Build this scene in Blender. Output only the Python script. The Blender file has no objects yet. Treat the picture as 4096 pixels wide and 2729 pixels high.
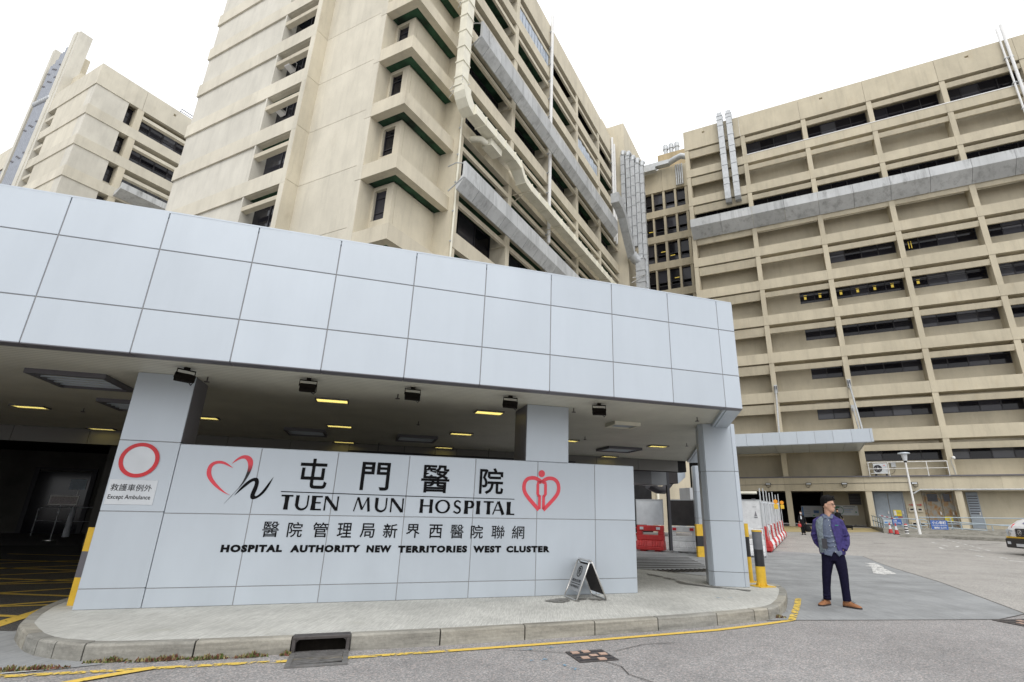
import bpy, bmesh, math, random
from mathutils import Vector, Matrix
random.seed(7)
PI = math.pi
SC = bpy.context.scene
COL = SC.collection

# ------------------------------------------------------------------ camera
CAM_H = 1.40
F_PX, CX, CY, W_PX, H_PX = 2072.5, 2181.9, 1340.2, 4096.0, 2729.0
PITCH, ROLL = math.radians(18.922), math.radians(1.090)
cam_d = bpy.data.cameras.new('camera')
cam = bpy.data.objects.new('camera', cam_d); COL.objects.link(cam)
cam_d.sensor_fit = 'HORIZONTAL'; cam_d.sensor_width = 36.0
cam_d.lens = F_PX / W_PX * 36.0
cam_d.shift_x = (W_PX / 2 - CX) / W_PX
cam_d.shift_y = (CY - H_PX / 2) / W_PX
cam_d.clip_start = 0.05; cam_d.clip_end = 3000
# camera axes: rows of the calibrated world-to-view rotation
cp, sp = math.cos(PITCH), math.sin(PITCH); c, s = math.cos(ROLL), math.sin(ROLL)
base = Matrix(((1, 0, 0), (0, sp, -cp), (0, cp, sp)))
Rv = Matrix(((c, -s, 0), (s, c, 0), (0, 0, 1))) @ base
right, down, fwd = Rv[0], Rv[1], Rv[2]
M = Matrix((right, -down, -fwd)).transposed().to_4x4()
M.translation = Vector((0, 0, CAM_H))
cam.matrix_world = M
SC.camera = cam

# ------------------------------------------------------------------ light
w = bpy.data.worlds.new('World'); SC.world = w; w.use_nodes = True
nt = w.node_tree; nt.nodes.clear()
sky = nt.nodes.new('ShaderNodeTexSky'); sky.sky_type = 'NISHITA'; sky.sun_disc = False
SUN_EL, SUN_AZ = math.radians(52), math.radians(178)
sky.sun_elevation = SUN_EL; sky.sun_rotation = SUN_AZ
sky.dust_density = 6; sky.air_density = 1.0; sky.ozone_density = 0.6
bw = nt.nodes.new('ShaderNodeRGBToBW')
mixc = nt.nodes.new('ShaderNodeMix'); mixc.data_type = 'RGBA'; mixc.inputs[0].default_value = 0.90
flat = (11.6, 11.75, 12.0, 1)
nt.links.new(sky.outputs[0], bw.inputs[0])
nt.links.new(sky.outputs[0], mixc.inputs[6]); mixc.inputs[7].default_value = flat
bg = nt.nodes.new('ShaderNodeBackground'); bg.inputs[1].default_value = 0.125
out = nt.nodes.new('ShaderNodeOutputWorld')
nt.links.new(mixc.outputs[2], bg.inputs[0]); nt.links.new(bg.outputs[0], out.inputs[0])
sun_d = bpy.data.lights.new('sun', 'SUN'); sun_d.energy = 1.1; sun_d.angle = math.radians(35)
sun_d.color = (1.0, 0.975, 0.93)
sun = bpy.data.objects.new('sun', sun_d); COL.objects.link(sun)
sv = Vector((math.sin(SUN_AZ) * math.cos(SUN_EL), math.cos(SUN_AZ) * math.cos(SUN_EL), math.sin(SUN_EL)))
sun.rotation_euler = sv.to_track_quat('Z', 'Y').to_euler(); sun.location = (0, 0, 60)
vs = SC.view_settings; vs.view_transform = 'Standard'; vs.look = 'None'; vs.gamma = 1; vs.use_curve_mapping = False
vs.exposure = 0.0
SC.render.engine = 'CYCLES'; SC.cycles.max_bounces = 6; SC.cycles.diffuse_bounces = 4
SC.cycles.use_adaptive_sampling = True; SC.cycles.use_denoising = True

# ------------------------------------------------------------------ frames
YX, YB = math.radians(18.085), math.radians(63.465)
YAW = {'S': YX, 'B': YB, 'W': 0.0}          # S: entrance canopy and sign, B: hospital blocks
def ax(fr):
    a = YAW[fr]
    return Vector((math.cos(a), math.sin(a), 0)), Vector((-math.sin(a), math.cos(a), 0))
def to_world(fr, p):
    e1, e2 = ax(fr); return e1 * p[0] + e2 * p[1] + Vector((0, 0, p[2]))
def gz_u(u): return min(max(0.0, (u - 22.0) * 0.015), 0.60)
def gz(fr, x, y):
    p = to_world(fr, (x, y, 0)); e1, _ = ax('B'); return gz_u(p.dot(e1))

# ------------------------------------------------------------------ materials
def newmat(name):
    m = bpy.data.materials.new(name); m.use_nodes = True
    n = m.node_tree; n.nodes.clear()
    o = n.nodes.new('ShaderNodeOutputMaterial'); b = n.nodes.new('ShaderNodeBsdfPrincipled')
    n.links.new(b.outputs[0], o.inputs[0])
    return m, n, b
def pos_node(n, scale):
    g = n.nodes.new('ShaderNodeNewGeometry'); mp = n.nodes.new('ShaderNodeMapping')
    mp.inputs['Scale'].default_value = scale
    n.links.new(g.outputs['Position'], mp.inputs[0]); return mp
def noise(n, vec, scale, detail=4, rough=0.6):
    t = n.nodes.new('ShaderNodeTexNoise'); t.inputs['Scale'].default_value = scale
    t.inputs['Detail'].default_value = detail; t.inputs['Roughness'].default_value = rough
    n.links.new(vec.outputs[0], t.inputs['Vector']); return t
def ramp(n, src, stops):
    r = n.nodes.new('ShaderNodeValToRGB'); e = r.color_ramp.elements
    e[0].position, e[0].color = stops[0][0], stops[0][1]; e[1].position, e[1].color = stops[-1][0], stops[-1][1]
    for p, cc in stops[1:-1]:
        k = e.new(p); k.color = cc
    n.links.new(src, r.inputs[0]); return r
def g4(v): return (v, v, v, 1)
def mixm(n, a, b, fac=1.0, mode='MULTIPLY'):
    m = n.nodes.new('ShaderNodeMix'); m.data_type = 'RGBA'; m.blend_type = mode
    if hasattr(fac, 'links') or hasattr(fac, 'is_linked'): n.links.new(fac, m.inputs[0])
    else: m.inputs[0].default_value = fac
    for k, v in ((6, a), (7, b)):
        if isinstance(v, tuple): m.inputs[k].default_value = v
        else: n.links.new(v, m.inputs[k])
    return m.outputs[2]
def bump(n, b, h, strength, dist=0.01):
    k = n.nodes.new('ShaderNodeBump'); k.inputs['Strength'].default_value = strength; k.inputs['Distance'].default_value = dist
    n.links.new(h, k.inputs['Height']); n.links.new(k.outputs[0], b.inputs['Normal'])
def plain(name, col, rough=0.6, metal=0.0, var=0.0, scale=3.0, bmp=0.0):
    m, n, b = newmat(name)
    b.inputs['Roughness'].default_value = rough; b.inputs['Metallic'].default_value = metal
    if var:
        p = pos_node(n, (1, 1, 1)); t = noise(n, p, scale, 6)
        r = ramp(n, t.outputs[0], [(0.3, g4(1 - var)), (0.7, g4(1 + var * 0.6))])
        n.links.new(mixm(n, (*col, 1), r.outputs[0]), b.inputs['Base Color'])
        if bmp: bump(n, b, t.outputs[0], bmp)
    else: b.inputs['Base Color'].default_value = (*col, 1)
    return m
def painted_concrete(name, col, streak=0.22, stain=(0.30, 0.27, 0.2), amount=0.35, piece=0.05):
    """render paint on concrete: broad mottling, vertical rain streaks, rust-brown runs, grain"""
    m, n, b = newmat(name)
    b.inputs['Roughness'].default_value = 0.85; b.inputs['Specular IOR Level'].default_value = 0.25
    p1 = pos_node(n, (1, 1, 0.6)); t1 = noise(n, p1, 0.55, 6, 0.62)
    r1 = ramp(n, t1.outputs[0], [(0.32, g4(0.88)), (0.68, g4(1.06))])
    p2 = pos_node(n, (1, 1, 0.09)); t2 = noise(n, p2, 1.7, 6, 0.7)
    r2 = ramp(n, t2.outputs[0], [(0.30, g4(1 - streak * .75)), (0.50, g4(1.0)), (0.8, g4(1.02))])
    p3 = pos_node(n, (1, 1, 0.35)); t3 = noise(n, p3, 1.1, 7, 0.7)
    r3 = ramp(n, t3.outputs[0], [(0.56, g4(0)), (0.74, g4(amount))])
    p4 = pos_node(n, (1, 1, 1)); t4 = noise(n, p4, 22, 3, 0.7)
    r4 = ramp(n, t4.outputs[0], [(0.3, g4(0.95)), (0.7, g4(1.04))])
    oi = n.nodes.new('ShaderNodeObjectInfo')
    r5 = ramp(n, oi.outputs['Random'], [(0, g4(1 - piece)), (1, g4(1 + piece))])
    cc = mixm(n, (*col, 1), r1.outputs[0]); cc = mixm(n, cc, r2.outputs[0]); cc = mixm(n, cc, r4.outputs[0]); cc = mixm(n, cc, r5.outputs[0])
    cc = mixm(n, cc, (*stain, 1), r3.outputs[0], 'MIX')
    n.links.new(cc, b.inputs['Base Color']); bump(n, b, t4.outputs[0], 0.25, 0.01)
    return m
def cladding(name, col, rough=0.36, metal=0.25):
    m, n, b = newmat(name)
    oi = n.nodes.new('ShaderNodeObjectInfo')
    r5 = ramp(n, oi.outputs['Random'], [(0, g4(0.955)), (1, g4(1.03))])
    p1 = pos_node(n, (1, 1, 0.5)); t1 = noise(n, p1, 1.3, 5)
    r1 = ramp(n, t1.outputs[0], [(0.3, g4(0.955)), (0.7, g4(1.02))])
    p2 = pos_node(n, (1, 1, 0.08)); t2 = noise(n, p2, 6, 4)
    r2 = ramp(n, t2.outputs[0], [(0.3, g4(0.982)), (0.6, g4(1.0))])
    cc = mixm(n, (*col, 1), r5.outputs[0]); cc = mixm(n, cc, r1.outputs[0]); cc = mixm(n, cc, r2.outputs[0])
    n.links.new(cc, b.inputs['Base Color'])
    rr = ramp(n, t1.outputs[0], [(0.3, g4(rough - 0.05)), (0.7, g4(rough + 0.08))])
    n.links.new(rr.outputs[0], b.inputs['Roughness']); b.inputs['Metallic'].default_value = metal
    bump(n, b, t1.outputs[0], 0.05, 0.02)
    return m
MAT = {}
MAT['beige'] = painted_concrete('painted concrete beige', (0.655, 0.60, 0.475), 0.16, (0.36, 0.30, 0.21), 0.30)
MAT['beige_pale'] = painted_concrete('painted concrete pale', (0.675, 0.635, 0.53), 0.14, (0.44, 0.39, 0.30), 0.28)
MAT['grey_pale'] = painted_concrete('painted concrete grey', (0.655, 0.63, 0.555), 0.12, (0.46, 0.43, 0.37), 0.25)
MAT['tan'] = painted_concrete('painted concrete tan', (0.555, 0.50, 0.38), 0.18, (0.44, 0.36, 0.235), 0.35)
MAT['tan_wall'] = painted_concrete('painted wall tan', (0.52, 0.47, 0.36), 0.10, (0.33, 0.28, 0.19), 0.25)
MAT['planter'] = painted_concrete('bare grey trough concrete', (0.53, 0.545, 0.55), 0.42, (0.17, 0.17, 0.165), 0.75, 0.10)
MAT['green_soffit'] = plain('shaded green soffit paint', (0.022, 0.075, 0.038), 0.8, 0, 0.85, 0.9)  # green paint, darkened to carry the shade under the slabs
MAT['clad'] = cladding('aluminium cladding', (0.500, 0.551, 0.604))
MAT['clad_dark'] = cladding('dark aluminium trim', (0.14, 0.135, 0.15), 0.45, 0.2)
MAT['joint'] = plain('cladding joint sealant', (0.27, 0.27, 0.275), 0.8)
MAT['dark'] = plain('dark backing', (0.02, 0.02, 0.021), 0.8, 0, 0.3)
MAT['frame'] = plain('dark bronze window frame', (0.035, 0.034, 0.042), 0.5, 0.1)
MAT['steel'] = plain('stainless steel', (0.55, 0.54, 0.52), 0.28, 0.9)
MAT['galv'] = plain('galvanised duct', (0.50, 0.52, 0.535), 0.5, 0.3, 0.16, 2.5)
MAT['duct_cream'] = plain('cream painted duct', (0.80, 0.775, 0.65), 0.55, 0, 0.12, 1.2)
MAT['white'] = plain('white paint', (0.78, 0.78, 0.77), 0.45, 0, 0.08, 4)
MAT['rail'] = plain('grey blue rail paint', (0.36, 0.43, 0.48), 0.45, 0.1, 0.1, 8)
MAT['red'] = plain('red plastic', (0.50, 0.035, 0.035), 0.45, 0, 0.2, 6)
MAT['white_pl'] = plain('white plastic', (0.72, 0.73, 0.74), 0.45, 0, 0.14, 6)
MAT['yellow'] = plain('yellow paint', (0.70, 0.44, 0.03), 0.45, 0, 0.16, 7)
MAT['black'] = plain('black paint', (0.018, 0.018, 0.02), 0.45, 0, 0.4, 7)
MAT['ink'] = plain('black lettering', (0.004, 0.004, 0.005), 0.6); MAT['ink'].node_tree.nodes['Principled BSDF'].inputs['Specular IOR Level'].default_value = 0.12
MAT['logo_red'] = plain('logo red', (0.72, 0.055, 0.08), 0.45)
MAT['sign_red'] = plain('traffic sign red', (0.60, 0.02, 0.03), 0.4)
MAT['plate'] = plain('sign plate', (0.60, 0.63, 0.66), 0.3, 0.2, 0.1, 3)
MAT['board'] = plain('hoarding board', (0.62, 0.65, 0.68), 0.6, 0, 0.12, 3)
MAT['board_dark'] = plain('dark mesh board', (0.045, 0.04, 0.04), 0.8, 0, 0.3, 3)
MAT['amber'] = plain('amber lens', (0.75, 0.30, 0.02), 0.25)
MAT['castiron'] = plain('cast iron', (0.10, 0.09, 0.088), 0.6, 0.5, 0.3, 12); MAT['worn_iron'] = plain('worn grating iron', (0.22, 0.215, 0.21), 0.5, 0.4, 0.35, 14)
MAT['near_black'] = plain('near black fill', (0.012, 0.01, 0.008), 0.9, 0, 0.4, 20)  # stands in for shade inside the drain; also colours the black floodlights
def mk_glass():
    m, n, b = newmat('tinted window glass')
    b.inputs['Base Color'].default_value = (0.012, 0.012, 0.018, 1); b.inputs['Roughness'].default_value = 0.08
    b.inputs['Specular IOR Level'].default_value = 0.35
    oi = n.nodes.new('ShaderNodeObjectInfo')
    r = ramp(n, oi.outputs['Random'], [(0, (0.008, 0.008, 0.012, 1)), (0.45, (0.016, 0.016, 0.022, 1)), (0.75, (0.05, 0.05, 0.062, 1)), (1, (0.12, 0.125, 0.145, 1))])  # random paler panes stand in for blinds and sky reflections
    n.links.new(r.outputs[0], b.inputs['Base Color'])
    return m
MAT['glass'] = mk_glass()
MAT['glass_blue'] = plain('pale blue glazing', (0.36, 0.42, 0.50), 0.2, 0, 0.3, 1.2)
def emit(name, col, s, base=(0.5, 0.4, 0.1)):
    m, n, b = newmat(name); b.inputs['Base Color'].default_value = (*base, 1)
    b.inputs['Emission Color'].default_value = (*col, 1); b.inputs['Emission Strength'].default_value = s; return m
MAT['lamp'] = emit('lit ceiling lamp', (1.0, 0.82, 0.22), 2.5)
MAT['lamp_win'] = emit('lit lamp seen in window', (1.0, 0.72, 0.10), 0.42)
def mk_ceiling():
    m, n, b = newmat('linear metal ceiling')
    tc = n.nodes.new('ShaderNodeTexCoord'); sx = n.nodes.new('ShaderNodeSeparateXYZ'); n.links.new(tc.outputs['Object'], sx.inputs[0])
    mt = n.nodes.new('ShaderNodeMath'); mt.operation = 'MULTIPLY'; mt.inputs[1].default_value = 10.0; n.links.new(sx.outputs[1], mt.inputs[0])
    fr = n.nodes.new('ShaderNodeMath'); fr.operation = 'FRACT'; n.links.new(mt.outputs[0], fr.inputs[0])
    r = ramp(n, fr.outputs[0], [(0.0, g4(0.45)), (0.10, g4(0.5)), (0.16, g4(1.0)), (1.0, g4(1.0))])
    p = pos_node(n, (1, 1, 1)); t = noise(n, p, 1.2, 4); r2 = ramp(n, t.outputs[0], [(0.3, g4(0.88)), (0.7, g4(1.05))])
    cc = mixm(n, (0.63, 0.615, 0.53, 1), r.outputs[0]); cc = mixm(n, cc, r2.outputs[0]); n.links.new(cc, b.inputs['Base Color'])
    b.inputs['Roughness'].default_value = 0.5; bump(n, b, r.outputs[0], 0.5, 0.01)
    return m
MAT['ceiling'] = mk_ceiling()
def mk_asphalt(name, dark, light, warm, sc=95):
    m, n, b = newmat(name); b.inputs['Roughness'].default_value = 0.9; b.inputs['Specular IOR Level'].default_value = 0.2
    p = pos_node(n, (1, 1, 1))
    v = n.nodes.new('ShaderNodeTexVoronoi'); v.inputs['Scale'].default_value = sc; n.links.new(p.outputs[0], v.inputs['Vector'])
    hs = n.nodes.new('ShaderNodeSeparateColor'); n.links.new(v.outputs['Color'], hs.inputs[0])
    r = ramp(n, hs.outputs[0], [(0.0, (*dark, 1)), (0.45, (*[(a + c_) / 2 for a, c_ in zip(dark, light)], 1)), (0.8, (*light, 1)), (0.93, (*warm, 1)), (1.0, (*[min(1, x * 1.35) for x in light], 1))])
    t = noise(n, p, 0.55, 8, 0.7); r2 = ramp(n, t.outputs[0], [(0.3, g4(0.78)), (0.5, g4(.97)), (0.7, g4(1.08))])
    p3 = pos_node(n, (1, 1, 1)); t3 = noise(n, p3, 4.5, 6, 0.7); r3 = ramp(n, t3.outputs[0], [(0.35, g4(0.93)), (0.65, g4(1.04))])
    cc = mixm(n, r.outputs[0], r2.outputs[0]); cc = mixm(n, cc, r3.outputs[0]); n.links.new(cc, b.inputs['Base Color'])
    bump(n, b, v.outputs['Distance'], 0.35, 0.004); return m
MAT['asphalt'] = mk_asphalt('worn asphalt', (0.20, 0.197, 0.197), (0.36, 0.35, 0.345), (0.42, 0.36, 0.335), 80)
MAT['asphalt_shaded'] = mk_asphalt('asphalt with painted shade', (0.06, 0.058, 0.056), (0.13, 0.125, 0.12), (0.15, 0.14, 0.12))  # darker asphalt copy, carries the shade under the canopy
def mk_concrete(name, col, ang, dirt=0.25, brush=0.10, fr=70):
    m, n, b = newmat(name); b.inputs['Roughness'].default_value = 0.85; b.inputs['Specular IOR Level'].default_value = 0.25
    g = n.nodes.new('ShaderNodeNewGeometry'); mp = n.nodes.new('ShaderNodeMapping'); mp.inputs['Rotation'].default_value = (0, 0, ang)
    mp.inputs['Scale'].default_value = (1, 0.05, 1); n.links.new(g.outputs['Position'], mp.inputs[0])
    # mapping rotates first, so the long axis of the brush marks lies across the pavement
    t = noise(n, mp, fr, 3, 0.6); r = ramp(n, t.outputs[0], [(0.3, g4(1 - brush)), (0.7, g4(1 + brush * 0.6))])
    p2 = pos_node(n, (1, 1, 1)); t2 = noise(n, p2, 0.9, 8, 0.65); r2 = ramp(n, t2.outputs[0], [(0.28, g4(1 - dirt)), (0.62, g4(1.04))])
    t3 = noise(n, p2, 30, 4, 0.7); r3 = ramp(n, t3.outputs[0], [(0.3, g4(0.93)), (0.7, g4(1.05))])
    t4 = noise(n, p2, 2.3, 5, 0.6); r4 = ramp(n, t4.outputs[0], [(0.62, g4(0)), (0.78, g4(0.35))])
    cc = mixm(n, (*col, 1), r.outputs[0]); cc = mixm(n, cc, r2.outputs[0]); cc = mixm(n, cc, r3.outputs[0])
    cc = mixm(n, cc, (*[x * 0.62 for x in col[:2]], col[2] * 0.5, 1), r4.outputs[0], 'MIX')
    n.links.new(cc, b.inputs['Base Color']); bump(n, b, t.outputs[0], 0.5, 0.006); return m
MAT['pavement'] = mk_concrete('brushed pavement concrete', (0.55, 0.55, 0.515), -YX + math.radians(25), 0.26, 0.26, 100)
def mk_kerb():
    m, n, b = newmat('grimy kerb concrete'); b.inputs['Roughness'].default_value = .9; b.inputs['Specular IOR Level'].default_value = .2
    g = n.nodes.new('ShaderNodeNewGeometry'); mp = n.nodes.new('ShaderNodeMapping'); mp.vector_type = 'POINT'; mp.inputs['Rotation'].default_value = (0, 0, -YX); n.links.new(g.outputs['Position'], mp.inputs[0])
    m2 = n.nodes.new('ShaderNodeMapping'); m2.inputs['Scale'].default_value = (.35, 1, 3.2); n.links.new(mp.outputs[0], m2.inputs[0])
    t = noise(n, m2, 3.0, 7, .7); r = ramp(n, t.outputs[0], [(.30, g4(.50)), (.46, g4(.80)), (.62, g4(1.05))])
    p = pos_node(n, (1, 1, 1)); t2 = noise(n, p, 26, 6, .75); r2 = ramp(n, t2.outputs[0], [(.3, g4(.80)), (.7, g4(1.10))])
    oi = n.nodes.new('ShaderNodeObjectInfo'); r3 = ramp(n, oi.outputs['Random'], [(0, (.86, .87, .88, 1)), (1, (1.06, 1.03, .97, 1))])
    cc = mixm(n, (.375, .365, .33, 1), r.outputs[0]); cc = mixm(n, cc, r2.outputs[0]); cc = mixm(n, cc, r3.outputs[0]); n.links.new(cc, b.inputs['Base Color']); bump(n, b, t2.outputs[0], .6, .008); return m
MAT['kerb'] = mk_kerb()
MAT['slab'] = mk_concrete('road slab concrete', (0.32, 0.33, 0.335), -YX + math.radians(-30), 0.32, 0.16, 60)
MAT['apron'] = mk_asphalt('light worn carriageway', (0.27, 0.262, 0.25), (0.43, 0.415, 0.39), (0.45, 0.41, 0.37), 60)
MAT['crack'] = plain('crack and joint dirt', (0.07, 0.065, 0.06), 0.9)
def mk_worn(name, col, cover=0.45, scale=9):
    """road paint with worn-through patches, cut out of a thin sheet"""
    m, n, b = newmat(name); b.inputs['Roughness'].default_value = 0.7
    b.inputs['Base Color'].default_value = (*col, 1)
    p = pos_node(n, (1, 1, 1)); t = noise(n, p, scale, 6, 0.7)
    r = ramp(n, t.outputs[0], [(cover - 0.02, g4(0)), (cover + 0.02, g4(1))]); n.links.new(r.outputs[0], b.inputs['Alpha'])
    t2 = noise(n, p, 40, 3); r2 = ramp(n, t2.outputs[0], [(0.3, g4(0.8)), (0.7, g4(1.05))])
    n.links.new(mixm(n, (*col, 1), r2.outputs[0]), b.inputs['Base Color']); return m
MAT['yline'] = mk_worn('worn yellow road paint', (0.80, 0.55, 0.10), 0.36, 9)
MAT['yline_worn'] = mk_worn('badly worn yellow road paint', (0.76, 0.54, 0.10), 0.47, 10)
MAT['wline'] = mk_worn('worn white road paint', (0.70, 0.70, 0.68), 0.44, 9)
MAT['blue_chalk'] = mk_worn('blue survey chalk', (0.16, 0.33, 0.48), 0.56, 16)
MAT['oil'] = mk_worn('dark tyre and oil stain', (0.20, 0.195, 0.18), 0.50, 3.0)

# ------------------------------------------------------------------ mesh builder
class MB:
    def __init__(s): s.v = []; s.f = []; s.m = []; s.sm = []
    def add(s, vs, fs, mi=0, smooth=False):
        o = len(s.v); s.v += [tuple(p) for p in vs]; s.f += [tuple(i + o for i in f) for f in fs]
        s.m += [mi] * len(fs); s.sm += [smooth] * len(fs); return s
    def box(s, x0, x1, y0, y1, z0, z1, mi=0):
        if x0 > x1: x0, x1 = x1, x0
        if y0 > y1: y0, y1 = y1, y0
        return s.add([(x0, y0, z0), (x1, y0, z0), (x1, y1, z0), (x0, y1, z0), (x0, y0, z1), (x1, y0, z1), (x1, y1, z1), (x0, y1, z1)],
                     [(0, 3, 2, 1), (4, 5, 6, 7), (0, 1, 5, 4), (1, 2, 6, 5), (2, 3, 7, 6), (3, 0, 4, 7)], mi)
    def prism(s, pts, z0, z1, mi=0, axis='z'):
        """extrude a 2-D outline (counter-clockwise) along an axis"""
        n = len(pts)
        def P(a, b, h): return (a, b, h) if axis == 'z' else ((a, h, b) if axis == 'y' else (h, a, b))
        vs = [P(a, b, z0) for a, b in pts] + [P(a, b, z1) for a, b in pts]
        fs = [tuple(range(n))[::-1], tuple(range(n, 2 * n))] + [(i, (i + 1) % n, n + (i + 1) % n, n + i) for i in range(n)]
        return s.add(vs, fs, mi)
    def tube(s, pts, r, n=8, mi=0, cap=True, closed=False):
        P = [Vector(p) for p in pts]; rings = []; k = len(P)
        rr = r if isinstance(r, (list, tuple)) else [r] * k
        up = Vector((0, 0, 1)); prev = None
        for i in range(k):
            if closed: t = (P[(i + 1) % k] - P[i - 1])
            else: t = (P[min(i + 1, k - 1)] - P[max(i - 1, 0)])
            t.normalize()
            a = prev if prev is not None else (up if abs(t.z) < 0.9 else Vector((1, 0, 0)))
            a = a - t * a.dot(t)
            if a.length < 1e-6: a = t.orthogonal()
            a.normalize(); b = t.cross(a); prev = a
            rings.append([P[i] + (a * math.cos(2 * PI * j / n) + b * math.sin(2 * PI * j / n)) * rr[i] for j in range(n)])
        vs = [p for rg in rings for p in rg]; fs = []
        m_ = k if closed else k - 1
        for i in range(m_):
            for j in range(n):
                a0, a1 = i * n + j, i * n + (j + 1) % n; b0, b1 = ((i + 1) % k) * n + j, ((i + 1) % k) * n + (j + 1) % n
                fs.append((a0, a1, b1, b0))
        s.add(vs, fs, mi, True)
        if cap and not closed:
            s.add(rings[0], [tuple(range(n))[::-1]], mi); s.add(rings[-1], [tuple(range(n))], mi)
        return s
    def cyl(s, x, y, z0, z1, r0, r1=None, n=16, mi=0):
        return s.tube([(x, y, z0), (x, y, z1)], [r0, r0 if r1 is None else r1], n, mi)
    def loft(s, rings, mi=0, cap=True, smooth=True):
        n = len(rings[0]); vs = [p for r in rings for p in r]; fs = []
        for i in range(len(rings) - 1):
            for j in range(n): fs.append((i * n + j, i * n + (j + 1) % n, (i + 1) * n + (j + 1) % n, (i + 1) * n + j))
        s.add(vs, fs, mi, smooth)
        if cap:
            s.add(rings[0], [tuple(range(n))[::-1]], mi, smooth); s.add(rings[-1], [tuple(range(n))], mi, smooth)
        return s
    def ball(s, c, r, seg=12, rg=8, mi=0):
        rx, ry, rz = r if isinstance(r, tuple) else (r, r, r)
        rings = []
        for i in range(1, rg):
            t = PI * i / rg
            rings.append([(c[0] + rx * math.sin(t) * math.cos(2 * PI * j / seg), c[1] + ry * math.sin(t) * math.sin(2 * PI * j / seg), c[2] - rz * math.cos(t)) for j in range(seg)])
        return s.loft(rings, mi)
    def stroke(s, pts, w, y0=0.0, th=0.006, mi=0):
        """flat ribbon lettering stroke in the x-z plane facing -y; w is one width or one per point"""
        n = len(pts); ww = w if isinstance(w, (list, tuple)) else [w] * n
        L, Rr = [], []
        for i in range(n):
            a = Vector(pts[max(i - 1, 0)]); b = Vector(pts[min(i + 1, n - 1)]); t = (b - a); t.normalize()
            nn = Vector((-t.y, t.x)) * ww[i] / 2; p = Vector(pts[i]); L.append(p + nn); Rr.append(p - nn)
        for i in range(n - 1):
            q = [Rr[i], Rr[i + 1], L[i + 1], L[i]]
            s.prism([(a.x, a.y) for a in q], y0 - th, y0, mi, 'y')
        return s
    def mesh(s, name, mats, off=(0, 0, 0), k=1.0):
        me = bpy.data.meshes.new(name)
        me.from_pydata([((a - off[0]) * k, (b - off[1]) * k, (c_ - off[2]) * k) for a, b, c_ in s.v], [], s.f)
        for m in mats: me.materials.append(m)
        me.polygons.foreach_set('material_index', s.m); me.polygons.foreach_set('use_smooth', s.sm)
        me.validate(); me.update(); return me

def mats_of(m):
    return [MAT[x] if isinstance(x, str) else x for x in (m if isinstance(m, (list, tuple)) else [m])]
def fixnormals(me):
    bm = bmesh.new(); bm.from_mesh(me); bmesh.ops.recalc_face_normals(bm, faces=bm.faces); bm.to_mesh(me); bm.free()
def bevel(o, wd, seg=1):
    b = o.modifiers.new('edge', 'BEVEL'); b.width = wd; b.segments = seg; b.limit_method = 'ANGLE'; b.angle_limit = 0.6

KS = 1.0
class Thing:
    """an Empty at the base of a thing; parts are meshes under it, in the thing's own frame"""
    def __init__(s, name, label, cat, fr, b=(0, 0, 0), group=None, rot=0.0, k=None):
        s.fr = fr; s.b = Vector(b); s.k = KS if k is None else k
        s.e = bpy.data.objects.new(name, None); COL.objects.link(s.e)
        # lengths of the far blocks are given at survey scale and multiplied by k about the survey point
        s.e.location = to_world(fr, (b[0] * s.k, b[1] * s.k, CAM_H + s.k * (b[2] - CAM_H))); s.e.rotation_euler = (0, 0, YAW[fr] + rot); s.e.empty_display_size = 0.3
        s.e['label'] = label; s.e['category'] = cat
        if group: s.e['group'] = group
    def part(s, name, mb, m, parent=None, label=None, bev=0, origin=None, stuff=False, fix=True):
        """origin: point (thing frame coordinates) used as the part's own origin"""
        og = Vector(origin) if origin is not None else s.b.copy()
        me = mb.mesh(name, mats_of(m), tuple(og), s.k)
        if fix: fixnormals(me)
        return s.inst(name, me, og, parent, label, bev, stuff)
    def inst(s, name, me, og, parent=None, label=None, bev=0, stuff=False):
        o = bpy.data.objects.new(name, me); COL.objects.link(o)
        og = Vector(og)
        if parent is None: o.parent = s.e; o.location = (og - s.b) * s.k
        else: o.parent = parent; o.location = (og - Vector(parent['og'])) * s.k
        o['og'] = list(og)
        if label: o['label'] = label
        if bev: bevel(o, bev)
        if stuff: o['kind'] = 'stuff'
        return o
def struct(name, mb, m, fr='W', kind='structure', fix=True):
    me = mb.mesh(name, mats_of(m))
    if fix: fixnormals(me)
    o = bpy.data.objects.new(name, me); COL.objects.link(o); o.rotation_euler = (0, 0, YAW[fr]); o['kind'] = kind
    return o
def solo(name, mb, m, label, cat, fr='S', group=None, bev=0, kind=None, base=None):
    b = base or (0, 0, 0)
    me = mb.mesh(name, mats_of(m), b); fixnormals(me)
    o = bpy.data.objects.new(name, me); COL.objects.link(o); o.location = to_world(fr, b); o.rotation_euler = (0, 0, YAW[fr])
    o['label'] = label; o['category'] = cat
    if group: o['group'] = group
    if bev: bevel(o, bev)
    if kind: o['kind'] = kind
    return o

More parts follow.
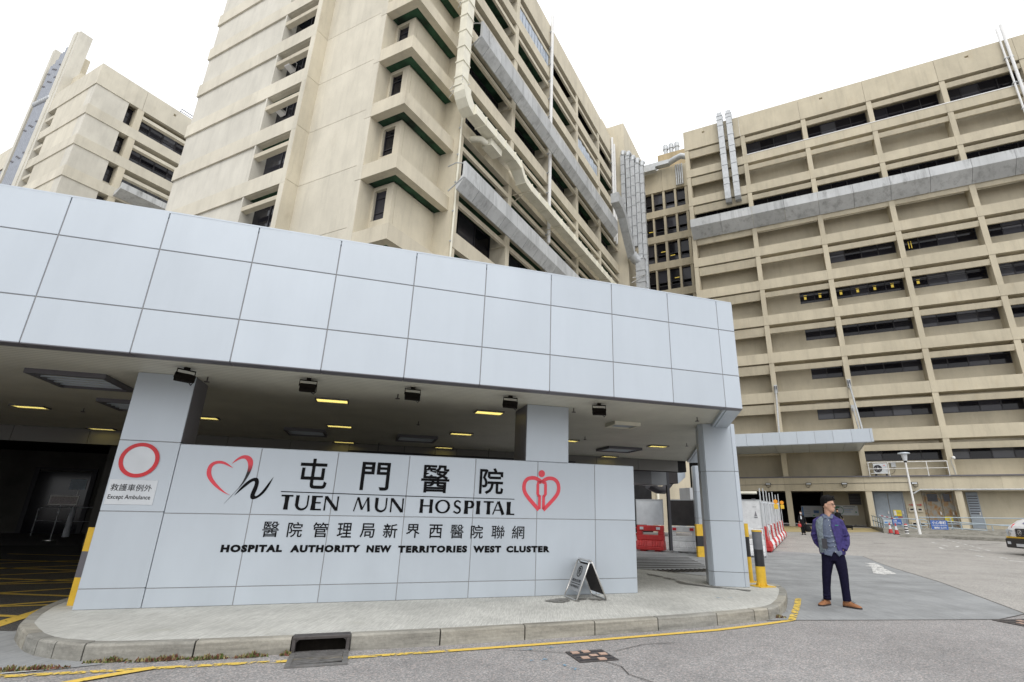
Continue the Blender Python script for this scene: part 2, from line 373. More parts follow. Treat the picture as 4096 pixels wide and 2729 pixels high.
def text_mb(body, x0, z0, x1, z1, y0=0.0, th=0.006, offset=0.0, shear=0.0, mi=0, fit=True, space=1.0):
    """lettering from the built-in font, scaled into the box x0..x1, z0..z1 on a wall facing -y"""
    cu = bpy.data.curves.new('lettering', 'FONT'); cu.body = body; cu.size = 1; cu.offset = offset; cu.shear = shear; cu.space_character = space
    cu.resolution_u = 3
    o = bpy.data.objects.new('lettering', cu); COL.objects.link(o)
    dg = bpy.context.evaluated_depsgraph_get(); dg.update()
    me = bpy.data.meshes.new_from_object(o.evaluated_get(dg))
    mb = MB()
    if len(me.vertices):
        xs = [v.co.x for v in me.vertices]; ys = [v.co.y for v in me.vertices]
        ax0, ax1, ay0, ay1 = min(xs), max(xs), min(ys), max(ys)
        sx = (x1 - x0) / max(1e-6, ax1 - ax0); sz = (z1 - z0) / max(1e-6, ay1 - ay0)
        if not fit: sx = sz
        vs = [(x0 + (v.co.x - ax0) * sx, y0 - th, z0 + (v.co.y - ay0) * sz) for v in me.vertices]
        mb.add(vs, [tuple(p.vertices) for p in me.polygons], mi)
    bpy.data.objects.remove(o); bpy.data.curves.remove(cu); bpy.data.meshes.remove(me)
    return mb
def merge(a, b):
    a.add(b.v, b.f); return a

# ================================================================== GROUND
def sheet(pts, z, fr, sub=None):
    """flat outline following the ground, split where the slope starts"""
    bm = bmesh.new(); e1, _ = ax('B')
    vs = [bm.verts.new(to_world(fr, (x, y, 0))) for x, y in pts]; bm.faces.new(vs)
    for u in (22.0, 62.0):
        bmesh.ops.bisect_plane(bm, geom=list(bm.verts) + list(bm.edges) + list(bm.faces), plane_co=e1 * u, plane_no=e1)
    for v in bm.verts: v.co.z = gz_u(v.co.dot(e1)) + z
    bmesh.ops.recalc_face_normals(bm, faces=bm.faces)
    for f in bm.faces:
        if f.normal.z < 0: f.normal_flip()
    return bm
def sheet_obj(name, pts_list, z, m, fr='S', kind='structure', parent=None, label=None):
    me = bpy.data.meshes.new(name); full = bmesh.new()
    for pts in pts_list:
        b = sheet(pts, z, fr); tmp = bpy.data.meshes.new('tmp'); b.to_mesh(tmp); full.from_mesh(tmp); b.free(); bpy.data.meshes.remove(tmp)
    full.to_mesh(me); full.free()
    for q in mats_of(m): me.materials.append(q)
    o = bpy.data.objects.new(name, me); COL.objects.link(o)
    if kind: o['kind'] = kind
    if parent: o.parent = parent
    if label: o['label'] = label
    return o
def ribbon(pts, wd):
    """outline pieces of a painted line of width wd along pts"""
    res = []
    L, Rr = [], []
    n = len(pts)
    for i in range(n):
        a = Vector(pts[max(i - 1, 0)]); b = Vector(pts[min(i + 1, n - 1)]); t = (b - a).normalized(); nn = Vector((-t.y, t.x)) * wd / 2
        L.append(Vector(pts[i]) + nn); Rr.append(Vector(pts[i]) - nn)
    for i in range(n - 1): res.append([tuple(Rr[i]), tuple(Rr[i + 1]), tuple(L[i + 1]), tuple(L[i])])
    return res

g = sheet_obj('ground', [[(-900, -900), (900, -900), (900, 900), (-900, 900)]], 0.0, 'asphalt', 'B')
sheet_obj('road_slab', [[(5.55, 6.92), (9.25, 6.15), (10.26, 6.40), (13.17, 9.84), (15.36, 12.84), (18.31, 16.55), (17.3, 18.0), (16.7, 19.1), (13.5, 21.5),
                         (9.0, 22.6), (3.5, 20.5), (6.3, 12.4), (6.9, 11.0), (7.4, 9.8), (6.5, 7.4)]], 0.004, 'slab', 'S')
sheet_obj('far_apron', [[(10.26, 6.40), (40, -6), (70, 20), (47, 46), (38, 48), (26, 38), (13.5, 21.5), (16.7, 19.1), (17.3, 18.0), (18.31, 16.55), (15.36, 12.84), (13.17, 9.84)]], 0.004, 'apron', 'S')
sheet_obj('drive_under_canopy', [[(-30, 7.4), (-3.75, 7.6), (-3.55, 9.1), (-3.0, 12.4), (6.3, 12.42), (3.5, 20.5), (4, 24), (-30, 24)]], 0.004, 'asphalt_shaded', 'S')
sheet_obj('left_concrete_strip', [[(-2.1, 6.50), (-2.5, 6.39), (-2.85, 6.345), (-7.0, 6.15), (-9, 8.2), (-4.1, 8.45), (-3.4, 8.2), (-2.9, 7.3)]], 0.006, 'slab', 'S')
sheet_obj('left_strip_edge', ribbon([(-2.55, 6.385), (-2.85, 6.345), (-7.0, 6.15)], 0.016), 0.011, 'wline', 'S')
# dirt joints between the slabs
J = ribbon([(5.62, 6.86), (9.25, 6.13)], 0.022) + ribbon([(10.26, 6.38), (13.17, 9.82), (15.36, 12.82), (18.31, 16.53)], 0.018) + ribbon([(9.25, 6.13), (10.26, 6.38)], 0.018) \
    + ribbon([(7.6, 11.3), (13.04, 9.84)], 0.015) + ribbon([(13.24, 16.0), (14.05, 15.91)], 0.04)
for a_, b_, w_ in (((17.96, 20.83), (18.65, 20.72), .05), ((24.17, 26.87), (24.43, 26.24), .07), ((23.14, 25.16), (23.34, 24.71), .06), ((25.58, 22.29), (26.28, 22.19), .06), ((30.89, 26.31), (32.12, 26.14), .09), ((25.73, 22.42), (26.08, 22.04), .06),
                   ((27.34, 23.93), (27.2, 23.7), .06), ((29.5, 17.5), (33.5, 20.0), .10), ((26.5, 15.9), (29.5, 17.2), .10), ((22.5, 12.6), (25.5, 14.4), .10), ((33.5, 24.3), (36, 23.0), .12), ((30.9, 20.6), (33, 20.9), .10)):
    J += ribbon([a_, b_], w_)
J += ribbon([(2.75, 5.8), (3.2, 6.0), (3.6, 5.98)], 0.010) + ribbon([(2.45, 5.5), (2.55, 5.25), (2.5, 5.0), (2.6, 4.7)], 0.012) + ribbon([(1.6, 6.14), (1.95, 6.0), (2.2, 5.85)], 0.010)
sheet_obj('road_joints', J, 0.008, 'crack', 'S')
random.seed(3)
ln = ribbon([(-2.75, 6.27), (-2.12, 6.25), (-1.07, 6.23), (-0.62, 6.21), (0.04, 6.20), (1.04, 6.23)], 0.085)
sheet_obj('kerb_line_worn', ln, 0.008, 'yline_worn', 'S')
sheet_obj('kerb_line', ribbon([(1.04, 6.23), (2.4, 6.29), (3.86, 6.41), (4.52, 6.47), (5.3, 6.62), (6.01, 6.79)], 0.085), 0.008, 'yline', 'S')
sheet_obj('kerb_line_corner', ribbon([(6.01, 6.79), (6.35, 7.12), (7.0, 7.75), (7.68, 8.45)], 0.10), 0.012, 'yline_worn', 'S')
sheet_obj('kerb_line_left', ribbon([(-1.62, 6.25), (-2.0, 6.02), (-2.6, 5.6)], 0.10) + ribbon([(-2.75, 6.27), (-3.4, 6.30)], 0.09), 0.012, 'yline', 'S')
# yellow box markings on the ambulance drive
Y = ribbon([(-4.0, 8.2), (-4.02, 8.98), (-4.0, 9.6), (-4.02, 10.5), (-4.0, 12.3)], 0.20)
for d in range(6):
    Y += ribbon([(-4.1, 9.3 + d * 1.7), (-9.5, 11.6 + d * 1.7)], 0.11)
    Y += ribbon([(-4.1, 10.6 + d * 1.7), (-9.5, 7.9 + d * 1.7)], 0.11)
Y += ribbon([(-4.1, 10.2), (-9.5, 10.0)], 0.09) + ribbon([(-4.1, 12.9), (-9.5, 12.7)], 0.09)
sheet_obj('drive_box_marking', Y, 0.009, 'yline', 'S')
sheet_obj('road_arrow', [[(13.25, 11.40), (13.85, 11.52), (15.15, 13.05), (14.95, 13.25), (13.30, 11.75)], [(15.0, 13.5), (15.05, 12.9), (15.5, 13.3), (16.3, 14.3), (16.0, 14.4), (15.5, 13.7)]], 0.010, 'wline', 'S')
WL = []
for i in range(8): WL += ribbon([(34.6 - i * 1.05, 25.15 - i * 1.03), (34.1 - i * 1.05, 24.65 - i * 1.03)], 0.13)
for (a_, b_) in (((29.96, 22.42), (29.2, 21.6)), ((28.2, 20.6), (27.59, 19.86)), ((25.59, 18.92), (25.72, 18.32)), ((28.5, 20.0), (27.5, 19.4)), ((23.64, 15.11), (23.2, 14.6)), ((22.41, 14.05), (22.3, 13.5)), ((23.4, 15.8), (22.9, 15.2)), ((26.4, 19.4), (25.5, 18.6)), ((21.2, 12.6), (20.7, 12.1)), ((26.6, 18.2), (26.0, 17.3))):
    WL += ribbon([a_, b_], 0.12)
sheet_obj('bay_lines', WL, 0.010, 'wline', 'S')
sheet_obj('apron_yellow_zone', [[(45.2, 2.3), (47.6, -2.0), (51.0, -4.5), (59.5, -4.6), (59.3, 4.5), (46, 4)]], 0.008, plain('faded yellow apron', (0.42, 0.34, 0.17), 0.85, 0, 0.25, 1.5), 'B')
sheet_obj('chalk_marks', ribbon([(5.2, 8.05), (5.45, 8.15), (5.6, 8.0), (5.8, 8.1)], 0.05) + ribbon([(5.55, 7.9), (5.9, 7.85)], 0.05), 0.156, 'blue_chalk', 'S')
sheet_obj('chalk_marks_road', ribbon([(1.7, 6.05), (1.95, 6.1), (2.3, 6.12)], 0.05) + ribbon([(1.75, 5.65), (1.85, 5.6), (2.0, 5.75)], 0.045) + ribbon([(2.0, 5.5), (2.1, 5.2)], 0.05), 0.010, 'blue_chalk', 'S')
sheet_obj('pavement_stain', [[(3.0, 8.35), (3.6, 8.2), (3.75, 8.0), (3.2, 7.85), (2.6, 8.1)]] + ribbon([(6.1, 11.6), (6.2, 10.4), (6.05, 9.6), (6.4, 8.9), (6.7, 8.5)], 0.16), 0.157, 'oil', 'S')

# ------------------------------------------------------------------ pavement island with its kerb stones
outer = [(-3.9, 12.3), (-3.80, 9.5), (-3.74, 9.0), (-3.60, 8.4), (-3.42, 7.85), (-3.22, 7.5), (-3.03, 7.2), (-2.84, 6.98), (-2.62, 6.80), (-2.34, 6.65), (-2.06, 6.59),
         (-1.40, 6.53), (-0.52, 6.50), (0.04, 6.49), (0.95, 6.49), (2.4, 6.54), (4.02, 6.63), (4.8, 6.74), (5.48, 6.85), (5.80, 6.93), (6.11, 7.12), (6.6, 7.55), (7.08, 8.05),
         (7.51, 8.52), (7.80, 8.98), (7.93, 9.5), (7.75, 10.1), (7.3, 10.8), (6.6, 12.3)]
def inset(poly, d):
    n = len(poly); r = []
    for i in range(n):
        a = Vector(poly[max(i - 1, 0)]); b = Vector(poly[min(i + 1, n - 1)]); t = (b - a).normalized(); r.append(tuple(Vector(poly[i]) + Vector((-t.y, t.x)) * d))
    return r
inner = inset(outer, 0.125)
pm = MB(); pm.prism(inner, 0.0, 0.147)
pave = struct('pavement', pm, 'pavement', 'S')
# lengths along the kerb, cut into stones about 0.95 m long
def along(poly):
    d = [0.0]
    for a, b in zip(poly, poly[1:]): d.append(d[-1] + (Vector(b) - Vector(a)).length)
    return d
dd = along(outer)
def at(poly, t):
    for i in range(len(dd) - 1):
        if dd[i + 1] >= t:
            k = (t - dd[i]) / (dd[i + 1] - dd[i]); return Vector(poly[i]).lerp(Vector(poly[i + 1]), k)
    return Vector(poly[-1])
def t_of(x):   # arc length where the front kerb passes x
    for i in range(8, len(outer) - 1):
        if outer[i][0] <= x <= outer[i + 1][0]:
            return dd[i] + (x - outer[i][0]) / (outer[i + 1][0] - outer[i][0]) * (dd[i + 1] - dd[i])
    return 0
cuts = [0.0]
marks = [t_of(-2.34) - 1.62, t_of(-2.34) - 1.3, t_of(-2.34) - 0.98, t_of(-2.34) - 0.62, t_of(-2.34) - 0.34, t_of(-2.34), t_of(-1.40), t_of(-0.53)]
a0 = marks[0]
cuts = [0.0, a0 * 0.3, a0 * 0.62] + marks
tail = [t_of(0.035), t_of(0.97), t_of(1.95), t_of(2.85), t_of(3.75), t_of(4.72), t_of(5.42), t_of(5.72)]
end = t_of(5.72); L_all = dd[-1]
tail += [end + 0.42, end + 0.95, end + 1.55, end + 2.2, end + 2.9, end + 3.8, end + 4.7, L_all]
def stone(t0, t1):
    n = max(2, int((t1 - t0) / 0.12)); g_ = 0.008
    O = [at(outer, t0 + g_ + (t1 - t0 - 2 * g_) * i / n) for i in range(n + 1)]; I = [at(inner, t0 + g_ + (t1 - t0 - 2 * g_) * i / n) for i in range(n + 1)]
    hh = 0.150 + random.uniform(-0.002, 0.003); mb = MB(); rings = []
    for o_, i_ in zip(O, I):
        dirn = (i_ - o_).normalized()
        rings.append([(o_.x, o_.y, -0.05), (o_.x + dirn.x * .004, o_.y + dirn.y * .004, hh - 0.02), (o_.x + dirn.x * 0.018, o_.y + dirn.y * 0.018, hh), (i_.x, i_.y, hh), (i_.x, i_.y, -0.05)])
    return mb.loft(rings, 0, True, False)
for i, (a, b) in enumerate(list(zip(cuts, cuts[1:])) + list(zip(tail, tail[1:]))):
    me = stone(a, b).mesh('kerb_stone', mats_of('kerb')); fixnormals(me)
    o = bpy.data.objects.new('kerb_stone', me); COL.objects.link(o); o.parent = pave
# gully inlet in the kerb and its road grating
t = Thing('kerb_drain', 'black cast iron gully with open kerb mouth and slanted road grating', 'drain', 'S', (-0.245, 6.5, 0))
m_ = MB(); m_.box(-0.525, 0.03, 6.47, 6.62, 0.128, 0.156); m_.box(-0.525, -0.49, 6.47, 6.62, 0, 0.128); m_.box(-0.005, 0.03, 6.47, 6.62, 0, 0.128)
m_.prism([(-0.49, 0.128), (-0.49, 0.095), (-0.478, 0.113), (-0.455, 0.128)], 6.475, 6.5, 0, 'y'); m_.prism([(-0.005, 0.128), (-0.04, 0.128), (-0.017, 0.113), (-0.005, 0.095)], 6.475, 6.5, 0, 'y')
t.part('frame', m_, 'castiron', bev=0.004)
m_ = MB(); m_.box(-0.50, 0.0, 6.60, 6.63, -0.01, 0.13); t.part('mouth', m_, 'near_black')
m_ = MB(); m_.box(-0.50, 0.01, 5.99, 6.46, 0.002, 0.006); t.part('pit', m_, 'near_black')  # black sheet stands in for the shaded drop below the bars
m_ = MB(); m_.box(-0.52, -0.47, 5.96, 6.47, 0.003, 0.018); m_.box(-0.02, 0.03, 5.96, 6.47, 0.003, 0.018); m_.box(-0.47, -0.02, 5.96, 6.0, 0.003, 0.018); m_.box(-0.47, -0.02, 6.43, 6.47, 0.003, 0.018)
t.part('grate_frame', m_, 'worn_iron')
bar = MB(); bar.prism([(-0.222, -0.045), (0.222, 0.020), (0.222, 0.048), (-0.222, -0.017)], 0.008, 0.020); bme = None
for i in range(6):
    yy = 6.06 + i * 0.064
    if bme is None: p = t.part('grate_bar', bar_shift := MB().add([(a - 0.245, b + yy, z) for a, b, z in bar.v], bar.f), 'worn_iron', origin=(-0.245, yy, 0)); bme = p.data
    else: t.inst('grate_bar', bme, (-0.245, yy, 0))
# manholes in the road
def manhole(x, y, a, sx_, sy_, label, patches):
    t = Thing('manhole_cover', label, 'manhole cover', 'S', (x, y, 0), rot=a)
    t.fr = 'S'
    m_ = MB(); m_.box(x - sx_, x + sx_, y - sy_, y + sy_, 0.001, 0.010); t.part('cover', m_, 'castiron')
    m_ = MB()
    for i in range(4): m_.box(x - sx_ * 0.9, x + sx_ * 0.9, y - sy_ + sy_ * 0.45 * i + 0.05, y - sy_ + sy_ * 0.45 * i + 0.065, 0.010, 0.015)
    t.part('rib', m_, 'steel' if False else 'frame', stuff=True)
    for dx, dy in patches:
        m_ = MB(); m_.box(x + dx - 0.04, x + dx + 0.04, y + dy - 0.035, y + dy + 0.035, 0.010, 0.018)
        t.part('mortar_patch', m_, plain('salmon mortar', (0.46, 0.32, 0.25), 0.8))
manhole(2.42, 5.68, 0.0, 0.21, 0.21, 'square manhole cover with salmon mortar patches in front of the kerb', [(-0.13, 0.13), (0.02, -0.02), (0.14, 0.02), (-0.1, -0.08), (0.05, -0.16), (0.0, 0.15)])
manhole(9.35, 5.85, -0.1, 0.30, 0.24, 'dark manhole cover at the right edge beyond the concrete seam', [(0.05, 0.1), (-0.15, -0.05)])
# weeds along the kerb foot
def weeds(name, spans, label, n_per, hmax):
    mb = MB(); rnd = random.Random(5)
    for (x0, x1, y0) in spans:
        for _ in range(int((x1 - x0) * n_per)):
            x = rnd.uniform(x0, x1); e_ = math.sin((x - x0) / (x1 - x0) * PI) * (0.45 + 0.55 * abs(math.sin(x * 13.0) * math.cos(x * 31.0 + 1)))
            if rnd.random() > e_ + .06: continue
            y = y0 + .015 + rnd.gauss(0, 0.014); h = rnd.uniform(0.006, hmax) * (.3 + e_)
            a = rnd.uniform(0, 2 * PI); l = rnd.uniform(0.006, 0.016); dx, dy = math.cos(a) * l, math.sin(a) * l
            mb.add([(x - dx, y - dy, h * 0.3), (x + dx, y + dy, h * 0.3), (x + dx * .3 + dy, y + dy * .3 - dx, h + 0.01), (x - dx * .5 + dy * .4, y - dy * .5, h)], [(0, 1, 2, 3)], rnd.choice([0, 1, 1, 2, 2]))
    me = mb.mesh(name, [MAT['weed'], MAT['weed_red'], MAT['weed_dry']]); o = bpy.data.objects.new(name, me); COL.objects.link(o)
    o.rotation_euler = (0, 0, YX); o['label'] = label; o['category'] = 'weeds'; o['kind'] = 'stuff'
MAT['weed'] = plain('weed green', (0.10, 0.15, 0.03), 0.8, 0, 0.3, 20); MAT['weed_red'] = plain('weed red', (0.18, 0.07, 0.045), 0.8, 0, 0.3, 20); MAT['weed_dry'] = plain('weed straw', (0.30, 0.26, 0.12), 0.8, 0, 0.3, 20)
weeds('kerb_weeds', [(-2.3, -1.9, 6.56), (-1.95, -1.35, 6.50), (-1.4, -1.05, 6.45), (-1.05, -0.72, 6.44), (-0.62, -0.5, 6.43), (-3.0, -2.3, 6.42), (5.9, 6.1, 6.98)], 'low weeds and moss growing along the foot of the kerb', 900, 0.045)

# ================================================================== ENTRANCE CANOPY (frame S)
END_A = math.radians(60)                        # direction of the canopy's right-hand end edge
ec, es = math.cos(END_A), math.sin(END_A)
def endx(y): return 5.88 + (y - 7.2) / math.tan(END_A)
t = Thing('entrance_canopy', 'long light grey aluminium clad canopy with deep fascia over the hospital sign', 'canopy', 'S', (0, 8, 0))
canopy = t
rows = [3.115, 3.685, 4.50, 5.05]
xs = [-3.93 - 1.0605 * k for k in range(6, 0, -1)] + [-3.93 + 1.0605 * k for k in range(9)] + [5.55, 5.885]
core = MB(); core.prism([(-9.9, 7.209), (5.86, 7.209), (10.75, 15.7), (10.75, 16.2), (-9.9, 16.2)], 3.30, 4.95); core.box(-9.9, 5.86, 7.209, 7.30, 3.135, 3.30)
t.part('core', core, 'joint')
m_ = MB(); m_.prism([(-9.95, 7.225), (5.88, 7.225), (11.0, 16.1), (10.9, 16.4), (-9.95, 16.4)], 4.99, 5.03); t.part('roof_deck', m_, 'clad')
m_ = MB(); m_.box(-9.95, 5.87, 7.20, 7.235, 5.035, 5.062); t.part('coping', m_, 'clad')
G = 0.006
cache = {}
for i in range(len(xs) - 1):
    for j in range(3):
        key = (round(xs[i + 1] - xs[i], 3), j)
        og = (xs[i], 7.2, rows[j])
        if key not in cache:
            m_ = MB().box(xs[i] + G, xs[i + 1] - G, 7.2, 7.23, rows[j] + G, rows[j + 1] - G)
            cache[key] = t.part('fascia_panel', m_, 'clad', origin=og, bev=0.004).data
        else: t.inst('fascia_panel', cache[key], og, bev=0.004)
# panels on the end face and its underside return
L_end = 8.6
for i in range(8):
    a0, a1 = i * L_end / 8 + 0.02, (i + 1) * L_end / 8
    for j in range(3):
        q = lambda a, o: (5.885 + ec * a + es * o, 7.2 + es * a - ec * o)
        m_ = MB().prism([q(a0 + G, 0), q(a1 - G, 0), q(a1 - G, -0.03), q(a0 + G, -0.03)], rows[j] + G, rows[j + 1] - G)
        t.part('end_panel', m_, 'clad', bev=0.004)
# underside edge strip with joints, then the ceiling behind it
for i in range(len(xs) - 1):
    m_ = MB().box(xs[i] + 0.004, xs[i + 1] - 0.004, 7.205, 7.40, 3.112, 3.128) if i < len(xs) - 2 else MB().prism([(xs[i] + .004, 7.205), (5.88, 7.205), (5.96, 7.345), (5.70, 7.40), (xs[i] + .004, 7.40)], 3.112, 3.128)
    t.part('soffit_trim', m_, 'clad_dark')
m_ = MB().prism([(5.965, 7.352), (10.75, 15.64), (10.45, 15.8), (5.71, 7.405)], 3.112, 3.128); t.part('soffit_trim', m_, 'clad')
m_ = MB().prism([(5.71, 7.405), (10.45, 15.8), (10.44, 15.9), (5.66, 7.405)], 3.128, 3.20); t.part('soffit_upstand', m_, 'clad')
ceil = MB().prism([(-9.9, 7.40), (5.70, 7.40), (10.45, 15.75), (10.7, 16.2), (-9.9, 16.2)], 3.20, 3.29)
t.part('ceiling', ceil, 'ceiling', origin=(0, 0, 0))
m_ = MB().box(-9.9, 5.7, 7.395, 7.405, 3.125, 3.21); t.part('soffit_upstand', m_, 'clad_dark')
# downstand beam at the back, made of panels
xb = [-9.9 + 1.55 * k for k in range(14)]
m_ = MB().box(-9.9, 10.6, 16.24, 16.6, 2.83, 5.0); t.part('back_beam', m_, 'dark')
for a, b in zip(xb, xb[1:]):
    m_ = MB().box(a + G, min(b, 10.6) - G, 16.2, 16.24, 2.83, 3.195); t.part('beam_panel', m_, plain('brown grey beam panel', (0.17, 0.165, 0.155), 0.6) if 'bp' not in MAT else MAT['bp']); MAT.setdefault('bp', bpy.data.materials.get('brown grey beam panel'))
# joints of the ceiling trim shown as hairlines, pipes under the beam
t2 = Thing('ceiling_pipe', 'thin dark service pipe running under the ceiling at the back beam', 'pipe', 'S', (3, 15.6, 2.9))
m_ = MB().tube([(-0.6, 15.7, 2.93), (1.2, 15.7, 2.93), (6.2, 15.7, 2.93)], 0.025, 8); t2.part('pipe', m_, 'frame')
for x in (0.2, 1.8, 3.4, 5.0): t2.part('hanger', MB().cyl(x, 15.7, 2.93, 3.2, 0.010, n=6), 'frame')

# lamps: recessed fluorescent troughs on a regular grid
PLACES_X = {-6.45: 'far left bay', -3.45: 'bay behind the left pillar', -0.74: 'second bay', 2.06: 'third bay', 4.85: 'fourth bay', 7.5: 'right hand bay'}
ROWS_Y = {9.68: 'front row', 12.8: 'middle row', 15.92: 'back row'}
lit = {(-6.45, 12.8), (-6.45, 15.92), (-3.45, 12.8), (-0.74, 9.68), (-0.74, 12.8), (-0.74, 15.92), (2.06, 9.68), (2.06, 12.8), (2.06, 15.92), (4.85, 12.8), (7.5, 12.8), (7.5, 15.92)}
lm = fm = gm = None
for (x, y) in sorted(lit):
    q = Thing('ceiling_light', 'lit yellow recessed ceiling light, %s, %s under the canopy' % (ROWS_Y[y], PLACES_X[x]), 'ceiling light', 'S', (x, y, 3.2), group='recessed lights in the canopy ceiling')
    if lm is None:
        m_ = MB(); m_.box(x - .27, x + .27, y - .155, y - .135, 3.17, 3.199); m_.box(x - .27, x + .27, y + .135, y + .155, 3.17, 3.199); m_.box(x - .27, x - .25, y - .135, y + .135, 3.17, 3.199); m_.box(x + .25, x + .27, y - .135, y + .135, 3.17, 3.199)
        fm = q.part('frame', m_, 'clad_dark').data
        lm = q.part('diffuser', MB().box(x - .245, x + .245, y - .13, y + .13, 3.178, 3.197), 'lamp').data
        m_ = MB()
        for k in range(3): m_.box(x - .245, x + .245, y - .075 + k * .075 - .003, y - .075 + k * .075 + .003, 3.171, 3.177)
        gm = q.part('louvre', m_, 'clad_dark').data
    else:
        q.inst('frame', fm, (x, y, 3.2)); q.inst('diffuser', lm, (x, y, 3.2)); q.inst('louvre', gm, (x, y, 3.2))
# hatches / air grilles hanging a little below the ceiling
def hatch(x0, x1, y0, y1, label, fm_='clad_dark'):
    q = Thing('ceiling_grille', label, 'air grille', 'S', ((x0 + x1) / 2, (y0 + y1) / 2, 3.2), group='air grilles in the canopy ceiling')
    m_ = MB(); f_ = 0.05
    m_.box(x0, x1, y0, y0 + f_, 3.13, 3.199); m_.box(x0, x1, y1 - f_, y1, 3.13, 3.199); m_.box(x0, x0 + f_, y0 + f_, y1 - f_, 3.13, 3.199); m_.box(x1 - f_, x1, y0 + f_, y1 - f_, 3.13, 3.199)
    q.part('frame', m_, fm_); q.part('opening', MB().box(x0 + f_, x1 - f_, y0 + f_, y1 - f_, 3.19, 3.197), 'ceiling')
    n = 5
    for k in range(n):
        yy = y0 + f_ + (y1 - y0 - 2 * f_) * (k + 0.5) / n
        q.part('slat', MB().box(x0 + f_, x1 - f_, yy - 0.012, yy + 0.012, 3.15, 3.175), 'clad')
hatch(-4.76, -3.80, 9.02, 10.03, 'large square ceiling grille left of the left pillar')
hatch(-4.76, -3.80, 11.2, 12.2, 'dark ceiling grille behind the left pillar')
hatch(-2.0, -1.1, 13.6, 14.6, 'long grille in the dim ceiling behind the letters at the left')
hatch(0.6, 1.6, 13.6, 14.6, 'long grille in the dim ceiling above the middle of the sign')
hatch(6.3, 7.35, 13.4, 14.3, 'ceiling grille near the right end of the canopy, farther back')
hatch(4.66, 5.25, 9.6, 10.08, 'small slatted grille in the ceiling behind the rightmost floodlight', 'duct_cream')
# floodlights under the canopy edge
sp = None
SPX = [(-2.53, 'above the left pillar, turned aside', 0.7), (-0.98, 'second from the left', 0.05), (0.51, 'in the middle of the five', 0.05), (2.07, 'second from the right', 0.05), (3.65, 'rightmost, above the plain panel', -0.25)]
for k, (x, lab, rz) in enumerate(SPX):
    q = Thing('floodlight', 'small black floodlight hung under the canopy, ' + lab, 'floodlight', 'S', (x, 8.12, 3.2), group='black floodlights under the canopy edge', rot=rz)
    if sp is None:
        b0 = Vector((x, 8.12, 3.2))
        def o_(mb): return mb.add([], [])
        m1 = MB(); m1.box(x - .03, x + .03, 8.09, 8.15, 3.17, 3.2); m1.tube([(x, 8.12, 3.18), (x, 8.12, 3.16)], 0.012, 6)
        m1.tube([(x - .115, 8.12, 3.08), (x - .115, 8.12, 3.165), (x + .115, 8.12, 3.165), (x + .115, 8.12, 3.08)], 0.010, 6)
        m2 = MB()
        m2.prism([(8.04, 3.09), (8.19, 3.135), (8.22, 3.06), (8.17, 3.005), (8.06, 2.995)][::-1], x - .105, x + .105, 0, 'x')
        m3 = MB()
        for j in range(5): m3.box(x - .085 + j * .04, x - .078 + j * .04, 8.20, 8.24, 3.03, 3.11)
        m3.box(x - 0.1, x + .1, 8.19, 8.205, 3.01, 3.12)
        m4 = MB().box(x - .075, x + .075, 8.03, 8.06, 2.998, 3.02); m4b = MB().tube([(x + .05, 8.1, 3.0), (x + .09, 8.12, 2.97), (x + .12, 8.14, 3.01), (x + .115, 8.14, 3.1)], 0.007, 6)
        sp = [(n_, q.part(n_, mm, mt, bev=bv).data) for n_, mm, mt, bv in (('bracket', m1, 'near_black', 0), ('housing', m2, 'near_black', 0.008), ('fin', m3, 'near_black', 0), ('lens', m4, 'near_black', 0), ('cable', m4b, 'black', 0))]
    else:
        for n_, me in sp: q.inst(n_, me, (x, 8.12, 3.2))
for k, (x, y, lab) in enumerate([(-2.40, 8.62, 'beside the left pillar'), (0.32, 8.73, 'left of the middle floodlight'), (3.40, 8.68, 'left of the rightmost floodlight'), (5.92, 8.58, 'next to the right column'), (-5.5, 12.6, 'in the dark left bay'), (0.9, 11.4, 'deeper in, above the middle of the sign'), (5.0, 12.0, 'beyond the small slatted grille'), (7.9, 12.0, 'near the right edge of the ceiling')]):
    q = Thing('sprinkler', 'small ceiling sprinkler head ' + lab, 'sprinkler', 'S', (x, y, 3.2), group='sprinkler heads')
    q.part('stem', MB().cyl(x, y, 3.13, 3.2, 0.010, n=6), 'castiron'); q.part('deflector', MB().cyl(x, y, 3.12, 3.13, 0.038, n=10), 'castiron')

# ------------------------------------------------------------------ sign wall and pillars
YS = 8.655
def panelled(t, x0, x1, y, zs, name='panel', th=0.02, mat='clad', xs_=None):
    X = xs_ or [x0, x1]; g_ = 0.005
    for a, b in zip(X, X[1:]):
        for c0, c1 in zip(zs, zs[1:]):
            t.part(name, MB().box(a + g_, b - g_, y, y + th, c0 + g_, c1 - g_), mat, bev=0.003)
t = Thing('left_pillar', 'square grey clad pillar at the left end of the sign wall, reaching the ceiling', 'pillar', 'S', (-2.92, 8.95, 0.147))
t.e.name = 'clad_pillar'
t.part('core', MB().box(-3.27, -2.57, YS + .007, 9.28, 0.147, 3.20), 'joint')
panelled(t, -3.28, -2.55, YS, [0.147, 0.385, 1.315, 2.24, 3.20])
for c0, c1 in zip([0.147, 0.385, 1.315, 2.24], [0.385, 1.315, 2.24, 3.20]):
    t.part('panel', MB().box(-3.285, -3.27, YS + .022, 9.285, c0 + .005, c1 - .005), 'clad', bev=0.003)
    t.part('panel', MB().box(-2.57, -2.55, YS + .022, 9.285, c0 + .005, c1 - .005), 'clad_dark' if c0 > 2 else 'clad', label='pillar side panel, shade painted on above the sign wall', bev=0.003)  # upper panel takes the dark cladding to paint in its shade
t.part('panel', MB().box(-3.27, -2.57, 9.28, 9.30, 0.15, 3.195), 'clad', bev=0.003)
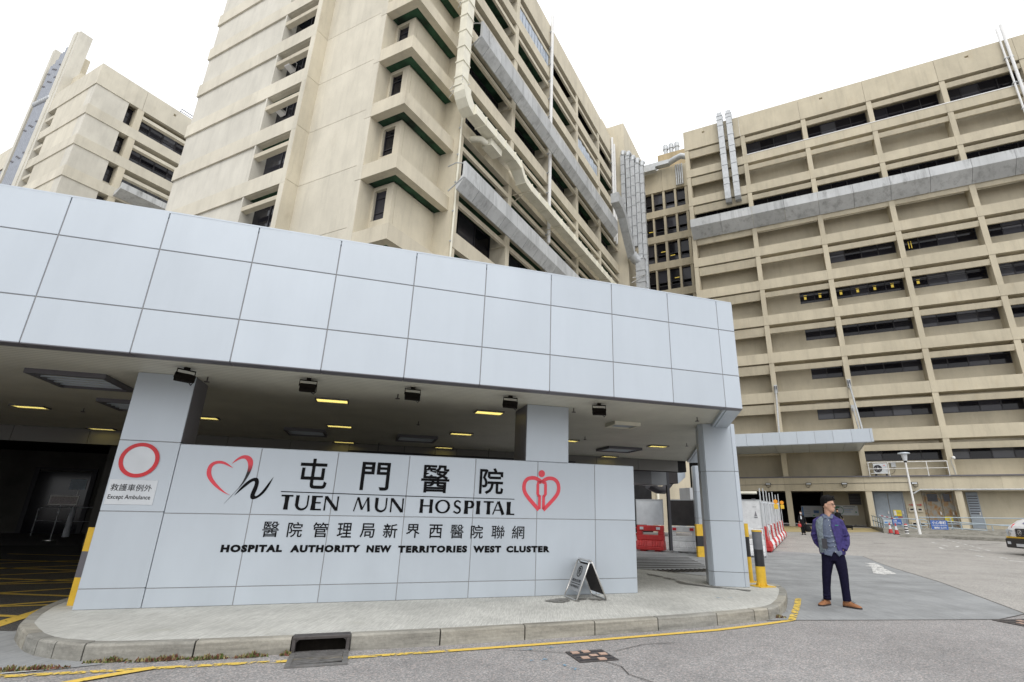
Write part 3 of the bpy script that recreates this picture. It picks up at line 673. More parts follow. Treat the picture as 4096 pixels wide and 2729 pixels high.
# round prohibition sign and its plate, fixed to the pillar
q = Thing('traffic_sign', 'round white road sign with a red ring on the left pillar', 'traffic sign', 'S', (-2.985, YS, 1.98))
R0, cx_, cz_ = 0.232, -2.985, 1.98
def disc(r, y0, y1, seg=64, cx=cx_, cz=cz_): return [(cx + r * math.cos(2 * PI * i / seg), cz + r * math.sin(2 * PI * i / seg)) for i in range(seg)]
q.part('disc', MB().prism(disc(0.228, 0, 0), YS - .008, YS - .001, 0, 'y'), 'plate')
rg = MB(); A = disc(0.232, 0, 0); B_ = disc(0.183, 0, 0)
for i in range(64): rg.prism([A[i], A[(i + 1) % 64], B_[(i + 1) % 64], B_[i]], YS - .014, YS - .0085, 0, 'y')
q.part('ring', rg, 'sign_red')
q = Thing('notice_plate', 'small white plate reading Except Ambulance below the round sign', 'sign', 'S', (-2.98, YS, 1.56))
q.part('plate', MB().box(-3.255, -2.705, YS - .008, YS - .001, 1.40, 1.72), 'plate', bev=0.002)
q.part('lettering', merge(text_mb('救護車例外', -3.225, 1.572, -2.755, 1.662, YS - .0085, 0.002, 0.003), text_mb('Except Ambulance', -3.228, 1.452, -2.748, 1.525, YS - .0085, 0.002, 0.008)), 'ink', fix=False)

t = Thing('sign_wall', 'low grey panelled wall carrying the hospital name in black letters', 'sign wall', 'S', (1.0, 8.8, 0.147))
t.part('core', MB().box(-2.545, 4.54, YS + .007, 8.93, 0.147, 2.215), 'joint')
sx_ = [-2.55, -1.51, -0.455, 0.605, 1.665, 2.735, 3.785, 4.552]
panelled(t, 0, 0, YS, [0.147, 0.378, 1.30, 2.222], xs_=sx_)
t.part('coping', MB().box(-2.545, 4.552, YS + .022, 8.95, 2.205, 2.225), 'clad')
for c0, c1 in zip([0.147, 0.378, 1.30], [0.378, 1.30, 2.2]):
    t.part('end_panel', MB().box(4.54, 4.552, YS + .022, 8.95, c0 + .005, c1 - .005), 'clad', bev=0.003)
# lettering, row 1: four large characters
YF = YS - 0.001
for ch, x0, x1, z1, z0 in (('屯', -0.957, -0.564, 2.103, 1.672), ('門', -0.092, 0.328, 2.09, 1.672), ('醫', 0.811, 1.253, 2.087, 1.663), ('院', 1.743, 2.143, 2.081, 1.665)):
    t.part('character', text_mb(ch, x0, z0, x1, z1, YF, 0.006, 0.014), 'ink', fix=False, label='large black character %s' % ch)
row2 = '醫院管理局新界西醫院聯網'
r2 = [(-1.314, -1.103), (-0.991, -0.795), (-0.659, -0.453), (-0.324, -0.125), (-0.005, 0.199), (0.322, 0.527), (0.658, 0.86), (1.001, 1.201), (1.328, 1.535), (1.648, 1.844), (1.982, 2.2), (2.318, 2.527)]
for k, (ch, (x0, x1)) in enumerate(zip(row2, r2)):
    t.part('character', text_mb(ch, x0, 1.004 - k * 0.0012, x1, 1.209 - k * 0.0018, YF, 0.005, 0.004 if ch in '醫聯網' else 0.009), 'ink', fix=False, label='small black character %s' % ch)
for wd, x0, x1, z1, z0 in (('HOSPITAL', -1.782, -1.018, 0.905, 0.807), ('AUTHORITY', -0.912, 0.024, 0.901, 0.802), ('NEW', 0.116, 0.467, 0.896, 0.797), ('TERRITORIES', 0.566, 1.608, 0.892, 0.791), ('WEST', 1.702, 2.153, 0.889, 0.788), ('CLUSTER', 2.237, 2.968, 0.886, 0.788)):
    t.part('word', text_mb(wd, x0, z0, x1, z1, YF, 0.005, 0.066, space=1.2), 'ink', fix=False, label='bold capitals reading ' + wd)
t.part('rule_line', MB().prism([(-1.161, 1.614), (0.6, 1.598), (2.342, 1.594), (2.342, 1.604), (0.6, 1.609), (-1.161, 1.626)], YF - .005, YF, 0, 'y'), 'ink')
# row with the hospital name: flared sans capitals drawn stroke by stroke
def arc(cx, cz, rx, rz, a0, a1, n=14): return [(cx + rx * math.cos(math.radians(a0 + (a1 - a0) * i / n)), cz + rz * math.sin(math.radians(a0 + (a1 - a0) * i / n))) for i in range(n + 1)]
TK, TN = 0.235, 0.105
def glyph(ch):
    """strokes in a 0..1 box: list of (points, widths)"""
    fl = lambda a, b, w_: ([a, ((a[0] + b[0]) / 2, (a[1] + b[1]) / 2), b], [w_ * 1.15, w_ * 0.92, w_ * 1.15])
    def ring(cx, cz, rx, rz, a0, a1, wk, wn, n=26):
        P = arc(cx, cz, rx, rz, a0, a1, n); W = [wn + (wk - wn) * abs(math.cos(math.radians(a0 + (a1 - a0) * i / n))) ** 1.3 for i in range(n + 1)]; return (P, W)
    if ch == 'T': return [fl((.5, 0), (.5, 1), TK * 1.15), ([(0, .945), (1, .945)], [.12, .12])], 0.157
    if ch == 'U':
        P = [(.13, 1), (.13, .4)] + arc(.5, .38, .37, .34, 180, 360, 16)[1:] + [(.87, 1)]
        W = [TK, TK * .95] + [TK * .95 + (TN - TK * .95) * (i / 16) ** 0.8 for i in range(1, 17)] + [TN * 1.15]
        return [(P, W)], 0.194
    if ch == 'E': return [fl((.17, 0), (.17, 1), TK * 1.25), ([(.2, .945), (1, .945)], .11), ([(.2, .52), (.88, .52)], .10), ([(.2, .055), (1, .055)], .11)], 0.137
    if ch == 'N': return [fl((.07, 0), (.07, 1), TN), fl((.93, 0), (.93, 1), TN), ([(.1, .96), (.9, .04)], [TK * .9, TK * .9])], 0.2
    if ch == 'M': return [([(.03, 0), (.2, 1)], [TN * .8, TN * .8]), ([(.22, .96), (.5, .12)], [TK * .7, TK * .7]), ([(.5, .12), (.76, .96)], [TN * .7, TN * .7]), ([(.78, 1), (.9, 0)], [TK * .75, TK * .8])], 0.246
    if ch == 'H': return [fl((.13, 0), (.13, 1), TK), fl((.87, 0), (.87, 1), TK), ([(.13, .52), (.87, .52)], .10)], 0.198
    if ch == 'O': return [ring(.5, .5, .43, .45, 0, 360, TK * .85, TN, 40)], 0.227
    if ch == 'S':
        P = [(.88, .86)] + arc(.5, .73, .34, .22, 40, 180, 10) + [(.22, .60), (.5, .5), (.78, .40)] + arc(.5, .27, .36, .22, 0, -140, 10) + [(.06, .16)]
        W = [.13] + [.11 + .004 * i for i in range(11)] + [.17, .2, .17] + [.15 - .004 * i for i in range(11)] + [.13]; return [(P, W)], 0.129
    if ch == 'P': return [fl((.2, 0), (.2, 1), TK * 1.25), ([(.2, .945), (.55, .945)] + arc(.58, .71, .30, .235, 90, -90, 12) + [(.2, .475)], [.1, .11] + [.11 + .13 * math.sin(PI * i / 12) for i in range(13)] + [.1])], 0.154
    if ch == 'I': return [fl((.5, 0), (.5, 1), TK * 1.25)], 0.062
    if ch == 'A': return [([(.04, 0), (.46, 1)], [TN * .9, TN * .9]), ([(.5, 1), (.94, 0)], [TK * .85, TK * 1.05]), ([(.22, .34), (.74, .34)], .09)], 0.191
    if ch == 'L': return [fl((.18, 0), (.18, 1), TK * 1.35), ([(.2, .055), (1, .055)], .11)], 0.121
    return [], 0.1
name_pos = [('T', -1.144, -0.987), ('U', -0.951, -0.757), ('E', -0.726, -0.589), ('N', -0.559, -0.359), ('M', -0.142, 0.104), ('U', 0.157, 0.348), ('N', 0.383, 0.582), ('H', 0.827, 1.025), ('O', 1.066, 1.293), ('S', 1.346, 1.475), ('P', 1.521, 1.675), ('I', 1.714, 1.776), ('T', 1.831, 1.996), ('A', 1.98, 2.171), ('L', 2.227, 2.348)]
for ch, x0, x1 in name_pos:
    st, _ = glyph(ch); z0 = 1.373 - (x0 + 1.1) * 0.0062; hgt = 0.203; m_ = MB(); w_ = x1 - x0
    for P, W in st:
        WW = W if isinstance(W, list) else [W] * len(P)
        PP = [(x0 + p[0] * w_, z0 + p[1] * hgt) for p in P]
        # widths are fractions of letter height for every stroke
        m_.stroke(PP, [q_ * 0.198 for q_ in WW], YF, 0.006)
    t.part('letter', m_, 'ink', label='flared black capital ' + ch)
def outline_part(t, name, pts, mat, label, th=0.005, frag=False):
    """filled outline traced as two edges running in the same direction"""
    a, b = pts; m_ = MB(); n = min(len(a), len(b))
    for i in range(n - 1): m_.prism([a[i], a[i + 1], b[i + 1], b[i]], YF - th, YF, 0, 'y')
    return t.part(name, m_, mat, label=label)
HO = [(-1.834, 1.922), (-1.906, 1.978), (-1.958, 2.006), (-2.026, 2.019), (-2.097, 2.0), (-2.14, 1.957), (-2.156, 1.9), (-2.153, 1.839), (-2.134, 1.789), (-2.09, 1.731), (-2.022, 1.667), (-1.947, 1.615), (-1.875, 1.577), (-1.805, 1.551)]
HI = [(-1.834, 1.922), (-1.9, 1.947), (-1.961, 1.972), (-2.019, 1.98), (-2.072, 1.965), (-2.098, 1.933), (-2.103, 1.887), (-2.093, 1.831), (-2.068, 1.782), (-2.03, 1.733), (-1.978, 1.679), (-1.923, 1.63), (-1.862, 1.582), (-1.805, 1.551)]
def smooth(P, it=2):
    for _ in range(it):
        R_ = [P[0]]
        for a, b in zip(P, P[1:]): R_ += [(a[0] * .75 + b[0] * .25, a[1] * .75 + b[1] * .25), (a[0] * .25 + b[0] * .75, a[1] * .25 + b[1] * .75)]
        P = R_ + [P[-1]]
    return P
outline_part(t, 'emblem_heart', (smooth(HO), smooth(HI)), 'logo_red', 'red left half of the heart emblem')
SO = [(-1.862, 1.982), (-1.839, 2.022), (-1.792, 2.077), (-1.731, 2.111), (-1.662, 2.104), (-1.611, 2.064), (-1.591, 2.007), (-1.593, 1.934), (-1.608, 1.861), (-1.633, 1.787), (-1.667, 1.714), (-1.704, 1.657), (-1.764, 1.58), (-1.807, 1.513), (-1.857, 1.438)]
SI = [(-1.862, 1.982), (-1.822, 2.013), (-1.785, 2.041), (-1.741, 2.061), (-1.697, 2.055), (-1.665, 2.015), (-1.646, 1.953), (-1.647, 1.89), (-1.66, 1.807), (-1.68, 1.734), (-1.713, 1.657), (-1.749, 1.6), (-1.792, 1.529), (-1.821, 1.488), (-1.857, 1.438)]
def mk_fade():
    m, n, b = newmat('red to black print'); gm_ = n.nodes.new('ShaderNodeNewGeometry'); sx1 = n.nodes.new('ShaderNodeSeparateXYZ'); n.links.new(gm_.outputs['Position'], sx1.inputs[0])
    mr = n.nodes.new('ShaderNodeMapRange'); mr.inputs[1].default_value = 1.84; mr.inputs[2].default_value = 2.02; n.links.new(sx1.outputs[2], mr.inputs[0])
    r = ramp(n, mr.outputs[0], [(0.15, (0.008, 0.008, 0.01, 1)), (0.8, (0.72, 0.055, 0.08, 1))]); n.links.new(r.outputs[0], b.inputs['Base Color']); b.inputs['Roughness'].default_value = 0.45; return m
MAT['fade'] = mk_fade()
outline_part(t, 'emblem_stroke', (smooth(SO), smooth(SI)), 'fade', 'right half of the heart fading from red to black')
NA = [(-1.749, 1.55), (-1.729, 1.591), (-1.686, 1.663), (-1.641, 1.726), (-1.592, 1.773), (-1.54, 1.801), (-1.496, 1.798), (-1.473, 1.762), (-1.469, 1.7), (-1.477, 1.639), (-1.492, 1.587), (-1.495, 1.552), (-1.466, 1.547), (-1.425, 1.589), (-1.38, 1.662), (-1.344, 1.735), (-1.292, 1.819)]
NB = [(-1.749, 1.55), (-1.71, 1.591), (-1.663, 1.643), (-1.615, 1.691), (-1.575, 1.733), (-1.541, 1.755), (-1.52, 1.745), (-1.52, 1.694), (-1.537, 1.627), (-1.55, 1.565), (-1.544, 1.52), (-1.514, 1.501), (-1.469, 1.512), (-1.418, 1.549), (-1.37, 1.606), (-1.328, 1.695), (-1.292, 1.819)]
NA2 = [(-1.749, 1.55), (-1.735, 1.58), (-1.70, 1.645), (-1.65, 1.715), (-1.592, 1.773), (-1.54, 1.801), (-1.496, 1.798), (-1.472, 1.762), (-1.467, 1.70), (-1.478, 1.64), (-1.492, 1.59), (-1.496, 1.56), (-1.482, 1.546), (-1.455, 1.556), (-1.38, 1.662), (-1.344, 1.735), (-1.292, 1.819)]
outline_part(t, 'emblem_stroke', (smooth(NA), smooth(NB)), 'ink', 'black n-shaped flourish of the emblem')
# second emblem: a figure inside a heart, in red
EM = MB(); yy = YF
hl = [(2.765, 1.44), (2.57, 1.635), (2.51, 1.72), (2.495, 1.80), (2.51, 1.88), (2.56, 1.935), (2.63, 1.95), (2.70, 1.948), (2.765, 1.915), (2.81, 1.885)]
hr = [(2.845, 1.44), (3.04, 1.63), (3.105, 1.72), (3.118, 1.80), (3.10, 1.885), (3.045, 1.94), (2.97, 1.957), (2.91, 1.95), (2.855, 1.92), (2.81, 1.885)]
EM.stroke(smooth(hl), 0.060, yy, 0.006); EM.stroke(smooth(hr), 0.060, yy, 0.006)
EM.stroke([(2.80, 1.89), (2.745, 1.87), (2.742, 1.84), (2.742, 1.69), (2.77, 1.655)], 0.048, yy, 0.006); EM.stroke([(2.775, 1.67), (2.775, 1.455)], 0.048, yy, 0.006)
EM.stroke([(2.82, 1.89), (2.876, 1.87), (2.878, 1.84), (2.878, 1.69), (2.85, 1.655)], 0.048, yy, 0.006); EM.stroke([(2.848, 1.67), (2.845, 1.455)], 0.048, yy, 0.006)
t.part('emblem_figure', EM, 'logo_red', label='red heart outline with a standing figure')
t.part('emblem_head', MB().prism([(2.805 + 0.058 * math.cos(2 * PI * i / 24), 2.024 + 0.058 * math.sin(2 * PI * i / 24)) for i in range(24)], YF - .006, YF, 0, 'y'), 'logo_red', label='red dot above the heart')

t = Thing('clad_pillar', 'grey clad pillar rising from the sign wall behind the red emblem', 'pillar', 'S', (2.9, 9.0, 0.147))
t.part('core', MB().box(2.53, 3.28, 8.965, 9.40, 0.147, 3.20).box(2.53, 3.28, YS + .02, 8.965, 2.228, 3.20), 'joint')
t.part('panel', MB().box(2.52, 3.29, YS, YS + .02, 2.228, 3.195), 'clad', bev=0.003)
t.part('panel', MB().box(2.51, 2.53, YS + .022, 9.41, 2.228, 3.195), 'clad_dark', bev=0.003, label='pillar side panel, shade painted on above the sign wall')  # shaded side painted with the dark copy of the cladding
t.part('panel', MB().box(3.28, 3.295, YS + .022, 9.41, 2.228, 3.195), 'clad', bev=0.003)

# right-hand column with chamfered corners, and the one behind it
def column(x, y, label, zb, guard=False):
    """x, y: left end of the front face"""
    t = Thing('clad_column', label, 'column', 'S', (x + 0.3, y, zb))
    fx, fy = math.cos(-PI / 6), math.sin(-PI / 6)
    def q(a, b): return (x + fx * a - fy * b, y + fy * a + fx * b)     # a along the front, b into depth
    wd, ch, dp = 0.555, 0.125, 0.80
    k = ch / math.sqrt(2)
    shape = [(0, 0), (wd, 0), (wd + k, k), (wd + k, dp - k), (wd, dp), (0, dp), (-k, dp - k), (-k, k)]
    cen = (wd / 2, dp / 2)
    sm = [((a - cen[0]) * 0.955 + cen[0], (b - cen[1]) * 0.965 + cen[1]) for a, b in shape]
    t.part('core', MB().prism([q(*p) for p in sm], zb, 3.20), 'joint')
    zs = [zb, 0.40, 1.31, 2.245, 3.20]
    for i in range(8):
        a, b = Vector(shape[i]), Vector(shape[(i + 1) % 8]); dr = (b - a).normalized(); nn = Vector((-dr.y, dr.x)) * 0.015
        a1, b1 = a + dr * 0.007, b - dr * 0.007
        for c0, c1 in zip(zs, zs[1:]):
            t.part('panel', MB().prism([q(*a1), q(*b1), q(*(b1 + nn)), q(*(a1 + nn))], c0 + .005, c1 - .005), 'clad', bev=0.002)
column(6.445, 9.185, 'grey clad column standing on the pavement at the right end of the canopy', 0.147)
column(11.80, 17.5, 'grey clad column farther back, half hidden behind the front column', 0.02)

# ------------------------------------------------------------------ behind the canopy: ambulance hall
HW_ = plain('hall wall with painted shade', (0.10, 0.095, 0.085), 0.8, 0, 0.4, 0.8)  # wall colour kept dark to stand in for the hall's deep shade
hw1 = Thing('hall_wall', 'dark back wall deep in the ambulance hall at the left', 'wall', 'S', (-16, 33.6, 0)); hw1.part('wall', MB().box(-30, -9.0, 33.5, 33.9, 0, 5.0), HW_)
hw1.part('door', MB().box(-15.6, -13.4, 33.42, 33.5, 0, 2.9), 'glass'); hw1.part('door_frame', MB().box(-15.8, -15.6, 33.40, 33.5, 0, 3.0).box(-13.4, -13.2, 33.40, 33.5, 0, 3.0).box(-15.8, -13.2, 33.40, 33.5, 3.0, 3.1), 'frame')
for i in range(4): hw1.part('wall_board', MB().box(-12.9 + (i % 2) * .8, -12.3 + (i % 2) * .8, 33.44, 33.5, 1.1 + (i // 2) * .9, 1.8 + (i // 2) * .9), 'rail')
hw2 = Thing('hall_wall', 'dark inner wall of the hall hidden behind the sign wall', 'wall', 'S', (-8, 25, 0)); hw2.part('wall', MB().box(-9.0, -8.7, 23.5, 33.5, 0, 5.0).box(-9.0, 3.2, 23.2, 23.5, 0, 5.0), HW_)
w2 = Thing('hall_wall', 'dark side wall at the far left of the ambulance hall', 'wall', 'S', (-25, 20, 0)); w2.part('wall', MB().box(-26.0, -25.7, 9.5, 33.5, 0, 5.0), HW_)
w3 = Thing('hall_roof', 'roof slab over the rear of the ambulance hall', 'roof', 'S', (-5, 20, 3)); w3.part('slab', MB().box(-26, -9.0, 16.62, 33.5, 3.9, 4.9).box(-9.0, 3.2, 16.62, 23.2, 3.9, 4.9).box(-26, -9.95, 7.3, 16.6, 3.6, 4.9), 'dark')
t = Thing('notice_stand', 'small framed notice on a thin steel stand in the dark hall', 'notice stand', 'S', (-11.6, 27.06, 0))
NS = (-11.6, 27.06); t.part('foot', MB().cyl(*NS, 0, 0.03, 0.22), 'steel'); t.part('pole', MB().cyl(*NS, 0.03, 1.36, 0.02, n=8), 'galv')
t.part('frame', MB().box(-12.0, -11.05, 27.0, 27.03, 1.34, 1.375).box(-12.0, -11.05, 27.0, 27.03, 1.67, 1.705).box(-12.0, -11.965, 27.0, 27.03, 1.375, 1.67).box(-11.085, -11.05, 27.0, 27.03, 1.375, 1.67), emit('frame catching light', (1, .95, .9), 0.0, (.85, .82, .78)))
t.part('notice', MB().box(-11.965, -11.085, 27.005, 27.02, 1.375, 1.67), plain('grey notice sheet', (0.55, 0.50, 0.48), 0.6, 0, 0.4, 30))
t = Thing('barrier_rail', 'thin tubular barrier rail in the dark hall beside the notice', 'railing', 'S', (-12, 31, 0))
t.part('rail', MB().tube([(-14.1, 31.1, 0), (-14.1, 31.1, 1.15), (-13.95, 31.1, 1.24), (-9.4, 31.1, 1.24)], 0.025, 8), 'galv')
t.part('mid_rail', MB().tube([(-14.1, 31.1, 0.62), (-9.4, 31.1, 0.62)], 0.018, 6), 'galv')
t = Thing('bollard', 'pale bollard and small square sign in the dark hall behind the notice', 'bollard', 'S', (-12.3, 30.0, 0))
t.part('post', MB().cyl(-12.35, 30.0, 0, 1.15, 0.13, 0.10), 'board'); t.part('cap', MB().ball((-12.35, 30.0, 1.16), 0.10), 'board'); t.part('sign', MB().box(-12.7, -12.1, 29.9, 29.94, 2.0, 2.45), 'rail'); t.part('sign_pole', MB().cyl(-12.35, 29.98, 1.2, 2.0, 0.02, n=6), 'steel')

# ================================================================== RIGHT-HAND HOSPITAL BLOCK (frame B, front plane u = 45)
class Lib:
    """makes a mesh once per key, then shares it between alike pieces"""
    def __init__(s, t): s.t = t; s.c = {}
    def put(s, key, name, maker, mat, og, parent=None, label=None, bev=0):
        if key not in s.c:
            mb = MB(); maker(mb); me = mb.mesh(name, mats_of(mat), k=s.t.k); fixnormals(me); s.c[key] = me
        return s.t.inst(name, s.c[key], og, parent, label, bev)
KS = 4.0 / 3.0
UR = 45.0
R = Thing('hospital_block', 'long tan hospital block with rows of recessed bays on the right', 'hospital block', 'B', (50, -10, 0.9))
RL = Lib(R)
P = [7.15, 1.82, -3.45, -8.66, -13.95, -19.2, -24.4, -29.6]
ZB = [6.82, 10.08, 13.38, 16.69, 19.97, 23.2, 26.38, 29.75, 33.0, 36.2]
R.part('core', MB().box(46.9, 62, -29.4, 7.1, 3.5, 36.4), 'tan_wall')
def has_window(k, j):
    """k: row above band k (-1 = row over the ledge), j: bay; returns 0, 1 or 0.5"""
    if k == -1: return 1 if j >= 2 else 0
    if k in (0, 1, 2, 3): return 0.5 if j == 1 else (1 if j >= 2 else 0)
    if k == 4: return 1 if j >= 2 else 0
    if k == 6: return 1
    if k == 8: return 1 if j >= 1 else 0
    return 0
for j in range(7):
    v1, v0 = P[j], P[j + 1]                       # v1 is the left side in the picture
    inner0, inner1 = v0, v1 - 0.38                # clear opening between piers
    ow = inner1 - inner0
    if j == 0: inner1 = v1 - 0.40; ow = inner1 - inner0
    for k in range(-1, 9):
        zb0 = ZB[k] if k >= 0 else 3.46; ztop = ZB[k + 1]; zt0 = (ZB[k] + 0.86) if k >= 0 else 4.30
        # pier
        RL.put(('pier', k), 'pier', lambda m: m.box(0.03, 1.25, -0.38, 0, 0, ztop - zt0 + 0.0), 'tan', (UR, v1, zt0))
        # spandrel band with its floor slab
        if k >= 0:
            RL.put(('band', round(v1 - v0, 2), 'last'), 'spandrel', lambda m: (m.box(0, 0.22, -(v1 - v0) + 0.012, 0, 0, 0.86), m.box(0.22, 1.25, -(v1 - v0) + 0.012, 0, 0, 0.16)), 'tan', (UR, v1, zb0))
        # sun louvre below the next band
        if j == 0:
            RL.put(('lou0', k), 'sunshade', lambda m: m.prism([(0.10, 0.0), (0.28, -0.72), (0.42, -0.72), (0.42, 0.0)], -ow, 0, 0, 'y') , 'tan', (UR, inner1, ztop - 0.12))
        else:
            RL.put(('lou', round(ow, 2)), 'sunshade', lambda m: m.prism([(0.06, 0.0), (0.16, -0.42), (0.30, -0.42), (0.30, 0.0)], -ow, 0, 0, 'y'), 'tan', (UR, inner1, ztop - 0.30))
        hw = has_window(k, j)
        wz1 = ztop - 0.18; wz0 = ztop - 1.36
        if k == 6: wz0 = 27.45
        if k == 8: wz0 = ZB[8] + 0.95
        if k == 4: wz0 = ztop - 1.30
        uw = UR + 1.25
        if hw < 1:
            if hw == 0:
                hgap = 0.30 if k in (5, 7) else 0.0
                RL.put(('wall', round(ow, 2), k), 'wall_panel', lambda m: m.box(0, 0.2, -ow, 0, 0, ztop - zt0 + 0.86 - hgap - (0.6 if k < 0 else 0)), 'tan_wall', (uw, inner1, zt0 - 0.86 + (0.6 if k < 0 else 0)))
            else:
                hw_w = ow * 0.46
                RL.put(('wallh', k), 'wall_panel', lambda m: (m.box(0, 0.2, -ow + hw_w, 0, 0, ztop - zt0), m.box(0, 0.2, -ow, -ow + hw_w, 0, wz0 - zt0)), 'tan_wall', (uw, inner1, zt0))
                wn = RL.put(('winh',), 'window', lambda m: (m.box(0, .06, -hw_w, 0, 0, .06), m.box(0, .06, -hw_w, 0, 1.12, 1.18), [m.box(0, .06, -hw_w * i / 2 - .03, -hw_w * i / 2 + .03, .06, 1.12) for i in range(3)]), 'frame', (uw + .02, inner0 + hw_w, wz0))
                for i in range(2):
                    RL.put(('paneh',), 'pane', lambda m: m.box(0, .02, -hw_w / 2 + .04, 0, 0, 1.05), 'glass', (uw + .06, inner0 + hw_w - hw_w * i / 2 - .03, wz0 + .06), wn)
        else:
            hz = wz1 - wz0
            if wz0 > zt0 + 0.02 or k == 6:
                if not (k == 6): RL.put(('sill', round(ow, 2), k), 'wall_panel', lambda m: m.box(0, 0.2, -ow, 0, 0, wz0 - zt0), 'tan_wall', (uw, inner1, zt0))
            n = 4 if j != 0 else 5
            wn = RL.put(('win', round(ow, 2), round(hz, 2)), 'window', lambda m: (m.box(0, .06, -ow, 0, 0, .06), m.box(0, .06, -ow, 0, hz - .06, hz), m.box(0.01, .05, -ow, 0, hz * .62, hz * .62 + .035), [m.box(0, .06, -ow * i / n - .035, -ow * i / n + .035, .06, hz - .06) for i in range(n + 1)]), 'frame', (uw + .02, inner1, wz0))
            for i in range(n):
                RL.put(('pane', round(ow, 2), round(hz, 2)), 'pane', lambda m: m.box(0, .02, -ow / n + .07, 0, 0, hz - .12), 'glass', (uw + .06, inner1 - ow * i / n - .035, wz0 + .06), wn)
        # lit lamps glimpsed at the ceiling behind the glass
        if hw and (k, j) in ((3, 1), (3, 2), (3, 3), (6, 1), (6, 2), (6, 3), (4, 3)):
            nl = {(3, 1): 2, (3, 2): 4, (3, 3): 1, (6, 1): 2, (6, 2): 3, (6, 3): 1, (4, 3): 1}[(k, j)]
            for i in range(nl):
                vv = inner1 - ow * (i + 0.32) / max(nl, 3) if hw == 1 else inner0 + ow * 0.46 * (1 - (i + 0.3) / 2)
                if k == 3: RL.put('wl3', 'reflected_lamp', lambda m: (m.box(0, .012, -.16, 0.02, 0.12, 0.36), m.box(0, .012, -.20, 0.04, 0.46, 0.50)), 'lamp_win', (uw + .045, vv, wz0 + .25))
                else: RL.put('wl6', 'reflected_lamp', lambda m: (m.box(0, .012, -.05, 0, 0, 0.6), m.box(0, .012, -.22, -0.17, 0, 0.6)), 'lamp_win', (uw + .045, vv, wz0 + .2))
    # parapet panel
    def para(m):
        ln_ = (v1 - v0); m.box(0, 0.25, -ln_ + 0.02, 0, 0, 2.26)
    if j in (0, 2, 4, 6):
        vc_ = {0: 1.95, 2: 1.9, 4: 2.2, 6: 2}[j]
        def para(m):
            ln_ = (v1 - v0); a = -vc_ - 0.13; b = -vc_ + 0.13
            m.box(0, .25, -ln_ + .02, a, 0, 2.26); m.box(0, .25, b, 0, 0, 2.26); m.box(0, .25, a, b, 0, 1.55); m.box(0, .25, a, b, 1.76, 2.26)
    pm_ = MB(); para(pm_); R.part('parapet', MB().add([(a + UR - 0.02, b + v1, z + 36.2) for a, b, z in pm_.v], pm_.f), 'tan')
    RL.put(('psoff', round(v1 - v0, 2)), 'roof_slab', lambda m: m.box(0.25, 1.6, -(v1 - v0), 0, 0, 0.18), 'tan', (UR, v1, 36.2))
# white rail on the top floor sill
R.part('sill_rail', MB().box(UR - .03, UR + .02, -29, 1.45, 33.87, 33.94), 'white')
# left return wall of the block
R.part('side_wall', MB().box(45.03, 52, 7.12, 7.16, 3.5, 38.46), 'tan')
# grey trough (planter) hanging on the facade at band 6
for a, b in zip([7.02, 1.62, -3.65, -8.86, -14.15, -19.4, -24.6], [1.62, -3.65, -8.86, -14.15, -19.4, -24.6, -29.6]):
    for i in range(2):
        c0, c1 = a + (b - a) * i / 2, a + (b - a) * (i + 1) / 2
        m_ = MB().prism([(43.95, 27.66), (43.95, 26.85), (44.96, 26.02), (44.99, 26.02), (44.99, 26.42), (44.15, 27.0), (44.15, 27.66)][::-1], c1 + .012, c0 - .012, 0, 'y')
        R.part('trough', m_, 'planter')
# roof pipes at far right
for dv, r_, z1 in ((0, 0.07, 39.6), (-0.34, 0.11, 39.9)):
    q = Thing('roof_pipe', ('thinner' if dv == 0 else 'thicker') + ' of the two pale pipes rising over the parapet at the far right', 'pipe', 'B', (44.85, -18.4 + dv, 26.3))
    q.part('pipe', MB().cyl(44.84, -18.42 + dv, 26.4, z1, r_, n=10), 'white')
    for z in (29, 31.5, 34, 36.5): q.part('clip', MB().box(44.74, 44.97, -18.56 + dv, -18.28 + dv, z, z + .06), 'galv')
# twin ducts down the facade
def duct_stack(pts_v, label, dz):
    v_a, v_b, lean = pts_v
    q = Thing('air_duct', label, 'air duct', 'B', (44.6, v_a, 29.2)); Z = [29.9 + dz, 30.9, 31.6, 33.0, 34.3, 35.0, 36.3, 37.6, 38.3 + dz, 38.75]
    for a, b in zip(Z, Z[1:]):
        m_ = MB(); m_.box(44.38, 44.82, v_b, v_a, a + .01, b - .01); q.part('section', m_, 'galv')
        q.part('flange', MB().box(44.345, 44.855, v_b - .035, v_a + .035, b - .03, b + .03), 'galv')
    q.part('section', MB().box(44.40, 44.85, v_b + .03, v_a - .03, 38.8, 39.15), 'galv')
    m_ = MB().prism([(44.38, 29.9 + dz), (44.82, 29.9 + dz), (45.15, 29.55 + dz), (45.15, 29.1 + dz), (44.7, 29.1 + dz), (44.42, 29.35 + dz)], v_b, v_a, 0, 'y'); q.part('elbow', m_, 'galv')
duct_stack((3.74, 3.22, 0), 'left one of the twin galvanised ducts climbing over the parapet', 0)
duct_stack((2.90, 2.38, 0), 'right one of the twin galvanised ducts climbing over the parapet', 0.05)
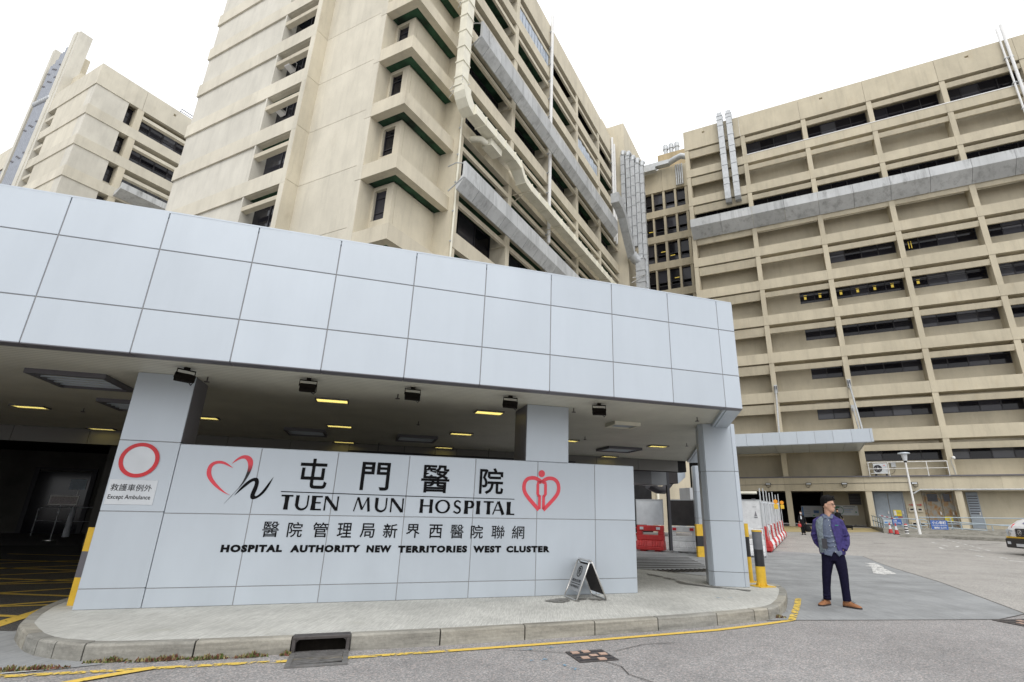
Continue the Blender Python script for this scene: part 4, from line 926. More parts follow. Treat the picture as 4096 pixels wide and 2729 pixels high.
# ledge over the ground floor with its gutter edge
for a, b in zip([7.15, 4.6, 1.82, -0.8, -3.45, -6.1, -8.66, -11.3, -13.95, -19.2, -24.4], [4.6, 1.82, -0.8, -3.45, -6.1, -8.66, -11.3, -13.95, -19.2, -24.4, -29.6]):
    R.part('ledge_beam', MB().box(UR - .05, UR + .3, b + .008, a, 3.28, 4.30), 'tan')
R.part('ledge_slab', MB().box(UR + .3, UR + 6, -29.6, 7.15, 3.9, 4.28), 'tan_wall')
R.part('gutter_edge', MB().box(UR - .15, UR - .05, -29.6, 7.15, 4.24, 4.33), 'clad_dark')
R.part('service_pipe', MB().tube([(UR - .1, -6.3, 3.1), (UR - .1, -6.45, 3.2), (UR - .1, -6.75, 3.37), (UR - .1, -29, 3.40)], 0.05, 8), 'galv')
R.part('cable', MB().tube([(UR - .07, 7, 3.70), (UR - .07, -6.3, 3.86)], 0.012, 6), 'frame')
for v_, k in ((1.82, 0), (-3.45, 1), (-8.66, 2), (-13.95, 3), (-19.2, 4), (-24.4, 5)):
    R.part('ground_pier', MB().box(UR, UR + .5, v_ - .40, v_, 0.75, 3.28), 'tan')
# ground-floor wall: open recess at left, then doors
R.part('recess_wall', MB().box(49.0, 49.2, -3.45, -0.6, 0.9, 3.9), 'tan_wall')
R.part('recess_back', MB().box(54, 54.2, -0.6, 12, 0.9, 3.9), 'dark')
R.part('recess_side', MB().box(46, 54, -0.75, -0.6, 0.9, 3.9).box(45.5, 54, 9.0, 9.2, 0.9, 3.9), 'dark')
R.part('wall_vent', MB().box(48.93, 49.0, -3.35, -2.55, 2.42, 3.25), 'frame')
for i in range(7): R.part('vent_slat', MB().box(48.88, 48.93, -3.33, -2.57, 2.45 + i * .115, 2.49 + i * .115), 'clad_dark')
R.part('ground_wall', MB().box(46.0, 46.2, -29.6, -3.45, 0.75, 3.9), 'tan_wall')
R.part('recess_end', MB().box(46.0, 49, -3.6, -3.45, 0.75, 3.9), 'tan_wall')
rust = None
def mk_rust():
    m, n, b = newmat('rusty grey door'); p = pos_node(n, (1, 1, .5)); t_ = noise(n, p, 3.5, 8, .75); r = ramp(n, t_.outputs[0], [(0.46, (0.27, 0.265, 0.24, 1)), (0.56, (0.30, 0.20, 0.10, 1)), (0.66, (0.24, 0.10, 0.04, 1))])
    n.links.new(r.outputs[0], b.inputs['Base Color']); b.inputs['Roughness'].default_value = .8; return m
MAT['rust'] = mk_rust()
MAT['door_grey'] = plain('blue grey door', (0.27, 0.31, 0.355), .5, 0, .12, 2)
def door(name_, v1, v0, z1, mat, label, vents=0):
    d = R.part(name_, MB().box(45.90, 45.97, v0 + .02, v1 - .02, 0.85, z1 - .02), mat, label=label, origin=(45.9, v1, .85))
    R.part('handle', MB().box(45.86, 45.90, v0 + .1, v0 + .16, 1.75, 1.95), 'steel', parent=d)
    if vents:
        for i in range(8): R.part('vent_slat', MB().box(45.87, 45.90, v0 + .08, v1 - .08, z1 - .25 - i * .16 - .05, z1 - .25 - i * .16), 'frame', parent=d)
    return d
door('door', -3.98, -4.85, 3.2, 'door_grey', 'plain blue grey door leaf, left'); door('door', -4.85, -5.72, 3.2, 'door_grey', 'plain blue grey door leaf with a yellow notice')
R.part('door_frame', MB().box(45.93, 46.0, -3.98, -3.9, .85, 3.28).box(45.93, 46.0, -5.8, -5.72, .85, 3.28).box(45.93, 46, -5.8, -3.9, 3.2, 3.28), 'door_grey')
for v1, v0, lb in ((-7.05, -7.92, 'rusty grey door leaf with a small dark window'), (-7.96, -8.62, 'rusty door leaf beside the pier')):
    d = door('door', v1, v0, 3.2, 'rust', lb); R.part('pane', MB().box(45.87, 45.90, v0 + .15, v1 - .15, 2.62, 3.12), 'glass', parent=d)
R.part('door_frame', MB().box(45.93, 46.0, -7.05, -6.92, .85, 3.28).box(45.93, 46.0, -8.7, -8.62, .85, 3.28), 'rust')
door('door', -9.38, -10.08, 3.25, 'door_grey', 'louvred service door', 1)
R.part('hose_panel', MB().box(45.92, 46.0, -6.9, -5.85, .85, 2.62), plain('cream panel', (0.50, 0.44, 0.32), .6, 0, .1, 3))
# wall fittings: fire inlets and meter boxes
for v_, lb in ((-6.15, 'left'), (-6.62, 'right')):
    q = Thing('fire_inlet', 'red fire service inlet above the %s meter box between the doors' % lb, 'fire inlet', 'B', (45.9, v_, 2.35))
    q.part('body', MB().tube([(45.9, v_ + .12, 2.38), (45.9, v_ - .12, 2.38)], .025, 8), 'red'); q.part('cap', MB().tube([(45.82, v_ - .1, 2.38), (45.9, v_ - .1, 2.38)], .06, 12), 'red')
    for z_, up in ((2.05, 'upper'), (1.1, 'lower')):
        q = Thing('meter_box', '%s %s cream meter box with a dark window between the doors' % (up, lb), 'meter box', 'B', (45.9, v_, z_))
        q.part('box', MB().box(45.8, 45.91, v_ - .17, v_ + .17, z_ - .14, z_ + .14), plain('cream box', (.55, .5, .4), .5), bev=.01); q.part('window', MB().box(45.79, 45.8, v_ - .10, v_ + .10, z_ - .03, z_ + .08), 'glass')
def notice(name_, label, u, v1, v0, z0, z1, col, bars, cat='notice', ink=(0.05, 0.05, 0.2)):
    q = Thing(name_, label, cat, 'B', (u, (v0 + v1) / 2, z0)); q.part('board', MB().box(u, u + .03, v0, v1, z0, z1), plain(name_ + ' sheet', col, .5, 0, .08, 3))
    mi = plain(name_ + ' print', ink, .6)
    for (a, b, c0, c1, cm) in bars:
        W_, H_ = v1 - v0, z1 - z0
        q.part('print', MB().box(u - .006, u, v1 - W_ * b, v1 - W_ * a, z0 + H_ * c0, z0 + H_ * c1), cm or mi)
    return q
BL = plain('blue print', (.10, .25, .55), .5); GR = plain('green print', (.03, .30, .15), .5); GY = plain('grey print', (.25, .27, .3), .5); YL = MAT['yellow']
notice('notice_board', 'grey and white notice board in the dark recess behind the woman', 48.9, 0.95, -0.62, 1.45, 2.30, (.50, .53, .57), [(.02, .10, .1, .9, BL), (.42, .98, .06, .94, plain('white print', (.55, .57, .58), .5)), (.55, .8, .35, .6, BL), (.12, .4, .3, .32, GY), (.12, .4, .5, .52, GY), (.12, .4, .7, .72, GY), (.5, .6, .1, .2, GR)], 'notice board')
q = notice('wall_banner', 'long white banner with a green round emblem on the recess wall', 48.95, -1.35, -3.05, 1.62, 2.36, (.80, .84, .86), [(.42, .9, .84, .9, GY), (.42, .8, .68, .71, GY), (.42, .8, .56, .59, BL), (.42, .7, .44, .47, GY), (.42, .72, .32, .35, BL), (.88, .93, .25, .4, GR)], 'banner')
q.part('ring_emblem', MB().tube([(48.94, -1.78 + .27 * math.cos(2 * PI * i / 20), 1.98 + .27 * math.sin(2 * PI * i / 20)) for i in range(20)], .018, 5, closed=True), GR)
q.part('leaf', MB().ball((48.93, -1.62, 2.22), (.01, .2, .07), 10, 6), GR)
notice('notice', 'yellow notice with a white figure on the blue grey door', 45.86, -5.02, -5.5, 1.62, 2.02, (.72, .58, .03), [(.05, .35, .1, .9, plain('white print 2', (.7, .7, .7), .5)), (.45, .9, .6, .65, None), (.45, .9, .4, .44, None)])
notice('notice', 'blue and red notice below the yellow one on the door', 45.86, -5.05, -5.52, 1.44, 1.58, (.25, .06, .07), [(.0, .4, 0, 1, BL)])
notice('notice', 'yellow notice low on the rusty doors', 45.86, -7.95, -8.4, 1.28, 1.64, (.75, .62, .03), [(.1, .9, .45, .5, GY), (.45, .55, .1, .4, GY)])

# floodlights along the ledge
for v_, lb, sd in ((2.94, 'leftmost', 0), (0.14, 'second from the left', 0.06), (-2.19, 'third from the left, over the banner', 0), (-6.44, 'behind the lamp post', -0.06)):
    q = Thing('wall_floodlight', 'small floodlight on the ledge beam, ' + lb, 'floodlight', 'B', (44.9, v_, 3.75), group='floodlights on the ledge beam')
    q.part('housing', MB().box(44.62, 44.86, v_ - .19, v_ + .19, 3.72, 3.86), 'black', bev=.02); q.part('lens', MB().box(44.60, 44.62, v_ - .15, v_ + .15, 3.735, 3.83), 'board')
    q.part('bracket', MB().tube([(44.74, v_ - .15 + sd, 3.74), (44.74, v_ - .12 + sd, 3.58), (44.8, v_ + sd, 3.52), (44.74, v_ + .12 + sd, 3.58), (44.74, v_ + .15 + sd, 3.74)], .018, 6), 'black'); q.part('arm', MB().tube([(44.8, v_ + sd, 3.55), (44.95, v_ + sd, 3.55)], .02, 6), 'black')
# air conditioner and rails on the ledge
q = Thing('air_conditioner', 'beige outdoor air conditioner unit with a round fan on the ledge', 'air conditioner', 'B', (45.3, -4.65, 4.28))
q.part('casing', MB().box(45.2, 45.55, -5.1, -4.22, 4.48, 5.2), 'board', bev=.02)
q.part('fan_ring', MB().tube([(45.18, -4.50 + .24 * math.cos(2 * PI * i / 24), 4.84 + .24 * math.sin(2 * PI * i / 24)) for i in range(24)], .018, 6, closed=True), 'frame')
q.part('fan_opening', MB().tube([(45.19, -4.50, 4.84), (45.21, -4.50, 4.84)], .24, 24), 'black')
q.part('fan_hub', MB().tube([(45.16, -4.50, 4.84), (45.19, -4.50, 4.84)], .06, 12), 'board')
for i in range(5):
    a = 2 * PI * i / 5; q.part('fan_blade', MB().add([(45.185, -4.5 + .06 * math.cos(a), 4.84 + .06 * math.sin(a)), (45.175, -4.5 + .21 * math.cos(a + .1), 4.84 + .21 * math.sin(a + .1)), (45.188, -4.5 + .21 * math.cos(a + .6), 4.84 + .21 * math.sin(a + .6)), (45.19, -4.5 + .06 * math.cos(a + .7), 4.84 + .06 * math.sin(a + .7))], [(0, 1, 2, 3)]), 'clad_dark')
q.part('logo', MB().prism([(-4.96, 5.03), (-4.86, 5.03), (-4.91, 5.11)], 45.19, 45.2, 0, 'x'), 'logo_red')
q.part('stand', MB().box(45.2, 45.55, -5.05, -4.95, 4.28, 4.48).box(45.2, 45.55, -4.4, -4.3, 4.28, 4.48), 'frame')
q = Thing('junction_box', 'small pale junction box with a drooping cable right of the air conditioner', 'junction box', 'B', (45.9, -5.55, 4.9))
q.part('box', MB().box(46.1, 46.24, -5.75, -5.45, 4.98, 5.32), 'board', bev=.01); q.part('cable', MB().tube([(46.15, -5.62, 4.98), (46.15, -5.66, 4.8), (46.15, -5.55, 4.6), (46.15, -5.3, 4.48)], .015, 6), 'frame')
q = Thing('ledge_railing', 'white tube railing on the ledge around the air conditioner', 'railing', 'B', (44.8, -6.2, 4.3))
q.part('top_rail', MB().tube([(44.85, -3.87, 5.25), (44.85, -8.6, 5.25)], .028, 8), 'white'); q.part('mid_rail', MB().tube([(44.85, -3.9, 4.8), (44.85, -8.6, 4.8)], .022, 8), 'white'); q.part('top_rail', MB().tube([(44.85, -3.87, 5.25), (46.2, -3.87, 5.25)], .028, 8), 'white')
q.part('bottom_rail', MB().tube([(44.85, -4.0, 4.48), (44.85, -5.1, 4.48)], .022, 8), 'white')
for v_ in (-3.90, -5.12, -7.40, -8.58): q.part('post', MB().cyl(44.85, v_, 4.28, 5.25, .028, n=8), 'white')
q = Thing('cctv_camera', 'white dome camera on the pier at the right end of the ledge railing', 'camera', 'B', (44.95, -9.0, 5.5))
q.part('arm', MB().tube([(45, -8.92, 5.5), (44.8, -8.92, 5.52), (44.7, -8.95, 5.5)], .03, 8), 'white'); q.part('dome', MB().ball((44.68, -8.97, 5.44), .11, 12, 8), 'white'); q.part('conduit', MB().tube([(44.97, -8.85, 5.4), (44.97, -8.85, 5.1), (44.97, -8.9, 4.9), (44.97, -8.95, 4.3)], .02, 6), 'galv')

# ------------------------------------------------------------------ second canopy, hung from stays
q = Thing('hung_canopy', 'thin grey clad canopy over the block entrance, hung from steel stays', 'canopy', 'B', (42, 1, 6.1))
vs_ = [-4.04] + [-2.83 + 1.09 * i - 0.0 for i in range(0, 13)]
vs_ = [-4.04, -3.88] + [-2.83 + 1.09 * i for i in range(13)]
q.part('core', MB().prism([(39.86, -4.0), (39.86, 10.2), (45.0, 10.2), (45.0, -3.55), (40.4, -3.55)][::-1], 6.14, 6.95), 'joint')
for a, b in zip(vs_, vs_[1:]): q.part('edge_panel', MB().box(39.80, 39.85, a + .008, b - .008, 6.13, 6.99), 'clad')
q.part('edge_panel', MB().prism([(39.85, -4.04), (40.4, -3.60), (40.4, -3.55), (39.85, -3.99)][::-1], 6.13, 6.99), 'clad'); q.part('edge_panel', MB().box(40.4, 44.98, -3.60, -3.55, 6.13, 6.99), 'clad')
vs2 = [-3.5 + 1.09 * i for i in range(13)]
for a, b in zip(vs2, vs2[1:]):
    q.part('soffit_panel', MB().box(39.9, 42.4, a + .01, b - .01, 6.10, 6.135), 'clad'); q.part('soffit_panel', MB().box(42.42, 44.97, a + .01, b - .01, 6.10, 6.135), 'clad')
q.part('soffit_panel', MB().prism([(39.9, -3.95), (39.9, -3.5), (40.35, -3.5)], 6.10, 6.135), 'clad')
for v_, lb in ((1.55, 'left'), (-3.62, 'right')):
    g_ = Thing('steel_stay', lb + ' grey steel stay rod holding up the hung canopy', 'stay rod', 'B', (44.9, v_, 11.2))
    g_.part('rod', MB().tube([(44.85, v_, 11.1), (40.9, v_ + .02, 7.0)], .065, 8), 'galv'); g_.part('anchor_plate', MB().box(44.86, 45.0, v_ - .12, v_ + .12, 10.85, 11.5), 'galv')
    g_.part('bolt', MB().cyl(44.84, v_ - .06, 10.95, 11.4, .035, n=8).cyl(44.84, v_ + .06, 10.95, 11.4, .035, n=8), 'frame')
    if lb == 'right':
        g_.part('rod', MB().tube([(44.85, v_ + .03, 9.25), (41.6, v_ + .14, 7.0)], .055, 8), 'galv'); g_.part('anchor_plate', MB().box(44.86, 45.0, v_ - .08, v_ + .14, 9.05, 9.5), 'galv')

# ================================================================== CENTRAL TOWER
T = Thing('hospital_tower', 'tall beige hospital tower with corner balconies and dark window bays in the middle', 'hospital tower', 'B', (25, 22, 0))
TL = Lib(T)
TOP = 38.2
GZ = [3.2, 6.5, 9.65, 12.82, 16.07, 19.2, 22.27, 25.33, 28.29, 31.15, 34.0, 36.9]     # band bottoms of the left wing
u0, ua, uc, vb = 13.2, 13.92, 17.66, 14.32
T.part('core', MB().box(15.25, 44, 16.9, 30.6, 0, 37.8), 'beige_pale')
for a, b in zip(GZ, GZ[1:]):
    # ribbed blank part: band proud of the wall panel below it
    T.part('wall_panel', MB().box(u0 + .10, u0 + 1.3, 23.72, 31.0, a + .90, b), 'grey_pale')
    T.part('spandrel', MB().box(u0, u0 + 1.3, 20.97, 31.06, a, a + .895), 'beige_pale')
    T.part('pier', MB().box(u0 + .02, u0 + 1.3, 23.6, 23.72, a + .90, b), 'grey_pale')
    T.part('pier', MB().box(u0, u0 + .72, 20.62, 20.965, a + .0, b - .012), 'beige_pale')
    # window recess
    T.part('soffit', MB().box(u0 + .12, u0 + .66, 20.97, 23.6, b - .03, b - .004), 'beige_pale'); T.part('soffit', MB().box(u0 + .36, u0 + .66, 20.97, 23.6, b - .06, b - .031), 'green_soffit')
    T.part('sunshade', MB().prism([(u0 + .02, b - .62), (u0 + .05, b - .82), (u0 + .3, b - .88), (u0 + .3, b - .62)][::-1], 20.97, 23.6, 0, 'y'), 'beige')
    wn = T.part('window', MB().box(u0 + .66, u0 + .70, 20.97, 23.6, a + .9, a + .97).box(u0 + .66, u0 + .70, 20.97, 23.6, a + 1.4, a + 1.45).box(u0 + .66, u0 + .70, 22.25, 22.31, a + .9, b - .06), 'frame', origin=(u0 + .66, 21, a))
    T.part('pane', MB().box(u0 + .70, u0 + .74, 20.97, 23.6, a + .86, b - .05), 'glass', parent=wn)
T.part('wall_panel', MB().box(u0 + .05, u0 + 1.3, 20.62, 31.06, 36.9 + .9, TOP), 'beige_pale')
# two window cleaners' lamps / exhaust hoods in the recesses
for z_, lb in ((24.57, 'upper'), (21.58, 'lower')):
    q = Thing('exhaust_hood', lb + ' white exhaust hood in the window recesses of the tower left wing', 'exhaust hood', 'B', (13.7, 22.9, z_))
    q.part('hood', MB().prism([(13.42, z_ - .16), (13.84, z_ - .28), (13.84, z_ + .30), (13.5, z_ + .30), (13.35, z_ + .08)][::-1], 22.72, 23.12, 0, 'y'), 'white'); q.part('opening', MB().box(13.40, 13.8, 22.71, 22.72, z_ - .08, z_ + .24), 'black')
# set-back of the front wall
ZJ = [0, 3.4, 6.6, 9.8, 13.01, 16.24, 19.41, 22.52, 25.62, 28.6, 31.6, 34.6, TOP]
for a, b in zip(ZJ, ZJ[1:]):
    T.part('return_wall', MB().box(u0 + .725, ua, 20.62, 20.85, a + .01, b - .01).box(u0 + .0, u0 + .72, 20.60, 20.618, a + .012, b - .012), 'beige')
    T.part('front_wall', MB().box(ua, ua + 2.2, 16.75, 20.62, a + .012, b - .012), 'beige_pale')
BZ = [2.2, 5.4, 8.65, 11.92, 15.40, 18.86, 22.2, 25.37, 28.4, 31.3, 34.2, 37.1]
for k, (a, b) in enumerate(zip(BZ, BZ[1:])):
    h_ = .74
    # narrow strip of front wall beside the recess, cut by a joint under each band
    T.part('front_strip', MB().box(ua, ua + .8, 16.37, 16.75, a + .02, b - .01), 'beige_pale')
    # balcony band: front leg and side leg, with the soffit edge
    m_ = MB(); m_.box(ua, ua + .22, vb, 16.36, a, a + h_); m_.box(ua + .22, uc + .06, vb, vb + .22, a, a + h_); T.part('balcony_band', m_, 'beige')
    m_ = MB(); m_.box(ua + .22, ua + .84, vb + .22, 16.36, a + .05, a + .35); m_.box(ua + .84, uc, vb + .22, 15.16, a + .05, a + .35); T.part('balcony_slab', m_, 'green_soffit')
    m_ = MB(); m_.box(ua + .22, ua + .42, vb + .22, 16.36, a + .0, a + .048); m_.box(ua + .42, uc, vb + .22, vb + .40, a, a + .048); T.part('soffit_edge', m_, 'beige')
    # recess: side wall, window, inner box walls
    T.part('recess_side', MB().box(ua + .8, 14.78, 16.37, 16.39, a + h_, b).box(ua + .02, 14.76, 16.36, 16.37, a + h_, b - .005), 'beige')
    zt_ = b - .20; z0_ = b - 1.78
    m_ = MB(); m_.box(14.72, 14.95, 16.24, 16.36, a + .3, b); m_.box(14.72, 14.95, 15.16, 15.52, a + .3, b); m_.box(14.72, 14.95, 15.52, 16.24, a + .3, z0_); m_.box(14.72, 14.95, 15.52, 16.24, zt_, b); T.part('recess_wall', m_, 'beige')
    wn = T.part('window', MB().box(14.84, 14.88, 15.53, 15.57, z0_, zt_).box(14.84, 14.88, 16.19, 16.23, z0_, zt_).box(14.84, 14.88, 15.57, 16.19, z0_, z0_ + .04).box(14.84, 14.88, 15.57, 16.19, z0_ + .42, z0_ + .46).box(14.84, 14.88, 15.57, 16.19, zt_ - .4, zt_ - .36), 'frame', origin=(14.84, 15.9, z0_))
    T.part('pane', MB().box(14.88, 14.9, 15.53, 16.23, z0_ + .03, zt_), 'glass', parent=wn)
    T.part('box_wall', MB().box(14.96, uc, 15.155, 15.3, a + .3, b), 'beige')

T.part('corner_wall', MB().box(uc - .006, uc + .3, 14.04, 15.3, 0, TOP), 'beige')
# right-hand facade of the tower, plane v = 14
VC = 14.0
PU = [17.66, 22.75, 27.95, 33.2, 38.45, 43.7]
ZR = [3.5, 6.8, 10.1, 13.40, 16.72, 20.03, 23.37, 26.62, 29.86, 32.95, 35.98]
for j in range(5):
    x0, x1 = PU[j], PU[j + 1]; i0 = x0 + 0.40; ow = x1 - i0
    for k in range(len(ZR) - 1):
        a, b = ZR[k], ZR[k + 1]
        TL.put(('pier', k), 'pier', lambda m: m.box(0, .40, .03, 1.15, 0, b - a - .86), 'beige', (x0, VC, a + .86))
        TL.put(('band', round(x1 - x0, 2)), 'spandrel', lambda m: (m.box(.006, x1 - x0 - .006, 0, .25, 0, .86), m.box(0.006, x1 - x0 - .006, .25, .34, .02, .2)), 'beige', (x0, VC, a))
        TL.put(('gs', round(x1 - x0, 2)), 'green_soffit', lambda m: m.box(0, x1 - x0, 0, .85, 0.03, .2), 'green_soffit', (x0, VC + .345, a))
        TL.put(('lou', round(ow, 2)), 'sunshade', lambda m: (m.prism([(.03, 0), (.05, -.25), (.20, -.27), (.20, 0)], 0, ow, 0, 'x'), m.box(ow - .12, ow, .20, 1.0, -.25, 0), m.box(0, .1, .20, 1.0, -.25, 0)), 'beige', (i0, VC, b - .62))
        wv = VC + 1.12; z0_ = a + .80; hz = b - .05 - z0_
        n = 3
        wn = TL.put(('win', round(ow, 2), round(hz, 2)), 'window', lambda m: (m.box(0, ow, 0, .06, 0, .07), m.box(0, ow, 0, .05, .42, .48), m.box(0, ow, 0, .06, hz - .08, hz), [m.box(ow * i / n - .035, ow * i / n + .035, 0, .06, .07, hz - .08) for i in range(n + 1)]), 'frame', (i0, wv, z0_))
        for i in range(n): TL.put(('pane', round(ow, 2), round(hz, 2)), 'pane', lambda m: m.box(.04, ow / n - .04, 0, .02, 0, hz), 'glass', (i0 + ow * i / n, wv + .05, z0_), wn)
    TL.put(('parab', round(x1 - x0, 2)), 'parapet', lambda m: m.box(0.006, x1 - x0 - .006, -.02, .3, 0, TOP - 35.98), 'beige', (x0, VC, 35.98))
T.part('roof', MB().box(17.7, 43.6, 14.3, 30, 37.6, 37.8), 'beige')
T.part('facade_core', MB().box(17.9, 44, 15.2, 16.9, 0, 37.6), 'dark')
# blue-white glazing in two bays
for (x0, x1, z0_, z1_) in ((23.2, 27.85, 33.85, 35.0), (33.7, 38.3, 30.75, 31.8)):
    for i in range(10):
        a = x0 + (x1 - x0) * i / 10; T.part('glazing_panel', MB().box(a + .03, a + (x1 - x0) / 10 - .03, VC + .10, VC + .13, z0_, z1_ + .12 * (i % 2)), 'glass_blue')
# far end block of the tower, projecting
T.part('end_block', MB().box(43.75, 50.6, 13.05, 20, 0, 40.9), 'beige')
T.part('end_block_side', MB().box(42.2, 43.74, 14.9, 18, 37.8, 40.9), 'beige')
# troughs on the right-hand facade
def trough(zt, zm, zl, us, lab):
    for a, b in zip(us, us[1:]):
        m_ = MB().prism([(13.0, zt), (12.98, zm), (13.40, zl), (13.46, zl), (13.46, zl + .25), (13.12, zm + .15), (13.12, zt)], a + .012, b - .012, 0, 'x'); T.part('trough', m_, 'planter')
    T.part('trough_bracket', MB().tube([(us[0] + .1, 13.1, zt - .05), (us[0] - .05, 13.5, zt + .0), (us[0] - .02, 14.0, zt - .05)], .03, 6).tube([(us[0], 13.0, zm), (us[0], 13.9, zl)], .03, 6), 'galv')
us1 = [16.95 + 1.3 * i for i in range(0, 23)]
trough(17.45, 16.55, 15.98, [17.0] + [18.3 + 1.31 * i for i in range(18)], 'lower')
trough(27.1, 25.95, 25.45, [17.55] + [18.3 + 1.31 * i for i in range(18)], 'upper')
# pipes on the facade
for x, z0_, z1_, r_, lab in ((17.63, 8, 21.0, .055, 'thin cream drainpipe at the tower corner below the duct'), (27.86, 18.6, 39.2, .13, 'tall white pipe running up the tower facade past the roof'), (42.1, 26, 38.0, .13, 'white pipe near the far end of the tower facade, first'), (42.7, 26, 37.6, .13, 'white pipe near the far end of the tower facade, second')):
    q = Thing('drainpipe', lab, 'pipe', 'B', (x, 13.8, z0_)); vv = 13.82 if r_ > .1 else 13.92
    q.part('pipe', MB().cyl(x, vv, z0_, z1_, r_, n=10), 'white' if r_ > .1 else 'duct_cream')
    z = z0_ + .6
    while z < z1_ - .3: q.part('clip', MB().box(x - r_ - .03, x + r_ + .03, vv - .02, 14.0, z, z + .07), 'galv'); z += 1.65

# cream painted ducts at the corner and along the facade
q = Thing('air_duct', 'cream painted square duct dropping down the tower corner then running along the facade', 'air duct', 'B', (16.7, 13.4, 21))
Z = [21.75, 22.3, 23.3, 24.3, 25.4, 26.5, 27.5, 28.6, 29.8, 31.0, 32.3, 33.6, 35.0, 36.5, 38.0]
for a, b in zip(Z, Z[1:]):
    q.part('section', MB().box(16.42, 16.96, 13.2, 13.64, a + .01, b - .01), 'duct_cream'); q.part('flange', MB().box(16.38, 17.0, 13.16, 13.68, a - .035, a + .035), 'duct_cream')
q.part('elbow', MB().prism([(16.42, 21.7), (16.40, 21.3), (16.55, 20.95), (16.85, 20.62), (17.3, 20.42), (17.3, 21.05), (16.96, 21.4), (16.96, 21.7)], 12.95, 13.60, 0, 'y'), 'duct_cream')
for z_ in (22.2, 28.5): q.part('bracket', MB().tube([(16.4, 13.1, z_), (16.9, 14.35, z_)], .025, 6).tube([(17.0, 13.1, z_), (17.0, 14.35, z_)], .025, 6).tube([(16.4, 13.1, z_ - .2), (16.9, 14.3, z_ - .5)], .02, 6), 'white')
path = [(17.3, 20.43), (18.2, 20.42), (19.2, 20.42), (20.2, 20.43), (21.3, 20.44), (22.0, 20.38), (22.6, 19.75), (23.4, 19.62), (24.4, 19.63)] + [(25.5 + 1.12 * i, 19.64) for i in range(13)]
for (a, za), (b, zb_) in zip(path, path[1:]):
    m_ = MB().prism([(a + .012, za), (b - .012, zb_), (b - .012, zb_ + .46), (a + .012, za + .46)], 12.78, 13.42, 0, 'y'); q.part('section', m_, 'duct_cream')
    q.part('flange', MB().box(b - .03, b + .03, 12.74, 13.46, zb_ - .04, zb_ + .50), 'duct_cream')
for a, z_ in ((19.7, 20.40), (23.2, 19.6), (27.7, 19.6), (32.2, 19.6), (36.7, 19.6)): q.part('bracket', MB().box(a - .02, a + .02, 12.8, 14.0, z_ - .06, z_ - .02).tube([(a, 12.85, z_), (a, 13.98, z_ - .55)], .02, 6), 'beige')
q = Thing('air_duct', 'second slimmer cream duct running above and behind the first one', 'air duct', 'B', (19, 13.5, 20.9))
path = [(17.9, 21.25), (18.9, 21.15), (19.9, 21.05), (21.0, 21.0), (22.1, 20.95), (22.9, 20.45), (23.7, 20.35)] + [(24.8 + 1.12 * i, 20.34) for i in range(13)]
for (a, za), (b, zb_) in zip(path, path[1:]):
    q.part('section', MB().prism([(a + .012, za), (b - .012, zb_), (b - .012, zb_ + .40), (a + .012, za + .40)], 13.36, 13.76, 0, 'y'), 'duct_cream'); q.part('flange', MB().box(b - .025, b + .025, 13.33, 13.79, zb_ - .03, zb_ + .43), 'duct_cream')
for x in (18.1, 20.6): q.part('branch', MB().box(x, x + .7, 13.45, 13.95, 21.4, 21.95), 'duct_cream')
q = Thing('duct_fan_box', 'cream fan box with an elbow hanging under the near end of the ducts', 'fan box', 'B', (19, 13.2, 20))
q.part('box', MB().box(19.1, 20.2, 13.0, 13.6, 19.95, 20.36), 'duct_cream'); q.part('elbow', MB().tube([(19.1, 13.3, 20.1), (18.75, 13.4, 20.15), (18.65, 13.7, 20.2), (18.65, 14.2, 20.3)], .17, 10), 'duct_cream')

# galvanised duct bundle at the far corner
labs = ['leftmost of the tall galvanised duct bundle at the inner corner', 'second duct of the tall bundle at the inner corner', 'third duct of the tall bundle at the inner corner', 'fourth duct of the tall bundle at the inner corner', 'rightmost duct of the bundle, running down to the big grey riser']
for i, (va, zt_, zlo) in enumerate(((13.45, 36.8, 27.5), (12.95, 36.6, 27.0), (12.5, 36.0, 26.0), (12.05, 35.6, 24.0), (11.6, 35.2, 17))):
    q = Thing('air_duct', labs[i], 'air duct', 'B', (44, va, zlo)); wd_ = .40 if i < 4 else .36; z = zlo
    while z < zt_ - .3:
        h_ = min(1.15, zt_ - z); q.part('section', MB().box(43.55 + i * .12, 43.95 + i * .12, va - wd_, va, z + .01, z + h_ - .01), 'galv')
        q.part('flange', MB().box(43.51 + i * .12, 43.99 + i * .12, va - wd_ - .035, va + .035, z + h_ - .03, z + h_ + .03), 'galv'); z += h_
    q.part('elbow', MB().tube([(43.75 + i * .12, va - .2, zt_), (43.8 + i * .12, va - .2, zt_ + .45), (44.1 + i * .12, va - .2, zt_ + .75), (44.8, va - .2, zt_ + .8)], .22, 10), 'galv')
q = Thing('air_duct', 'wide grey riser duct behind the canopy roof at the inner corner', 'air duct', 'B', (43.8, 12, 10)); z = 10.0
while z < 24.2: q.part('section', MB().box(43.5, 44.4, 11.42, 12.28, z + .01, z + 1.19), 'galv'); q.part('flange', MB().box(43.45, 44.45, 11.37, 12.33, z + 1.17, z + 1.23), 'galv'); z += 1.2
q.part('bracket', MB().tube([(43.4, 12.6, 22.5), (43.4, 11.3, 22.6), (43.4, 12.7, 22.0)], .04, 6), 'white')
q = Thing('air_duct', 'broad sloping galvanised duct crossing the tower end above the trough', 'air duct', 'B', (41, 13, 28))
pp = [(38.6, 28.4), (39.6, 28.3), (40.6, 27.9), (41.5, 26.9), (42.4, 25.9), (43.3, 25.0)]
for (a, za), (b, zb_) in zip(pp, pp[1:]): q.part('section', MB().prism([(a + .01, za - .5), (b - .01, zb_ - .5), (b - .01, zb_ + .5), (a + .01, za + .5)], 12.2, 12.95, 0, 'y'), 'galv')
